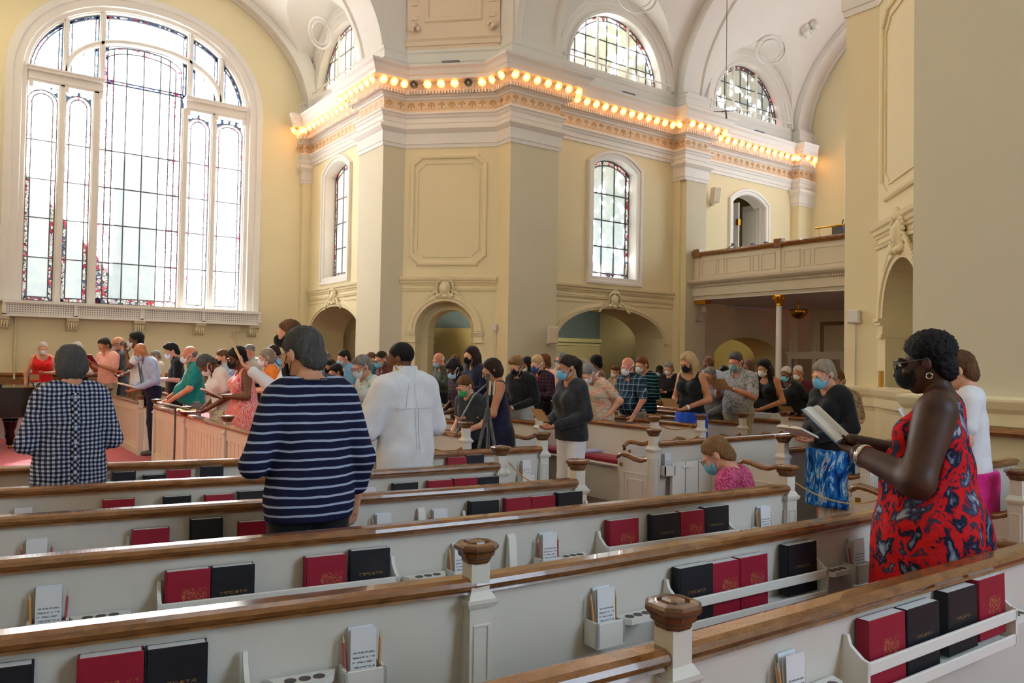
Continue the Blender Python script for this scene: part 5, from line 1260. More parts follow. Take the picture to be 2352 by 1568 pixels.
# ---- tripod with boom in the aisle
tb = at_d(1118, 1060, 6.6); tx, ty = tb[0], tb[1]
tp = empty('tripod', (tx, ty, 0), 'black tripod with boom standing in the aisle', 'tripod')
rt = CM[0][:2] / np.linalg.norm(CM[0][:2]); fw = np.array([-rt[1], rt[0]])
def tpf(a, b, z): return (tx + rt[0] * a + fw[0] * b, ty + rt[1] * a + fw[1] * b, z)
for a, b in ((-0.17, -0.05), (0.17, -0.03), (0.02, 0.19)): MB().tube([tpf(a * 1.35, b * 1.35, 0.02), tpf(a * .5, b * .5, 0.75), tpf(a * 0.05, b * .05, 1.13)], [0.011, 0.014, 0.016], 8).build('leg', M_BLACK, tp)
MB().tube([tpf(0, 0, 0.7), tpf(0, 0, 1.33)], 0.011, 8).build('centre_column', M_BLACK, tp)
MB().box(-0.022, 0.022, -0.022, 0.022, 1.1, 1.17, tpf, 0.006).build('hub', M_BLACK, tp)
MB().box(-0.018, 0.018, -0.02, 0.02, 1.33, 1.46, tpf, 0.005).build('head', M_BLACK, tp)
MB().tube([tpf(0.02, 0, 1.40), tpf(-0.12, -0.02, 1.27), tpf(-0.22, -0.03, 1.08), tpf(-0.26, -0.03, 0.92)], 0.007, 8).build('boom', M_GREY, tp, True)
for a in (0.015, 0.05): MB().tube([tpf(a, -0.05, 1.28), tpf(a + 0.006, -0.05, 1.40)], 0.012, 8).build('chrome_clamp', M_CHROME, tp)
# ================================================================== people
def skin_mat(name, c1, c2):
    t = NT(name); v = t.coord(); n = t.noise(v, 9, 3); w = t.noise(v, 140, 2)
    b = t.bsdf(t.ramp(n.outputs[0], [(0.35, c1), (0.65, c2)]), 0.5, 0, 0.35, w.outputs[0], 0.12, 0.002)
    b.inputs['Subsurface Weight'].default_value = 0.08; b.inputs['Subsurface Radius'].default_value = (0.01, 0.004, 0.002); return t.m
SKIN = {'light': skin_mat('light_skin', '#c98f74', '#dba88c'), 'ruddy': skin_mat('ruddy_skin', '#c07b66', '#d4947e'), 'tan': skin_mat('tan_skin', '#a8704f', '#bb8462'),
        'brown': skin_mat('brown_skin', '#5e3827', '#744734'), 'dark': skin_mat('dark_skin', '#3b231a', '#4d2f23')}
def hair_mat(name, a, b):
    t = NT(name); v = t.coord('Object', (1, 1, 0.22)); n = t.noise(v, 120, 4, 0.7, 0.6); g = t.noise(v, 22, 3)
    f = t.math('ADD', t.math('MULTIPLY', n.outputs[0], 0.65), t.math('MULTIPLY', g.outputs[0], 0.35))
    t.bsdf(t.ramp(f, [(0.32, a), (0.68, b)]), 0.68, 0, 0.25, n.outputs[0], 1.0, 0.008); return t.m
HAIR = {'black': hair_mat('black_hair', '#07070a', '#1a181b'), 'dark': hair_mat('dark_brown_hair', '#16100d', '#33261e'), 'brown': hair_mat('brown_hair', '#3c2616', '#7a5433'), 'grey': hair_mat('grey_hair', '#4c4a49', '#9b9997'),
        'dgrey': hair_mat('dark_grey_hair', '#2c2c2e', '#5f6062'), 'white': hair_mat('white_hair', '#a8a39a', '#e4e0d8'), 'blond': hair_mat('blond_hair', '#8f6f45', '#d8be8d'), 'sandy': hair_mat('sandy_hair', '#5e4028', '#9b7348'), 'red': hair_mat('auburn_hair', '#4a2415', '#7d4527'), 'ash': hair_mat('ash_blond_hair', '#6d6355', '#a99b85')}
# -- cloth patterns
def p_stripe(name, base, line, pitch, duty, axis=2, wob=0.004):
    t = NT(name); v = t.coord(); n = t.noise(v, 7, 2); sp = t.n('ShaderNodeSeparateXYZ'); t.l(v, sp.inputs[0])
    z = t.math('ADD', sp.outputs[axis], t.math('MULTIPLY', t.math('SUBTRACT', n.outputs[0], 0.5), wob * 4))
    f = t.math('LESS_THAN', t.math('FRACT', t.math('DIVIDE', z, pitch)), duty); w = t.noise(v, 260, 2)
    t.bsdf(t.mix(f, base, line), 0.9, 0, 0.15, w.outputs[0], 0.3, 0.003); return t.m
def p_check(name, c0, c1, c2, pitch, wob=0.006):
    t = NT(name); v = t.coord(); n = t.noise(v, 6, 2); sp = t.n('ShaderNodeSeparateXYZ'); t.l(v, sp.inputs[0])
    o = t.math('MULTIPLY', t.math('SUBTRACT', n.outputs[0], 0.5), wob * 4)
    ff = []
    for ax in (0, 2): ff.append(t.math('LESS_THAN', t.math('FRACT', t.math('DIVIDE', t.math('ADD', sp.outputs[ax], o), pitch)), 0.5))
    sm = t.math('ADD', ff[0], ff[1]); c = t.mix(t.math('GREATER_THAN', sm, 0.5), c0, c1); c = t.mix(t.math('GREATER_THAN', sm, 1.5), c, c2); w = t.noise(v, 260, 2)
    t.bsdf(c, 0.9, 0, 0.15, w.outputs[0], 0.25, 0.003); return t.m
def p_plaid(name, base, a, b, pitch):
    t = NT(name); v = t.coord(); sp = t.n('ShaderNodeSeparateXYZ'); t.l(v, sp.inputs[0]); c = base
    for ax, k, off, col, fac in ((0, 0.30, 0.0, a, 0.55), (2, 0.30, 0.0, a, 0.55), (0, 0.07, 0.5, b, 0.8), (2, 0.07, 0.55, b, 0.8)):
        f = t.math('LESS_THAN', t.math('FRACT', t.math('ADD', t.math('DIVIDE', sp.outputs[ax], pitch), off)), k); c = t.mix(t.math('MULTIPLY', f, fac), c, col)
    t.bsdf(c, 0.9, 0, 0.15); return t.m
def p_blotch(name, stops, scale, dist=2.0, stretch=(1, 1, 1), detail=2, interp='LINEAR'):
    t = NT(name); v = t.coord('Object', stretch); n = t.noise(v, scale, detail, 0.6, dist); w = t.noise(v, 200, 2)
    m = t.n('ShaderNodeMapRange'); m.inputs[1].default_value = 0.25; m.inputs[2].default_value = 0.75; t.l(n.outputs[0], m.inputs[0])
    t.bsdf(t.ramp(m.outputs[0], stops, interp), 0.9, 0, 0.15, w.outputs[0], 0.25, 0.003); return t.m
C_STRIPE = p_stripe('navy_striped_jersey', '#1c1f3b', '#a8b4cf', 0.0395, 0.24)
C_CHECK = p_check('navy_gingham', '#c3cbdb', '#56607e', '#141a30', 0.0255)
C_FLORAL = p_blotch('red_floral_dress', [(0, '#a9b2c0'), (0.22, '#6d7a94'), (0.30, '#23283f'), (0.40, '#1d2136'), (0.45, '#b81a22'), (0.57, '#cf2226'), (0.62, '#9c2430'), (0.67, '#2b3049'), (0.76, '#4d5872'), (0.84, '#98a2b2'), (1, '#d4c4ba')], 10.5, 0.55, (1, 1, 0.85), 4)
C_PINK = p_blotch('pink_orange_dress', [(0, '#d8254c'), (0.30, '#e8486b'), (0.40, '#f3dfe0'), (0.52, '#ea6a2e'), (0.64, '#e23a55'), (0.78, '#f4e8e4'), (1, '#e97a2c')], 9, 5.0, (1.5, 1.5, 0.5))
C_TEALFL = p_blotch('teal_white_print', [(0, '#58a9a6'), (0.28, '#86c7c3'), (0.42, '#e6e7e4'), (0.7, '#d5d4d6'), (0.85, '#9fb6b8'), (1, '#e9e9e7')], 9, 2.5)
C_TIE = p_blotch('pastel_tie_dye', [(0, '#7fa79a'), (0.25, '#d8d4c4'), (0.45, '#c97a5c'), (0.6, '#d9c7b0'), (0.8, '#8fae9f'), (1, '#d08a70')], 7, 1.6, (0.6, 0.6, 2.2))
C_HAW = p_blotch('grey_leaf_print', [(0, '#53607a'), (0.3, '#8b95a6'), (0.45, '#c8cbd0'), (0.6, '#9aa0a8'), (0.8, '#5c6676'), (1, '#d0d0cc')], 11, 3.0, (1, 1, 1), 3)
C_BSKIRT = p_blotch('blue_painted_skirt', [(0, '#0d1526'), (0.25, '#123a86'), (0.45, '#1f62b8'), (0.58, '#3b8fd0'), (0.68, '#c9d8e6'), (0.8, '#16458f'), (1, '#0e1a33')], 9, 3.0, (1, 1, 0.35), 3)
C_MAG = p_blotch('magenta_print', [(0, '#7a1247'), (0.35, '#a31c58'), (0.5, '#d77f9f'), (0.62, '#b02a63'), (0.8, '#5d1f4f'), (1, '#e0a5b4')], 26, 2.0)
C_LEO = p_blotch('black_white_print', [(0, '#0c0c0e'), (0.48, '#121214'), (0.52, '#d8d8d8'), (1, '#eeeeee')], 30, 1.5)
C_FSK = p_blotch('cream_floral_skirt', [(0, '#b8763d'), (0.3, '#dcd3bf'), (0.6, '#e6dfce'), (0.8, '#5f5c50'), (1, '#d9a25a')], 16, 2.0)
C_TAPE = p_blotch('brown_tapestry_shirt', [(0, '#57453a'), (0.4, '#8b7664'), (0.6, '#b7a48c'), (1, '#6d5a4c')], 22, 2.0)
C_BPLAID = p_plaid('blue_plaid', '#2c4257', '#16212f', '#a9bcc4', 0.085); C_DPLAID = p_plaid('plum_plaid', '#3a2836', '#1d1a2a', '#6d4a58', 0.05); C_TPLAID = p_plaid('teal_plaid', '#1f5a68', '#132f40', '#4b98a4', 0.06)
C_BSTR = p_stripe('blue_white_stripe', '#c9d4e6', '#8ea5cc', 0.02, 0.5, 0); C_MASKB = p_blotch('blue_print_mask', [(0, '#1d4e79'), (0.4, '#4fa7cf'), (0.6, '#bfe3ee'), (1, '#24658f')], 60, 2)
def cl(name, c, c2=None): return fabric('cloth_' + name, c, c2)
CL = {'white': cl('white', '#e0e1e8', '#e9eaef'), 'cream': cl('cream', '#d8d2c4', '#e6e1d6'), 'red': cl('red', '#c4161c', '#da2a28'), 'pink': cl('pink', '#e3a49a', '#efbbb0'), 'slate': cl('slate', '#3c4552', '#4b5563'), 'blue': cl('light_blue', '#9fb2da', '#b6c6e6'),
      'black': cl('black', '#101114', '#1c1d21'), 'teal': cl('teal', '#0f6d70', '#1b8584'), 'sky': cl('sky', '#5f94c4', '#78a9d2'), 'navy': cl('navy', '#151a30', '#212745'), 'maroon': cl('maroon', '#451521', '#5b1f2c'), 'olive': cl('olive', '#33382f', '#454a3e'),
      'char': cl('charcoal', '#25282d', '#33373d'), 'grey': cl('grey', '#6d6f73', '#85878b'), 'khaki': cl('khaki', '#a39a84', '#b9b09a'), 'brown': cl('brown', '#5d4630', '#74593f'), 'orange': cl('orange', '#cc6a1e', '#de8233'), 'royal': cl('royal_blue', '#1a3fae', '#2956cc'), 'jeans': cl('denim', '#45648e', '#5d7daa'), 'lgrey': cl('light_grey', '#a9a8a6', '#bcbbb8'), 'hotpink': cl('hot_pink', '#d6218a', '#e63d9d')}
MASK = {'white': fabric('white_mask', '#dfe0e4', '#eff0f2', 40), 'black': fabric('black_mask', '#0e0f11', '#191a1d', 40), 'blue': fabric('blue_mask', '#5fb2d6', '#86c8e2', 40), 'green': fabric('green_mask', '#1fa050', '#34b866', 40), 'pat': C_MASKB, 'bluewhite': fabric('pale_blue_mask', '#9fc3dd', '#bcd6e8', 40), 'navy': fabric('navy_mask', '#27407c', '#35539a', 40)}
M_EYE = plain('eye_white', '#cfc8c0', 0.3); M_IRIS = plain('iris', '#241a14', 0.2); M_FRAME = plain('glasses_frame', '#2a1d1a', 0.3); M_FRAMER = plain('red_glasses_frame', '#a5303a', 0.3)
M_SHOE = plain('black_shoe_leather', '#15130f', 0.4)
HP = 0.0
def rotm(yaw, pitch, roll=0.0):
    cy, sy, cp, sp, cr, sr = math.cos(yaw), math.sin(yaw), math.cos(pitch), math.sin(pitch), math.cos(roll), math.sin(roll)
    Rz = np.array([[cy, -sy, 0], [sy, cy, 0], [0, 0, 1]]); Rx = np.array([[1, 0, 0], [0, cp, -sp], [0, sp, cp]]); Ry = np.array([[cr, 0, sr], [0, 1, 0], [-sr, 0, cr]])
    return Rz @ Rx @ Ry
ARMS = {   # right/left elbow and wrist, body frame: x right, y forward
 'read': (((0.235, 0.02, 1.12), (0.085, 0.27, 1.13)), ((-0.235, 0.02, 1.12), (-0.085, 0.27, 1.13))),
 'low': (((0.235, -0.01, 1.11), (0.10, 0.22, 1.02)), ((-0.235, -0.01, 1.11), (-0.08, 0.24, 1.02))),
 'down': (((0.245, -0.02, 1.11), (0.255, 0.03, 0.87)), ((-0.245, -0.02, 1.11), (-0.255, 0.03, 0.87))),
 'one': (((0.245, -0.02, 1.11), (0.25, 0.04, 0.87)), ((-0.235, 0.02, 1.12), (-0.06, 0.27, 1.13))),
 'rest': (((0.24, 0.06, 1.12), (0.20, 0.26, 0.97)), ((-0.24, 0.06, 1.12), (-0.20, 0.26, 0.97))),
 'restl': (((0.235, 0.02, 1.12), (0.07, 0.26, 1.15)), ((-0.25, 0.05, 1.12), (-0.27, 0.22, 0.93))),
 'chin': (((0.24, 0.0, 1.12), (0.10, 0.22, 1.05)), ((-0.22, 0.13, 1.17), (-0.05, 0.17, 1.40))),
 'high': (((0.235, 0.05, 1.14), (0.09, 0.28, 1.25)), ((-0.235, 0.05, 1.14), (-0.09, 0.28, 1.25))),
 'hip': (((0.235, 0.02, 1.12), (0.085, 0.27, 1.10)), ((-0.30, -0.08, 1.13), (-0.19, 0.05, 0.98))),
}
def hand_prims(f, wr, el, side, up=(0, 0, 1), curl=0.6, sc=1.0):
    d = np.array(wr) - np.array(el); d /= np.linalg.norm(d)
    n = np.array(up, float); n -= d * (n @ d); n /= max(1e-6, np.linalg.norm(n)); s = np.cross(d, n) * 1.0   # s: across the palm
    P = lambda a, b, c: np.array(wr) + sc * (d * a + s * b + n * c)
    f.rc(P(-0.03, 0, 0), P(0.02, 0, 0), 0.026 * sc, 0.026 * sc, 0.015)
    f.rc(P(0.025, -0.022, 0), P(0.075, -0.026, 0), 0.016 * sc, 0.014 * sc, 0.012); f.rc(P(0.025, 0.022, 0), P(0.07, 0.026, 0), 0.016 * sc, 0.014 * sc, 0.012); f.rc(P(0.02, 0, 0), P(0.08, 0, 0), 0.018 * sc, 0.015 * sc, 0.012)
    for b, L in ((-0.031, 0.062), (-0.0105, 0.076), (0.0105, 0.070), (0.031, 0.054)):
        p = P(0.082, b, 0); a1 = curl * 0.5; a2 = curl * 1.2
        q = p + sc * L * 0.5 * (d * math.cos(a1) + n * math.sin(a1)); r = q + sc * L * 0.5 * (d * math.cos(a2) + n * math.sin(a2))
        f.rc(p, q, 0.0098 * sc, 0.0088 * sc, 0.004); f.rc(q, r, 0.0088 * sc, 0.0074 * sc, 0.004)
    b = -0.03 * side
    f.rc(P(0.02, b, 0.0), P(0.052, b * 1.9, 0.018), 0.0135 * sc, 0.0105 * sc, 0.008); f.rc(P(0.052, b * 1.9, 0.018), P(0.083, b * 1.75, 0.030), 0.0105 * sc, 0.0085 * sc, 0.005)
NP = 0
def person(label, x, y, H, rz, d, skin='light', hair=('short', 'brown'), mask='white', top=('tee', 'white'), bottom=('trousers', 'black'), arms='read', lean=0.0, hp=0.25, hy=0.0, w=1.0, female=False, belly=0.0, glasses=None, z0=0.0, seated=False, armf=None, custom=None, hold=None, hs=1.05, extra=None, group='people in the pews'):
    global NP; NP += 1
    s = H / 1.70; fat = w
    v = min(0.024, max(0.0088, d * 0.00165)); vh = v * 0.6
    yaw = math.radians(hy)
    Rl = rotm(0, -lean); piv = np.array([0, 0, 0.95])
    U = lambda p: Rl @ (np.array(p, float) - piv) + piv            # upper body leans about the hips
    Rh = Rl @ rotm(yaw, -hp); neck = U((0, 0.005, 1.475)); hc = neck + Rh @ np.array([0, 0.022, 0.107]); TH = (Rh * hs, hc)
    TH1 = (Rh, hc)
    A = custom or ARMS[arms]
    if custom is None: A = tuple(((e_[0] * (0.65 + 0.35 * w), e_[1] + belly * 0.3, e_[2]), (w_[0], w_[1] + belly * 0.6, w_[2])) for e_, w_ in A)
    legs = []
    for sx in (1, -1):
        if seated: legs.append(((sx * 0.085, 0.0, 0.92), (sx * 0.11, 0.42, 0.95), (sx * 0.11, 0.44, 0.53)))
        else: legs.append(((sx * 0.085, 0.0, 0.90), (sx * 0.09, 0.015, 0.49), (sx * 0.095, -0.015, 0.085)))
    def torso(f, g=0.0, shoulders=True):
        f.rc((-0.062 * fat, 0, 0.93), (0.062 * fat, 0, 0.93), 0.110 * (0.6 + 0.4 * fat), None, 0.05, 0.88, g=g)
        f.rc(U((-0.045 * fat, 0.0, 1.08)), U((0.045 * fat, 0.0, 1.08)), 0.100 * (0.5 + 0.5 * fat), None, 0.06, 0.84, g=g)
        f.rc(U((-0.070 * fat, 0, 1.26)), U((0.070 * fat, 0, 1.26)), 0.106 * (0.7 + 0.3 * fat), None, 0.06, 0.84, g=g)
        sw = 0.150 * (0.75 + 0.25 * fat) * (0.84 if female else 1.0)
        if shoulders: f.rc(U((-sw, -0.01, 1.375)), U((sw, -0.01, 1.375)), 0.058, None, 0.06, g=g); f.rc(U((-0.09, -0.015, 1.40)), U((0.09, -0.015, 1.40)), 0.055, None, 0.05, g=g)
        else: f.rc(U((-0.105, -0.012, 1.385)), U((0.105, -0.012, 1.385)), 0.058, None, 0.06, g=g)
        if female:
            for sx in (1, -1): f.el(U((sx * 0.075 * fat, 0.085, 1.255)), (0.062 * fat, 0.055, 0.062), 0.05, g=g)
        if belly: f.el(U((0, 0.05 + belly * 0.3, 1.06)), (0.13 * fat, 0.08 + belly, 0.15), 0.06, g=g)
    shp = [U((sx * 0.175 * (0.8 + 0.2 * fat) * (0.87 if female else 1), -0.01, 1.368)) for sx in (1, -1)]
    elb = [U(A[i][0]) if not isinstance(A[i][0], np.ndarray) else A[i][0] for i in (0, 1)]; wri = [U(A[i][1]) if not isinstance(A[i][1], np.ndarray) else A[i][1] for i in (0, 1)]
    af = armf or (0.75 + 0.25 * fat)
    def arm(f, i, t0, t1, g=0.0, k=0.03):
        """arm from fraction t0 to t1 (1 = elbow, 2 = wrist)"""
        a, e, q = shp[i], elb[i], wri[i]; r = lambda t: (0.050 - 0.010 * t if t < 1 else 0.040 - 0.013 * (t - 1)) * af
        if t0 < 1: b = min(1, t1); f.rc(a + (e - a) * t0, a + (e - a) * b, r(t0), r(b), k, g=g)
        if t1 > 1: f.rc(e, e + (q - e) * (t1 - 1), r(1.0), r(t1), k, g=g)
    # body
    top_z = max(1.72, hc[2] + 0.14)
    allp = np.array([hc - 0.14, hc + 0.14] + elb + wri + shp + [np.array(p) for L in legs for p in L])
    lo = np.minimum(allp.min(0) - 0.07, [-0.24 * fat, -0.17, 0.0]); hi = np.maximum(allp.max(0) + 0.07, [0.24 * fat, 0.2 + belly, 1.5])
    f = Field(lo, np.array([hi[0], hi[1], neck[2] + 0.02]), v); torso(f)
    f.rc(U((0, -0.015, 1.39)), neck + Rh @ np.array([0, 0.0, 0.05]), 0.056, 0.05, 0.04)
    for i in (0, 1): arm(f, i, 0, 2)
    for (h, kn, an) in legs:
        f.rc(h, kn, 0.088 * (0.6 + 0.4 * fat), 0.056, 0.04); f.rc(kn, an, 0.056, 0.036, 0.03); f.rc((an[0], an[1] - 0.02, an[2] - 0.04), (an[0], an[1] + 0.15, an[2] - 0.055), 0.036, 0.028, 0.03)
    parts = [f.mesh()]
    # head
    b = 0.145 * hs; h = Field(hc - b, hc + b, vh)
    h.el((0, -0.012, 0.030), (0.076, 0.096, 0.088), 0.03, T=TH); h.el((0, 0.030, -0.032), (0.058, 0.063, 0.082), 0.03, T=TH)
    h.rc((0, 0.050, -0.088), (0, 0.015, -0.06), 0.030 * hs, 0.045 * hs, 0.03, T=TH)
    for sx in (1, -1):
        h.el((sx * 0.031, 0.104, 0.004), (0.015, 0.012, 0.010), 0.012, 'sub', T=TH); h.el((sx * 0.031, 0.0785, 0.006), (0.0135, 0.0125, 0.0115), 0.006, T=TH); h.el((sx * 0.077, -0.008, -0.012), (0.012, 0.021, 0.032), 0.01, T=TH); h.el((sx * 0.036, 0.070, -0.028), (0.024, 0.022, 0.022), 0.02, T=TH)
    h.rc((-0.028, 0.086, 0.020), (0.028, 0.086, 0.020), 0.010 * hs, None, 0.015, T=TH); h.rc((0, 0.094, 0.008), (0, 0.113, -0.033), 0.008 * hs, 0.013 * hs, 0.012, T=TH)
    h.el((0, 0.090, -0.058), (0.024, 0.011, 0.006), 0.008, T=TH); h.el((0, 0.088, -0.068), (0.020, 0.011, 0.007), 0.008, T=TH)
    h.rc((0, -0.02, -0.05), (0, -0.022, -0.13), 0.05, 0.05, 0.03, T=TH1)
    parts.append(h.mesh())
    for i, sx in ((0, 1), (1, -1)):
        wv = wri[i]; e = elb[i]; q = Field(np.minimum(wv, wv + (wv - e) / np.linalg.norm(wv - e) * 0.2) - 0.09, np.maximum(wv, wv + (wv - e) / np.linalg.norm(wv - e) * 0.2) + 0.09, min(0.0068, max(0.0038, v * 0.42)))
        hand_prims(q, wv, e, sx, (0, -0.35, 0.9) if arms not in ('down',) else (-sx, 0, 0), 0.75 if arms != 'down' else 0.5, 1.0); parts.append(q.mesh())
    V, Q = join_vq(parts)
    body = bpy.data.objects.new('person', fast_mesh('person', V, Q, SKIN[skin])); COL.objects.link(body)
    body.location = (x, y, z0); body.rotation_euler = (0, 0, rz); body.scale = (s, s, s)
    tag(body, label, 'person', group)
    def child(name, F_or_vq, mat):
        V, Q = F_or_vq if isinstance(F_or_vq, tuple) else F_or_vq.mesh()
        if len(V) == 0: return None
        o = bpy.data.objects.new(name, fast_mesh(name, V, Q, mat)); COL.objects.link(o); o.parent = body; return o
    def child_mb(name, m, mat):
        o = bpy.data.objects.new(name, m.mesh(name, mat, True)); COL.objects.link(o); o.parent = body; return o
    # eyes
    m = MB()
    for sx in (1, -1):
        c = Rh @ (np.array([sx * 0.031, 0.0855, 0.0015]) * hs) + hc; m.cm = 0; m.lathe([(0.001, -0.009)] + [(0.0095 * math.sin(math.pi * k / 6), -0.0095 * math.cos(math.pi * k / 6)) for k in range(1, 6)] + [(0.001, 0.009)], 8, c)
        c = Rh @ (np.array([sx * 0.031, 0.0915, -0.001]) * hs) + hc; m.cm = 1; m.lathe([(0.001, -0.0055)] + [(0.0055 * math.sin(math.pi * k / 4), -0.0055 * math.cos(math.pi * k / 4)) for k in range(1, 4)] + [(0.001, 0.0055)], 6, c)
    child_mb('eyes', m, [M_EYE, M_IRIS])
    # hair
    kind, hcol = hair
    if kind != 'bald':
        long_ = kind in ('long', 'pony', 'bob')
        q = Field(hc - np.array([0.16, 0.18, 0.50 if kind in ('long', 'pony') else 0.24]), hc + np.array([0.16, 0.17, 0.20]), vh * (1.0 if d < 5.5 else 1.15))
        am = {'short': 0.003, 'crop': 0.0012, 'afro': 0.010, 'curly': 0.008, 'bob': 0.004, 'long': 0.004, 'pony': 0.002, 'fringe': 0.002, 'thick': 0.005}.get(kind, 0.003)
        if kind == 'afro': q.el((0, -0.022, 0.040), (0.106, 0.118, 0.100), 0.02, T=TH, noise=am * (0.7 if d < 6 else 1), nf=190 if d < 6 else 95)
        elif kind == 'curly': q.el((0, -0.016, 0.044), (0.096, 0.112, 0.092), 0.02, T=TH, noise=am, nf=75)
        elif kind == 'crop': q.el((0, -0.014, 0.030), (0.079, 0.099, 0.0905), 0.01, T=TH)
        elif kind == 'fringe': q.el((0, -0.016, 0.018), (0.083, 0.101, 0.085), 0.01, T=TH)
        else: q.el((0, -0.014, 0.036), (0.087, 0.106, 0.094), 0.02, T=TH, noise=am, nf=70)
        if kind in ('short', 'thick', 'curly', 'afro'): q.el((0, -0.055, -0.035), (0.074, 0.060, 0.075), 0.03, T=TH, noise=am * .6, nf=80 if d > 6 else 150)
        if kind == 'thick': q.el((0, 0.01, 0.075), (0.086, 0.10, 0.065), 0.03, T=TH, noise=0.006, nf=60)
        # hairline: open the face
        if kind in ('crop', 'short', 'thick', 'curly', 'afro', 'pony'):
            q.cut((0, 0.9, -0.8), 0.018 * hs, T=TH1, k=0.012)
            for sx in (1, -1): q.el((sx * 0.085, 0.0, -0.03), (0.03, 0.03, 0.04), 0.012, 'sub', T=TH) if kind != 'afro' else None
        if kind == 'fringe': q.cut((0, 0.35, 1.0), 0.022 * hs, T=TH1, k=0.012); q.cut((0, 1, 0), 0.03, T=TH1, k=0.01); q.cut((0, 0.9, -0.8), 0.055, T=TH1, k=0.01)
        if kind in ('bob', 'long'):
            q.el((0, -0.028, -0.012), (0.098, 0.100, 0.122), 0.03, T=TH, noise=am, nf=60)
            q.el((0, 0.075, -0.055), (0.066, 0.085, 0.115), 0.02, 'sub', T=TH); q.cut((0, 0.98, -0.40), 0.052 * hs, T=TH1, k=0.015)
            if kind == 'long':
                for sx in (1, -1): q.rc(Rh @ np.array([sx * 0.075, -0.01, -0.04]) + hc, Rh @ np.array([sx * 0.085, 0.0, -0.10]) + hc + np.array([0, 0.0, -0.16]), 0.042, 0.026, 0.03); q.rc(Rh @ np.array([sx * 0.045, -0.07, -0.04]) + hc, hc + Rh @ np.array([sx * 0.055, -0.09, -0.1]) + np.array([0, 0, -0.16]), 0.05, 0.03, 0.03)
        if kind == 'pony':
            p0 = Rh @ np.array([0, -0.10, 0.065]) + hc; q.rc(p0, p0 + Rh @ np.array([0, -0.045, -0.06]), 0.034, 0.04, 0.02); q.rc(p0 + Rh @ np.array([0, -0.045, -0.06]), p0 + Rh @ np.array([0, -0.03, -0.27]), 0.04, 0.02, 0.02)
        if kind in ('bob', 'long', 'pony', 'short', 'thick'): q.ripple(0.0035, 150, 150, 12, NP)
        child('hair', q, HAIR[hcol])
    if kind == 'bald' and hcol:
        q = Field(hc - 0.15, hc + 0.15, vh); q.el((0, -0.016, 0.016), (0.0815, 0.100, 0.085), 0.01, T=TH); q.cut((0, 0.30, 1.0), 0.012, T=TH1, k=0.01); q.cut((0, 1, 0), 0.012, T=TH1, k=0.01); q.cut((0, 0.5, -0.8), 0.05, T=TH1, k=0.01); child('hair', q, HAIR[hcol])
    # mask with ear loops
    if mask:
        q = Field(hc + Rh @ np.array([0, 0.05, -0.05]) - 0.11, hc + Rh @ np.array([0, 0.05, -0.05]) + 0.11, vh * 0.9)
        q.el((0, 0.036, -0.050), (0.067, 0.080, 0.073), 0.015, T=TH); q.el((0, 0.088, -0.048), (0.036, 0.042, 0.052), 0.03, T=TH)
        q.cut((0, -1, -0.35), -0.028 * hs, T=TH1, k=0.006); q.cut((0, -0.55, 1), -0.050 * hs, T=TH1, k=0.008)
        child('face_mask', q, MASK[mask])
        for sx in (1, -1):
            if d > 11: continue
            m = MB(); m.tube([Rh @ (np.array(p) * hs) + hc for p in ((sx * 0.060, 0.055, -0.028), (sx * 0.073, 0.02, -0.005), (sx * 0.086, -0.012, 0.012), (sx * 0.080, -0.02, -0.02), (sx * 0.068, 0.02, -0.06), (sx * 0.055, 0.045, -0.08))], 0.0022 * max(1, d / 5), 5)
            child_mb('mask_loop', m, MASK['white' if mask != 'black' else 'black'])
    if glasses:
        m = MB()
        for sx in (1, -1):
            m.tube([Rh @ ((np.array([sx * 0.032, 0.112, 0.004]) + np.array([0.024 * math.cos(a), -0.006 * abs(math.cos(a)), 0.019 * math.sin(a)])) * hs) + hc for a in np.linspace(0, 2 * math.pi, 15)], 0.0024 * max(1, d / 6), 5)
            m.tube([Rh @ (np.array(p) * hs) + hc for p in ((sx * 0.056, 0.106, 0.008), (sx * 0.080, 0.04, 0.008), (sx * 0.084, -0.015, 0.006))], 0.0024 * max(1, d / 6), 5)
        m.tube([Rh @ (np.array(p) * hs) + hc for p in ((-0.008, 0.116, 0.008), (0.008, 0.116, 0.008))], 0.0024 * max(1, d / 6), 5)
        child_mb('glasses', m, M_FRAMER if glasses == 'red' else M_FRAME)
    # upper garment
    gt, gm = top[0], top[1]; gm = CL[gm] if isinstance(gm, str) else gm
    long_top = gt in ('dress', 'blouse', 'tunic', 'bigshirt')
    g = {'tee': 0.015, 'polo': 0.016, 'shirt': 0.018, 'tank': 0.012, 'vneck': 0.017, 'sweater': 0.020, 'blouse': 0.015, 'bigshirt': 0.034, 'jersey': 0.016, 'dress': 0.016, 'sleeveless': 0.014, 'jacket': 0.024}.get(gt, 0.016)
    g = max(g, v * 0.55)
    q = Field(lo - 0.06, np.array([hi[0] + 0.06, hi[1] + 0.06, neck[2] + 0.05]), v * 0.95)
    slv = {'tee': 0.62, 'polo': 0.72, 'shirt': 1.93, 'tank': 0, 'sleeveless': 0.10, 'dress': 0.08, 'vneck': 1.9, 'sweater': 1.95, 'blouse': 1.35, 'bigshirt': 1.85, 'jersey': 1.55, 'jacket': 1.93, 'sshirt': 0.85}.get(gt, 0.6)
    if len(top) > 2: slv = top[2]
    torso(q, g, slv > 0)
    for i in (0, 1):
        if slv: arm(q, i, 0.0, slv, g * (1.0 if gt != 'bigshirt' else 1.15) + (0.006 if gt in ('tee', 'polo', 'sshirt', 'bigshirt') else 0), 0.016)
    hem = {'tee': 0.88, 'polo': 0.90, 'shirt': 0.98, 'tank': 0.90, 'sweater': 0.86, 'jersey': 0.84, 'blouse': 0.76, 'bigshirt': 0.72, 'jacket': 0.80, 'sleeveless': 0.9}.get(gt, 0.9)
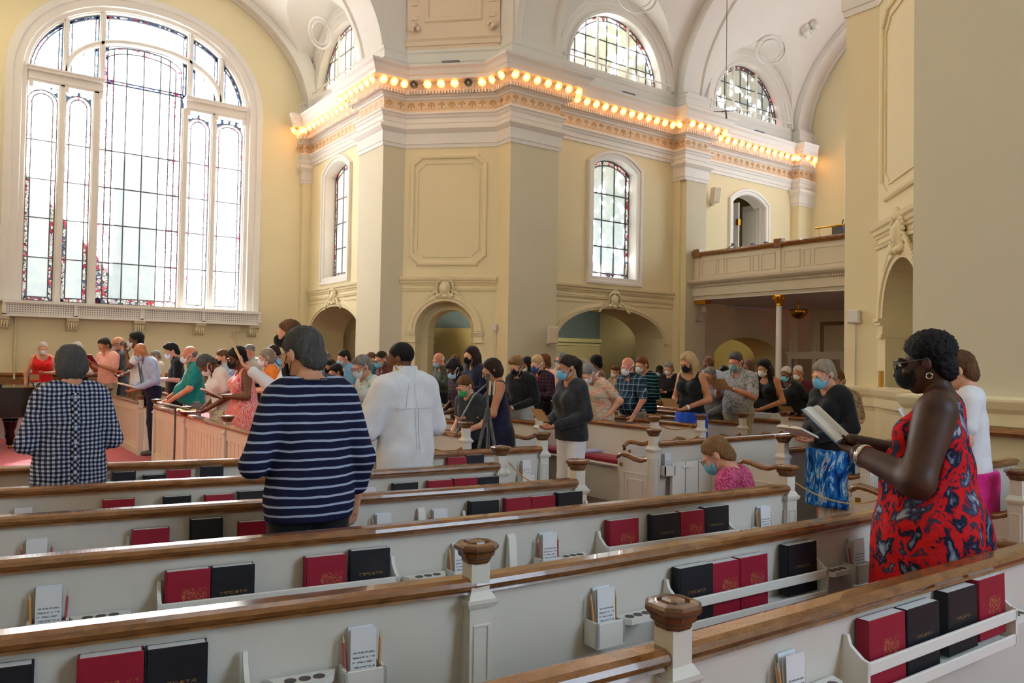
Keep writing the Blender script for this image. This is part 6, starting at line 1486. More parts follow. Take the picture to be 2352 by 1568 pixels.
    if gt in ('blouse', 'bigshirt', 'jersey', 'sweater', 'jacket', 'tee', 'polo'):
        fl = {'blouse': 0.045, 'bigshirt': 0.050, 'jersey': 0.015, 'sweater': 0.02, 'jacket': 0.02}.get(gt, 0.006)
        q.rc(U((0, 0, 1.18)), (0, 0.0, hem - 0.05), 0.150 * fat, 0.160 * fat + fl, 0.05, 0.74, g=g * 0.4)
    if gt == 'dress':
        hem = 0.40 if len(top) < 4 else top[3]
        q.rc(U((0, 0, 1.10)), (0, 0.0, 0.80), 0.130 * fat, 0.182 * fat, 0.06, 0.84, g=g); q.rc((0, 0.0, 0.84), (0, 0.0, hem - 0.1), 0.180 * fat, 0.215 * fat, 0.05, 0.92, g=g)
    # neckline
    modest = bool(extra and 'modest' in extra); nk = 0.072 if gt not in ('tank', 'sleeveless', 'dress') else (0.080 if modest else 0.095)
    q.rc(U((0, 0.01, 1.415)), neck + np.array([0, 0.02, 0.10]), nk, nk + 0.01, 0.0, 1.0, 'sub')
    if gt in ('vneck', 'tank', 'dress') and not modest: q.rc(U((0, 0.16, 1.33)), neck + np.array([0, 0.14, 0.05]), 0.03, 0.10, 0.0, 1.0, 'sub')
    if gt in ('tank', 'dress', 'sleeveless'):
        for i in (0, 1): q.rc(shp[i] + np.array([(0.028, -0.028)[i], 0, 0.02]), elb[i], (0.062 if not modest else 0.046) * af, 0.06 * af, 0.0, 1.0, 'sub')
    if not seated or gt != 'x': q.cut((0, 0, -1), -hem)
    if gt in ('blouse', 'bigshirt', 'dress', 'jacket', 'sweater', 'shirt', 'sshirt', 'jersey'): q.ripple({'bigshirt': 0.006, 'dress': 0.005, 'blouse': 0.005}.get(gt, 0.003), 26, 22, 9, NP * 1.7)
    TV = q.mesh(); child('dress' if gt == 'dress' else 'top', TV, gm)
    if extra and 'seams' in extra: extra['seams'](child_mb, TV[0])
    if gt in ('shirt', 'polo', 'bigshirt', 'sshirt'):      # collar
        q = Field(neck - 0.14, neck + np.array([0.14, 0.14, 0.09 if gt == 'bigshirt' else 0.06]), v * 0.8)
        q.rc(U((0, -0.012, 1.405)), neck + Rl @ np.array([0, 0.0, 0.02 if gt != 'bigshirt' else 0.06]), 0.088 if gt != 'bigshirt' else 0.098, 0.072 if gt != 'bigshirt' else 0.086, 0.01)
        q.rc(U((0, -0.012, 1.36)), neck + Rl @ np.array([0, 0.0, 0.12]), 0.072, 0.058 if gt != 'bigshirt' else 0.076, 0.0, 1.0, 'sub'); q.cut((0, 0, 1), neck[2] + (0.012 if gt != 'bigshirt' else 0.055)); q.cut((0, 0, -1), -(neck[2] - 0.085)); q.el(neck + np.array([0, 0.13, -0.06]), (0.035, 0.09, 0.11), 0.0, 'sub')
        child('collar', q, gm)
    # lower garment
    bt, bm = bottom; bm = CL[bm] if isinstance(bm, str) else bm
    if bt == 'trousers':
        vv = v * 1.05; q = Field(np.array([-0.30 * fat, -0.22, 0.0]) if not seated else np.array([-0.3 * fat, -0.22, 0.3]), np.array([0.30 * fat, 0.24 + belly if not seated else 0.6, 1.12]), vv); gg = max(0.012, vv * 0.5)
        q.rc((-0.07 * fat, 0, 0.94), (0.07 * fat, 0, 0.94), 0.118 * (0.6 + 0.4 * fat), None, 0.05, 0.86, g=gg); q.rc((-0.06 * fat, 0, 1.02), (0.06 * fat, 0, 1.02), 0.106 * (0.5 + 0.5 * fat), None, 0.05, 0.86, g=gg)
        for (h_, kn, an) in legs: q.rc(h_, kn, 0.088 * (0.6 + 0.4 * fat), 0.062, 0.03, g=gg); q.rc(kn, an, 0.062, 0.05, 0.03, g=gg)
        q.cut((0, 0, 1), 1.04 if hem > 0.95 else hem + 0.05); child('trousers', q, bm)
        if gt in ('shirt', 'sshirt') and not seated:
            m = MB(); n = 28
            pts = [((0.08 * fat + 0.125) * 0.86 * math.cos(2 * math.pi * i / n), (0.132 + belly * .3) * 0.95 * math.sin(2 * math.pi * i / n), 1.035) for i in range(n + 1)]
    elif bt in ('skirt', 'shorts'):
        hemz = 0.42 if bt == 'skirt' else 0.62
        q = Field((-0.36 * fat, -0.30, hemz - 0.05), (0.36 * fat, 0.32, 1.08), v); q.rc((0, 0, 1.04), (0, 0, 0.88), 0.128 * fat, 0.178 * fat, 0.05, 0.84, g=0.012); q.rc((0, 0, 0.9), (0, 0, hemz - 0.1), 0.182 * fat, 0.205 * fat, 0.05, 0.86, g=0.012)
        q.cut((0, 0, -1), -hemz); q.cut((0, 0, 1), 1.03 if hem > 0.95 else hem + 0.05); q.ripple(0.006, 30, 26, 3, NP); child('skirt', q, bm)
    if bt != 'none' and not seated:
        m = MB()
        for (h_, kn, an) in legs:
            q = Field((an[0] - 0.07, an[1] - 0.09, -0.01), (an[0] + 0.07, an[1] + 0.22, 0.11), max(0.014, v * .8)); q.rc((an[0], an[1] - 0.025, 0.042), (an[0], an[1] + 0.145, 0.032), 0.044, 0.038, 0.02); q.cut((0, 0, -1), 0.0); q.cut((0, 0, 1), 0.085); child('shoe', q, M_SHOE)
    MW = Matrix.Translation(Vector((x, y, z0))) @ Matrix.Rotation(rz, 4, 'Z') @ Matrix.Scale(s, 4)
    # wrist watch on request
    if extra and 'watch' in extra:
        i = extra['watch']; a = wri[i] - elb[i]; a /= np.linalg.norm(a); c = wri[i] - a * 0.025; m = MB()
        up = Vector(a).to_track_quat('Z', 'Y').to_matrix()
        m.lathe([(0.0305, -0.011), (0.0325, -0.006), (0.0325, 0.006), (0.0305, 0.011)], 16, (0, 0, 0), lambda X, Y, Z: tuple(Vector(c) + up @ Vector((X * af, Y * af, Z)))); child_mb('wrist_watch', m, extra.get('wm', M_CHROME))
        m = MB(); o_ = np.array([0, -0.4, 0.9]); o_ -= a * (o_ @ a); o_ /= np.linalg.norm(o_)
    if extra and 'tag' in extra:
        f0 = lambda u, z, w_: tuple(U((extra['tag'] + u, 0.105 + g + belly * 0.4 + (0.045 if female else 0) + w_, 1.24 + z)))
        m = MB(); m.box(-0.04, 0.04, -0.03, 0.03, 0.012, 0.018, f0); child_mb('name_tag', m, M_PAPER)
    if extra and 'tie' in extra:
        m = MB(); fz = lambda u, z, w_: tuple(U((u, 0.105 + g + w_, z))); m.box(-0.03, 0.03, 1.02, 1.40, 0.004, 0.012, fz); child_mb('tie', m, CL['slate'])
    if extra and 'lanyard' in extra:
        m = MB(); m.tube([U((-0.07, 0.04, 1.43)), U((-0.05, 0.125 + g, 1.33)), U((0, 0.135 + g, 1.2)), U((0.05, 0.125 + g, 1.33)), U((0.07, 0.04, 1.43))], 0.006, 6); child_mb('lanyard', m, CL['red'])
    if extra and 'beads' in extra:
        m = MB()
        for k in range(15):
            t = math.pi * (k / 14); p = U((0.085 * math.cos(t), 0.06 + 0.065 * math.sin(t), 1.415 - 0.085 * math.sin(t) ** 2)); m.lathe([(0.001, -0.009), (0.009, 0), (0.001, 0.009)], 6, p)
        child_mb('necklace', m, M_PAPER)
    if extra and 'earring' in extra:
        m = MB(); c = Rh @ (np.array([-0.084, -0.008, -0.058]) * hs) + hc
        m.tube([c + Rh @ np.array([0, extra['earring'] * math.cos(t), extra['earring'] * math.sin(t)]) for t in np.linspace(0, 2 * math.pi, 17)], 0.0032, 6); child_mb('earring', m, extra.get('em', M_BRASS))
    if extra and 'cord' in extra:
        m = MB(); m.tube([U((0.078 * math.cos(t), -0.012 + 0.075 * math.sin(t), 1.452)) for t in np.linspace(0, 2 * math.pi, 21)], 0.004, 6); child_mb('neck_cord', m, M_BLACK)
    mid = (wri[0] + wri[1]) / 2
    return dict(body=body, MW=MW, wri=wri, mid=mid, s=s, rz=rz, hc=hc)
M_TAN = plain('tan_programme_paper', '#cda86a', 0.75); M_OFFW = plain('off_white_paper', '#e3ded2', 0.75); M_YEL = plain('yellow_paper', '#d9b94e', 0.75)
def sheet(P, label, kind='programme', mat=None, off=(0, 0.10, 0.035), tilt=0.75, w=0.20, h=0.15, yaw=0.0):
    """a folded programme or open book held in the hands"""
    c = Vector(tuple(P['mid'] + np.array(off))); M = P['MW'] @ Matrix.Translation(c) @ Matrix.Rotation(yaw, 4, 'Z') @ Matrix.Rotation(tilt, 4, 'X')
    sc = 1 / P['s']
    if kind == 'book':
        o = empty('open_book', tuple(M.translation), label, 'book', 'books held in hands'); m = MB()
        m.box(-w, -0.004, -h / 2, h / 2, -0.004, 0.0); m.box(0.004, w, -h / 2, h / 2, -0.004, 0.0); m.box(-0.006, 0.006, -h / 2, h / 2, -0.006, -0.002)
        p = MB()
        for sx in (1, -1):
            xs = [0.0, 0.03, 0.08, w * 0.95]; zs = [0.004, 0.018, 0.02, 0.012]; n = 4
            p.add([(sx * a, -h / 2 + 0.005, b) for a, b in zip(xs, zs)] + [(sx * a, h / 2 - 0.005, b) for a, b in zip(xs, zs)] + [(sx * a, -h / 2 + 0.005, 0) for a in xs] + [(sx * a, h / 2 - 0.005, 0) for a in xs], [(i, i + 1, n + i + 1, n + i) for i in range(3)] + [(2 * n + i, 2 * n + i + 1, i + 1, i) for i in range(3)] + [(n + i, n + i + 1, 3 * n + i + 1, 3 * n + i) for i in range(3)] + [(3, 2 * n + 3, 3 * n + 3, n + 3)])
        for nm, mb, mt in (('cover', m, mat or M_RED), ('pages', p, M_YEL if mat is M_YEL else M_OFFW)):
            b = bpy.data.objects.new(nm, mb.mesh(nm, mt)); COL.objects.link(b); b.parent = o; b.matrix_parent_inverse = Matrix.Translation(-M.translation); b.matrix_basis = M @ Matrix.Scale(sc, 4)
        return o
    a = w / 2; n = 6; vs = []
    for j in (0, 1):
        for i in range(n + 1): u = -a + w * i / n; vs.append((u, -h / 2 + h * j, 0.05 * abs(u) - 0.02 * (u / a) ** 2 * 0.3))
    fs = [(i, i + 1, n + 2 + i, n + 1 + i) for i in range(n)]; k = len(vs); vs += [(x_, y_, z_ - 0.0025) for x_, y_, z_ in vs]; fs += [tuple(k + i for i in f)[::-1] for f in fs]
    me = mk_mesh('programme', vs, fs, mat or M_TAN); o = bpy.data.objects.new('programme', me); COL.objects.link(o); o.matrix_basis = M @ Matrix.Scale(sc, 4)
    return tag(o, label, 'paper', 'papers held in hands')
# ================================================================== who stands where
def spot(px, top, rz, lean, hp, hy, X=None, Y=None, d=None, hs=1.05):
    p = at_X(px, top, X) if X is not None else at_Y(px, top, Y) if Y is not None else at_d(px, top, d)
    dep = float((CM @ (p - EYE))[2])
    Rl = rotm(0, -lean); piv = np.array([0, 0, 0.95]); neck = Rl @ (np.array([0, 0.005, 1.475]) - piv) + piv
    Rh = Rl @ rotm(math.radians(hy), -hp); hc = neck + Rh @ np.array([0, 0.022, 0.107])
    tz = hc[2] + (Rh @ np.array([0, -0.012, 0.032]))[2] * hs + 0.095 * hs
    a = math.radians(rz)
    if X is not None: p = at_X(px, top, X - math.sin(a) * hc[1] * 0.97); dep = float((CM @ (p - EYE))[2])     # X is where the feet stand
    s = p[2] / tz
    fx, fy = -math.sin(a) * hc[1] * s, math.cos(a) * hc[1] * s
    return p[0] - fx, p[1] - fy, s * 1.70, dep
def spot_tz(lean, hp, hy, hs):
    Rl = rotm(0, -lean); piv = np.array([0, 0, 0.95]); neck = Rl @ (np.array([0, 0.005, 1.475]) - piv) + piv
    Rh = Rl @ rotm(math.radians(hy), -hp); hc = neck + Rh @ np.array([0, 0.022, 0.107]); return hc[2] + (Rh @ np.array([0, -0.012, 0.032]))[2] * hs + 0.095 * hs
def ppl(label, px, ty, X=None, Y=None, d=None, rz=90, lean=0.04, hp=0.3, hy=0.0, hs=1.05, **k):
    x, y, H, dep = spot(px, ty, rz, lean, hp, hy, X, Y, d, hs)
    if k.get('seated'):      # true size; the seat sets how low the figure sits
        hz = H; H = 1.62; k['z0'] = (hz - H) * spot_tz(lean, hp, hy, hs) / 1.70
    return person(label, x, y, H, math.radians(rz), dep, lean=lean, hp=hp, hy=hy, hs=hs, **k)
GN = 'standing congregation'
# ---- the four nearest
def on_back(V, x, z):
    k = (np.abs(V[:, 0] - x) < 0.03) & (np.abs(V[:, 2] - z) < 0.025) 
    return (x, float(V[k][:, 1].min()) - 0.002, z) if k.any() else None
C_DIAG = p_check('navy_gingham_bias', '#c3cbdb', '#56607e', '#141a30', 0.0255); 
for _n in C_DIAG.node_tree.nodes:
    if _n.type == 'MAPPING': _n.inputs['Rotation'].default_value = (0, math.radians(45), 0)
def back_placket(child_mb, V):
    m = MB(); b = MB(); zs = np.arange(1.40, 0.78, -0.03); pr = None
    for i, z in enumerate(zs):
        c = on_back(V, 0.0, z)
        if c is None: continue
        if pr: m.add([(-0.02, pr[1] - 0.004, pr[2]), (0.02, pr[1] - 0.004, pr[2]), (0.02, c[1] - 0.004, c[2]), (-0.02, c[1] - 0.004, c[2]), (-0.02, pr[1] + 0.01, pr[2]), (0.02, pr[1] + 0.01, pr[2]), (0.02, c[1] + 0.01, c[2]), (-0.02, c[1] + 0.01, c[2])], [(0, 3, 2, 1), (0, 4, 7, 3), (1, 2, 6, 5)])
        if i % 3 == 1: b.lathe([(0.010, 0), (0.010, 0.004)], 10, (0, 0, 0), lambda x, y, w, c=c: (x, c[1] - 0.006 - w, c[2] + y))
        pr = c
    child_mb('back_placket', m, C_DIAG); child_mb('buttons', b, plain('pearl_button', '#bcd0e6', 0.3))
def shirt_seams(child_mb, V):
    m = MB()
    for line in ([(x, 1.235) for x in np.arange(-0.16, 0.165, 0.02)], [(0.0, z) for z in np.arange(1.40, 1.23, -0.02)], [(-0.05 - 0.04 * t, 1.41 - 0.17 * t) for t in np.linspace(0, 1, 9)], [(0.012, z) for z in np.arange(1.23, 0.95, -0.02)], [(-0.012, z) for z in np.arange(1.23, 0.95, -0.02)]):
        p = [on_back(V, x, z) for x, z in line]; p = [q for q in p if q]
        if len(p) > 2: m.tube(p, 0.0018, 5)
    child_mb('seams', m, CL['white'])
P1 = ppl('person in a navy striped top and black trousers seen from behind', 708, 745, Y=3.50, rz=-4, hp=0.30, hy=28, skin='light', hair=('short', 'dgrey'), mask='black', top=('jersey', C_STRIPE), bottom=('trousers', 'black'), w=1.06, female=True,
         custom=(((0.238, -0.03, 1.10), (0.235, 0.08, 0.86)), ((-0.262, -0.05, 1.09), (-0.20, 0.20, 1.04))), extra={'cord': 1}, glasses='dark', group='people in the near pews')
P2 = ppl('person in a navy and white chequered blouse seen from behind', 163, 788, Y=5.40, rz=4, hp=0.30, skin='light', hair=('bob', 'dgrey'), mask=None, top=('blouse', C_CHECK, 1.9), bottom=('trousers', 'navy'), w=1.08, female=True, extra={'seams': back_placket},
         custom=(((0.238, -0.02, 1.10), (0.10, 0.24, 1.05)), ((-0.245, -0.02, 1.09), (-0.10, 0.24, 1.05))), group='people in the near pews')
P3 = ppl('person in a loose white shirt with raised collar, seen from behind', 925, 780, Y=4.98, rz=8, hp=0.12, hy=38, skin='brown', hair=('crop', 'black'), mask=None, top=('bigshirt', 'white'), bottom=('trousers', 'white'), w=1.08,
         custom=(((0.27, 0.02, 1.10), (0.12, 0.24, 1.04)), ((-0.30, 0.05, 1.09), (-0.12, 0.28, 1.05))), extra={'earring': 0.022, 'seams': shirt_seams}, group='people in the near pews')
P4 = ppl('person in a red and navy floral dress reading, beside the grey wall', 2128, 752, Y=1.72, rz=20, hp=0.26, lean=-0.05, skin='dark', hair=('afro', 'black'), mask='black', top=('dress', C_FLORAL, 0.0, 0.12), bottom=('none', 'black'), w=1.30, female=True, belly=0.05, hs=1.12, armf=1.62,
         custom=(((0.24, 0.12, 1.12), (0.05, 0.34, 1.18)), ((-0.27, 0.03, 1.09), (-0.08, 0.28, 1.15))), glasses='dark', extra={'watch': 1, 'earring': 0.012, 'em': M_CHROME, 'modest': 1}, group='people in the near pews')
sheet(P4, 'open song booklet held by the person in the floral dress', 'book', plain('blue_booklet', '#2f6f9f', 0.5), off=(0.02, 0.13, 0.10), tilt=0.75, w=0.15, h=0.21)
P5 = ppl('person with short brown hair and white top behind the floral dress', 2200, 800, Y=2.42, rz=22, hp=0.25, skin='light', hair=('short', 'brown'), mask=None, top=('tee', 'white'), bottom=('skirt', 'hotpink'), female=True, w=0.88, arms='read', group='people in the near pews')
sheet(P5, 'white programme sticking out beyond the floral dress', 'programme', M_PAPER, off=(-0.02, 0.10, 0.12), tilt=1.1)
# seated on a chair where the pews were cut short
P6 = ppl('seated person with brown hair and magenta printed top', 1668, 1000, d=5.15, rz=18, lean=0.22, hp=0.45, hy=10, seated=True, skin='light', hair=('short', 'sandy'), mask='blue', top=('tee', C_MAG), bottom=('trousers', 'navy'), female=True, w=1.12, arms='low', glasses='dark', group='people in the near pews')
cl6 = P6['body'].location; 
chx, chy = cl6[0], cl6[1]
ch = empty('folding_chair', (chx, chy, 0), 'grey folding chair under the seated person in magenta', 'chair')
def cf(a, b, z): c, s = math.cos(math.radians(18)), math.sin(math.radians(18)); return (chx + a * c - b * s, chy + a * s + b * c, z)
MB().box(-0.22, 0.22, -0.16, 0.26, 0.32, 0.345, cf, 0.008).build('seat', M_GREY, ch); MB().box(-0.21, 0.21, -0.235, -0.215, 0.55, 0.78, cf, 0.006).build('backrest', M_GREY, ch)
for sx in (-1, 1): MB().tube([cf(sx * 0.22, -0.22, 0.78), cf(sx * 0.22, -0.16, 0.33), cf(sx * 0.22, 0.24, 0.0)], 0.011, 8).build('leg', M_GREY, ch); MB().tube([cf(sx * 0.2, 0.22, 0.33), cf(sx * 0.2, -0.22, 0.0)], 0.011, 8).build('leg', M_GREY, ch)

# ---- far left block
L = []
q = ppl('person in a red tank top by the window wall', 99, 782, Y=17.38, rz=174, hp=0.3, skin='light', hair=('crop', 'white'), mask='white', top=('tank', 'red'), bottom=('skirt', C_LEO), female=True, w=1.05, arms='one'); sheet(q, 'small tan paper held by the person in red', 'programme', M_TAN, off=(0.02, 0.06, 0.05), tilt=1.1, w=0.16, h=0.12)
ppl('white-haired person mostly hidden behind the chequered blouse', 178, 783, Y=17.40, rz=170, skin='light', hair=('short', 'white'), mask='white', top=('shirt', 'cream'))
q = ppl('person in a pink shirt with dark curly hair', 240, 774, Y=16.3, rz=120, hp=0.35, skin='tan', hair=('curly', 'dark'), mask=None, top=('polo', 'pink'), bottom=('trousers', 'khaki'), arms='high'); sheet(q, 'open red hymnal raised by the person in pink', 'book', None, off=(0, 0.08, 0.08), tilt=0.9, w=0.16, h=0.22)
q = ppl('bald person in a slate shirt with glasses and white mask', 271, 771, X=2.72, rz=85, hp=0.2, skin='light', hair=('bald', 'grey'), mask='white', top=('sshirt', 'slate'), bottom=('trousers', 'slate'), arms='read', w=1.1, glasses='dark'); sheet(q, 'cream paper held by the person in slate', 'programme', M_OFFW, off=(0, 0.1, 0.06), tilt=0.9)
ppl('tall person in a white tee with curly hair, hand at chin', 312, 760, X=2.76, rz=80, hp=0.12, skin='brown', hair=('afro', 'black'), mask='white', top=('tee', 'white'), bottom=('trousers', 'brown'), arms='chin')
q = ppl('bald person in a light blue shirt and tie, reading', 324, 786, X=2.62, rz=95, lean=0.16, hp=0.5, skin='tan', hair=('bald', None), mask='bluewhite', top=('shirt', 'blue'), bottom=('trousers', 'navy'), arms='low', w=1.1, extra={'tie': 1}); sheet(q, 'white booklet held by the person with the tie', 'book', M_OFFW, off=(0, 0.12, 0.05), tilt=0.3, w=0.15, h=0.2)
ppl('person mostly hidden behind the blue shirt and tie', 357, 803, X=3.6, rz=90, skin='light', hair=('short', 'grey'), mask='white', top=('tee', 'cream'))
q = ppl('dark-haired person in a black polo with white mask', 395, 786, X=3.05, rz=85, hp=0.35, skin='light', hair=('thick', 'black'), mask='white', top=('polo', 'black'), bottom=('trousers', 'black'), arms='read'); sheet(q, 'cream paper held by the person in the black polo', 'programme', M_OFFW, off=(0, 0.1, 0.04), tilt=0.8)
ppl('bald person in a teal polo with white mask', 436, 792, X=2.80, rz=85, hp=0.15, skin='ruddy', hair=('bald', 'grey'), mask='white', top=('polo', 'teal'), bottom=('trousers', 'grey'), arms='rest', w=1.25, belly=0.09)
ppl('grey-haired person in a white top bowing over a book', 474, 812, X=2.80, rz=92, lean=0.30, hp=0.75, skin='brown', hair=('short', 'dgrey'), mask='white', top=('tee', 'white'), bottom=('skirt', C_FSK), female=True, arms='low', w=1.1)
q = ppl('person in a pink and orange printed dress with black curls', 545, 793, X=2.84, rz=85, lean=0.06, hp=0.35, skin='brown', hair=('afro', 'black'), mask='black', top=('dress', C_PINK, 0.0), bottom=('none', 'black'), female=True, arms='read', w=1.22, hs=1.12); sheet(q, 'open red hymnal held by the person in the pink dress', 'book', None, off=(0, 0.10, 0.03), tilt=0.45, w=0.16, h=0.22)
ppl('person in a blue striped shirt behind the pink dress', 512, 800, X=3.60, rz=85, skin='light', hair=('short', 'brown'), mask='black', top=('shirt', C_BSTR), arms='read')
ppl('grey-haired person at the far wall left of the radiator end', 573, 788, X=4.40, rz=95, skin='ruddy', hair=('crop', 'grey'), mask=None, top=('shirt', 'lgrey'), arms='read')
ppl('person with an ash bob and orange cardigan', 612, 797, X=3.60, rz=85, hp=0.25, skin='light', hair=('bob', 'ash'), mask='white', top=('tee', 'orange'), bottom=('trousers', 'khaki'), female=True, arms='read')
ppl('dark-haired person in a blue shirt behind the ash bob', 628, 790, X=4.38, rz=80, skin='light', hair=('short', 'dark'), mask='white', top=('shirt', 'sky'), arms='read')
q = ppl('tall bearded person in a white shirt raising a pencil', 664, 730, X=2.80, rz=75, hp=0.1, skin='light', hair=('short', 'brown'), mask='black', top=('shirt', 'white'), bottom=('trousers', 'khaki'), arms='one', w=1.05,
        custom=(((0.245, -0.02, 1.11), (0.25, 0.04, 0.87)), ((-0.27, 0.16, 1.10), (-0.22, 0.36, 1.27))), extra={'watch': 1, 'wm': M_BLACK})
w_ = q['MW'] @ Vector(tuple(q['wri'][1] + np.array([0, 0.07, 0.06]))); u_ = -Vector(CM[0])
tag(MB().tube([w_, w_ + u_ * 0.12 + Vector((0, 0, 0.24))], 0.012, 8).build('baton', M_TIP), 'tan rolled paper raised like a baton', 'paper')
# ---- behind and right of the striped person
ppl('person in a light blue polo beyond the pier arch', 790, 801, X=5.15, rz=88, skin='light', hair=('short', 'dark'), mask='bluewhite', top=('polo', 'sky'), arms='read')
ppl('grey-haired person at the back by the far arch', 748, 805, X=5.95, rz=88, skin='ruddy', hair=('crop', 'grey'), mask=None, top=('shirt', 'navy'))
ppl('small dark-haired child beyond the striped shoulder', 759, 822, X=5.15, rz=88, skin='tan', hair=('short', 'black'), mask='black', top=('tee', 'navy'), hs=1.1)
ppl('small child in orange beyond the striped shoulder', 772, 833, X=4.38, rz=88, skin='tan', hair=('curly', 'black'), mask=None, top=('tee', 'orange'), hs=1.1)
q = ppl('grey-haired person with red glasses and teal print blouse', 832, 812, X=3.62, rz=92, hp=0.4, skin='light', hair=('short', 'grey'), mask='white', top=('tee', C_TEALFL), bottom=('skirt', C_TEALFL), female=True, w=1.12, arms='low', glasses='red')
ppl('person in a teal plaid shirt behind the grey-haired reader', 852, 806, X=5.95, rz=90, skin='light', hair=('crop', 'brown'), mask='white', top=('sshirt', C_TPLAID))
ppl('balding person in a maroon shirt with name tag', 876, 803, X=5.15, rz=90, hp=0.35, skin='light', hair=('crop', 'dark'), mask='blue', top=('shirt', 'maroon'), arms='read', extra={'tag': 0.06}, glasses='dark')
ppl('person with a mint mask behind the white collar', 910, 808, X=5.95, rz=90, skin='light', hair=('short', 'grey'), mask='bluewhite', top=('shirt', C_LEO))
q = ppl('bald person in an olive shirt before the pier doorway', 1008, 808, X=6.72, rz=90, hp=0.35, skin='ruddy', hair=('bald', 'white'), mask='bluewhite', top=('shirt', 'olive'), arms='high'); sheet(q, 'cream paper held by the person in olive', 'programme', M_OFFW, off=(0, 0.09, 0.08), tilt=1.1)
ppl('person with brown hair in the pier doorway', 1046, 811, X=7.5, rz=95, skin='ruddy', hair=('crop', 'brown'), mask='bluewhite', top=('shirt', 'navy'))
ppl('person with black crop and rust print shirt, pale mask', 1043, 822, X=5.15, rz=90, lean=0.1, hp=0.55, skin='dark', hair=('curly', 'black'), mask='bluewhite', top=('sshirt', C_DPLAID), arms='low')
ppl('long-haired person in a navy shirt and black mask', 1083, 792, X=5.93, rz=95, hp=0.2, skin='light', hair=('long', 'dark'), mask='black', top=('shirt', 'navy'), arms='read')
ppl('boy with a green mask', 1068, 857, X=4.38, rz=100, lean=0.1, hp=0.45, skin='light', hair=('short', 'brown'), mask='green', top=('tee', 'char'), bottom=('trousers', 'black'), arms='low', hs=1.12)
ppl('dark-haired person in a sleeveless navy dress by the tripod', 1130, 820, X=4.62, rz=60, hp=0.35, hy=10, skin='tan', hair=('bob', 'dark'), mask=None, top=('dress', 'navy', 0.0), bottom=('none', 'black'), female=True,
    custom=(((0.235, 0.05, 1.14), (0.08, 0.30, 1.20)), ((-0.235, 0.08, 1.10), (-0.12, 0.34, 1.06))))
q = ppl('sandy-haired person in a black shirt with black mask', 1187, 815, X=5.93, rz=105, hp=0.5, skin='light', hair=('thick', 'sandy'), mask='black', top=('shirt', 'black'), bottom=('trousers', 'lgrey'), arms='low', w=1.05); sheet(q, 'tan folded programme held before the black shirt', 'programme', M_TAN, off=(0, 0.13, 0.02), tilt=0.6, w=0.26, h=0.19)
ppl('dark-haired person behind the black shirt', 1210, 817, X=7.5, rz=90, skin='tan', hair=('long', 'black'), mask='white', top=('sweater', 'black'), female=True)
q = ppl('ash-haired person in a plum plaid shirt with blue mask', 1234, 813, X=6.72, rz=100, hp=0.35, skin='light', hair=('short', 'blond'), mask='navy', top=('shirt', C_DPLAID), arms='read', extra={'tag': 0.05, 'lanyard': 1}); sheet(q, 'tan programme left of the charcoal sweater', 'programme', M_TAN, off=(0, 0.12, 0.05), tilt=0.7)
q = ppl('auburn-haired person in a pale pink shirt', 1251, 812, X=7.5, rz=85, hp=0.25, hy=-30, skin='brown', hair=('curly', 'red'), mask=None, top=('sshirt', 'pink'), arms='read'); sheet(q, 'tan programme before the pale pink shirt', 'programme', M_TAN, off=(0, 0.12, 0.05), tilt=0.7)
ppl('grey-bearded person with glasses in front of the wide arch', 1290, 806, X=8.28, rz=95, skin='ruddy', hair=('crop', 'grey'), mask='white', top=('shirt', 'lgrey'), glasses='dark')
q = ppl('person with ponytail, charcoal sweater and white trousers', 1302, 812, X=4.85, rz=86, hp=0.2, skin='tan', hair=('pony', 'dark'), mask='blue', top=('sweater', 'char'), bottom=('trousers', 'white'), female=True, arms='low'); sheet(q, 'tan programme held by the person with the ponytail', 'programme', M_TAN, off=(0, 0.14, 0.10), tilt=0.9)
ppl('person with pale hair and white blouse behind the ponytail', 1338, 822, X=6.72, rz=95, hp=0.35, skin='light', hair=('long', 'ash'), mask='white', top=('tee', 'white'), female=True)
ppl('person with a round black afro and bare shoulder', 1368, 812, X=8.28, rz=60, hp=0.2, hy=-30, skin='brown', hair=('afro', 'black'), mask=None, top=('tank', 'cream'), female=True, hs=1.15)
ppl('grey-haired person in a pastel tie-dye top bowing', 1352, 833, X=6.76, rz=95, lean=0.28, hp=0.55, skin='light', hair=('short', 'grey'), mask='white', top=('tee', C_TIE), bottom=('trousers', 'khaki'), female=True, arms='hip', w=1.18)
ppl('small brown-haired person far behind the paper of the plaid shirt', 1413, 837, X=9.85, rz=95, skin='light', hair=('short', 'brown'), mask='white', top=('sshirt', C_TAPE), extra={'tag': 0.05})
q = ppl('bald person in a blue plaid shirt leaning on the pew', 1442, 818, X=7.50, rz=92, lean=0.08, hp=0.25, skin='ruddy', hair=('bald', 'white'), mask='white', top=('sshirt', C_BPLAID), bottom=('trousers', 'khaki'), arms='restl', w=1.25, belly=0.06); sheet(q, 'tan programme held up by the person in blue plaid', 'programme', M_TAN, off=(0.15, 0.16, 0.08), tilt=1.1, w=0.22, h=0.18)
ppl('auburn-haired person in a dark striped sweater', 1474, 816, X=8.28, rz=92, hp=0.3, skin='light', hair=('short', 'red'), mask='white', top=('sweater', p_stripe('teal_striped_knit', '#131925', '#3f8a97', 0.05, 0.2)))
q = ppl('dark-haired person with teal top far under the gallery', 1515, 837, X=11.45, rz=95, skin='dark', hair=('crop', 'black'), mask='bluewhite', top=('tee', 'teal'))
q = ppl('person in a dark suit with white mask far under the gallery', 1536, 830, X=10.63, rz=100, skin='light', hair=('short', 'grey'), mask='white', top=('jacket', 'black'), bottom=('trousers', 'black')); sheet(q, 'yellow programme before the dark suit', 'programme', M_TAN, off=(0, 0.14, 0.03), tilt=0.6)
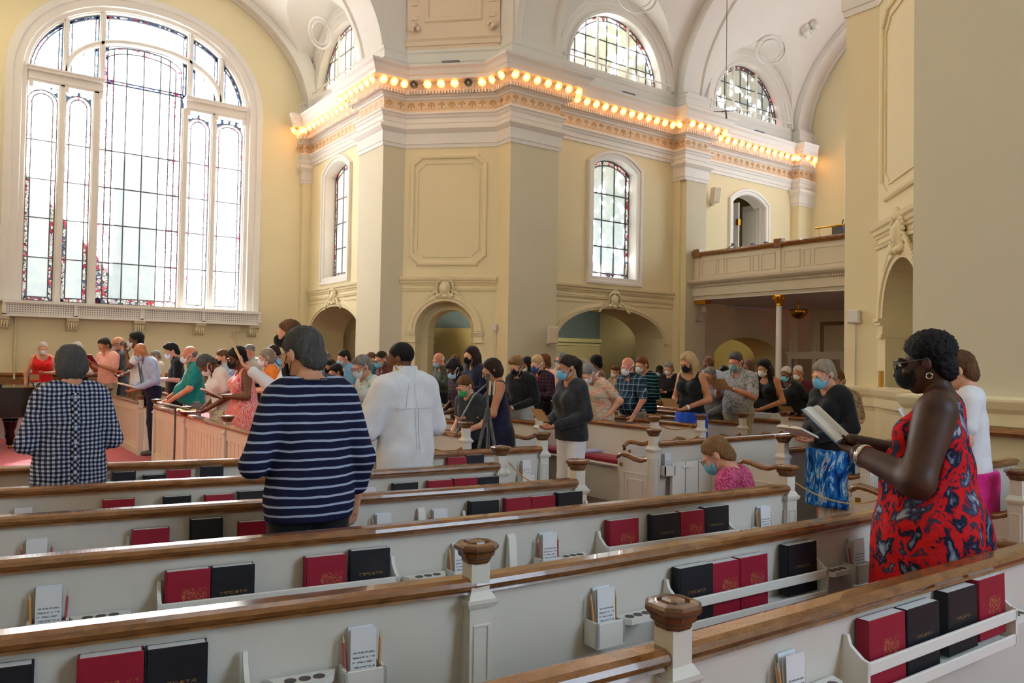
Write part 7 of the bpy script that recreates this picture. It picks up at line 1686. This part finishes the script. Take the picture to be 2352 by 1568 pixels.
q = ppl('blonde long-haired person in a black sleeveless top', 1580, 805, X=7.5, rz=98, hp=0.42, skin='tan', hair=('long', 'blond'), mask='black', top=('tank', 'black'), bottom=('shorts', 'royal'), female=True, arms='low', extra={'watch': 1, 'wm': M_PAPER}); sheet(q, 'tan programme held by the blonde person', 'programme', M_TAN, off=(0.05, 0.14, 0.06), tilt=0.8)
ppl('bald person with brown skin left of the leaf-print shirt', 1628, 815, X=9.85, rz=95, skin='brown', hair=('bald', 'black'), mask=None, top=('shirt', 'blue'))
q = ppl('elderly grey-haired person without mask in a grey jacket', 1630, 840, X=8.28, rz=100, hp=0.3, skin='ruddy', hair=('short', 'grey'), mask=None, top=('jacket', 'grey'), female=True, arms='low', extra={'tag': -0.03}); sheet(q, 'tan paper below the elderly person in grey', 'programme', M_TAN, off=(0, 0.12, 0.02), tilt=0.6)
ppl('small person with a green mask behind the leaf-print shirt', 1662, 838, X=11.45, rz=95, skin='brown', hair=('long', 'black'), mask='green', top=('tee', 'white'), female=True)
q = ppl('person in a grey leaf-print shirt with blue patterned mask', 1690, 805, X=8.28, rz=97, hp=0.3, skin='ruddy', hair=('short', 'dgrey'), mask='pat', top=('sshirt', C_HAW), bottom=('trousers', 'khaki'), arms='high', w=1.2, belly=0.05, extra={'tag': 0.05, 'watch': 1}); sheet(q, 'tan programme held by the person in the leaf-print shirt', 'programme', M_TAN, off=(0, 0.12, 0.05), tilt=0.8, w=0.24, h=0.19)
ppl('bald person with brown skin right of the leaf-print shirt', 1719, 820, X=9.85, rz=95, skin='brown', hair=('bald', 'black'), mask=None, top=('shirt', 'white'))
ppl('person with long dark curls, black top and white skirt', 1755, 822, X=9.05, rz=95, hp=0.3, skin='tan', hair=('long', 'black'), mask='white', top=('tank', 'black'), bottom=('skirt', 'white'), female=True, arms='low', w=1.05)
q = ppl('white-haired person in black with a pearl necklace', 1806, 838, X=9.85, rz=97, hp=0.3, skin='brown', hair=('crop', 'white'), mask='blue', top=('sweater', 'black'), bottom=('skirt', C_LEO), female=True, arms='hip', w=1.15, extra={'beads': 1}); sheet(q, 'tan programme below the white-haired person in black', 'programme', M_TAN, off=(-0.05, 0.10, 0.0), tilt=0.6)
q = ppl('white-haired person at the back near the screen', 1833, 836, X=10.65, rz=97, skin='tan', hair=('crop', 'white'), mask='white', top=('sweater', 'maroon')); sheet(q, 'tan programme of the white-haired person by the screen', 'programme', M_TAN, off=(0, 0.1, 0.05), tilt=0.9)
q = ppl('grey-haired person in a black cardigan and blue painted skirt', 1892, 822, Y=3.82, rz=76, hp=0.35, skin='light', hair=('short', 'ash'), mask='blue', top=('sweater', 'black'), bottom=('skirt', C_BSKIRT), female=True, arms='low', w=1.08); sheet(q, 'open cream hymnal held before the black cardigan', 'book', M_OFFW, off=(0, 0.13, 0.05), tilt=0.4, w=0.15, h=0.2)
ppl('brown-haired person in a tapestry shirt beside the near pier', 1922, 846, X=7.75, rz=95, hp=0.35, skin='light', hair=('short', 'brown'), mask='white', top=('sshirt', C_TAPE), bottom=('trousers', 'khaki'), arms='low')
# ---- music stand and books lying on the front
ms = at_X(432, 930, 2.5)
o = empty('open_book', (2.48, ms[1], 0.87), 'large yellow-paged book lying open on the panelled front', 'book')
m = MB(); m.box(-0.11, 0.11, -0.2, 0.2, 0.0, 0.02, lambda a, b, z: (2.47 + a + z * .3, ms[1] + b, 0.845 + z)); m.build('cover', M_RED, o)
m = MB(); m.sweep([(-0.19, 0.03), (-0.1, 0.055), (0.0, 0.03), (0.1, 0.055), (0.19, 0.03)], [(0, -0.10), (0, 0.10)], lambda a, b, z: (2.47 + z, ms[1] + a, 0.835 + b), 1); m.build('pages', M_YEL, o)
st = at_d(404, 905, 9.5)
o = empty('music_stand', (st[0], st[1], 0), 'black music stand with an open white score', 'stand')
MB().tube([(st[0], st[1], 0.0), (st[0], st[1], 0.93)], 0.012, 8).build('pole', M_BLACK, o)
for a in (0.4, 2.5, 4.6): MB().tube([(st[0], st[1], 0.12), (st[0] + 0.25 * math.cos(a), st[1] + 0.25 * math.sin(a), 0.01)], 0.01, 6).build('leg', M_BLACK, o)
MB().box(-0.12, 0.12, -0.22, 0.22, 0.0, 0.012, lambda a, b, z: (st[0] + a, st[1] + b, 0.93 + z + a * -0.25)).build('desk', M_BLACK, o)
o2 = tag(MB().box(-0.11, 0.11, -0.2, 0.2, 0.014, 0.03, lambda a, b, z: (st[0] + a, st[1] + b, 0.93 + z + a * -0.25)).build('score', M_OFFW), 'open white score on the music stand', 'book')
# ---- small things left about
c = at_z(1350, 1035, 0.5); tag(MB().box(c[0] - 0.14, c[0] + 0.14, c[1] - 0.11, c[1] + 0.11, 0.495, 0.515, None, 0.003).build('paper_stack', plain('lavender_paper', '#b9b0d6', 0.8)), 'stack of lavender papers on the red cushion', 'papers')
f = Field((-0.16, -0.1, 0), (0.16, 0.1, 0.2), 0.014); f.el((0, 0, 0.07), (0.14, 0.08, 0.075), 0.02); f.rc((-0.08, 0, 0.12), (0, 0, 0.17), 0.012, None, 0.01); f.rc((0, 0, 0.17), (0.08, 0, 0.12), 0.012, None, 0.01); V_, Q_ = f.mesh()
c = at_z(1398, 1062, 0.5); tag(inst('hand_bag', fast_mesh('hand_bag', V_, Q_, plain('black_bag_leather', '#15161a', 0.5)), (5.5, 7.75, 0.495), 0.6), 'small black bag on the red cushion', 'bag')
m = MB()
for i in range(4):
    for j in range(4): m.box(5.235, 5.25, 2.22 + 0.035 * i, 2.245 + 0.035 * i, 0.22 + 0.04 * j, 0.25 + 0.04 * j)
tag(m.build('vent_grille', M_BLACK), 'small square vent grille in the pew end at the right edge', 'vent')
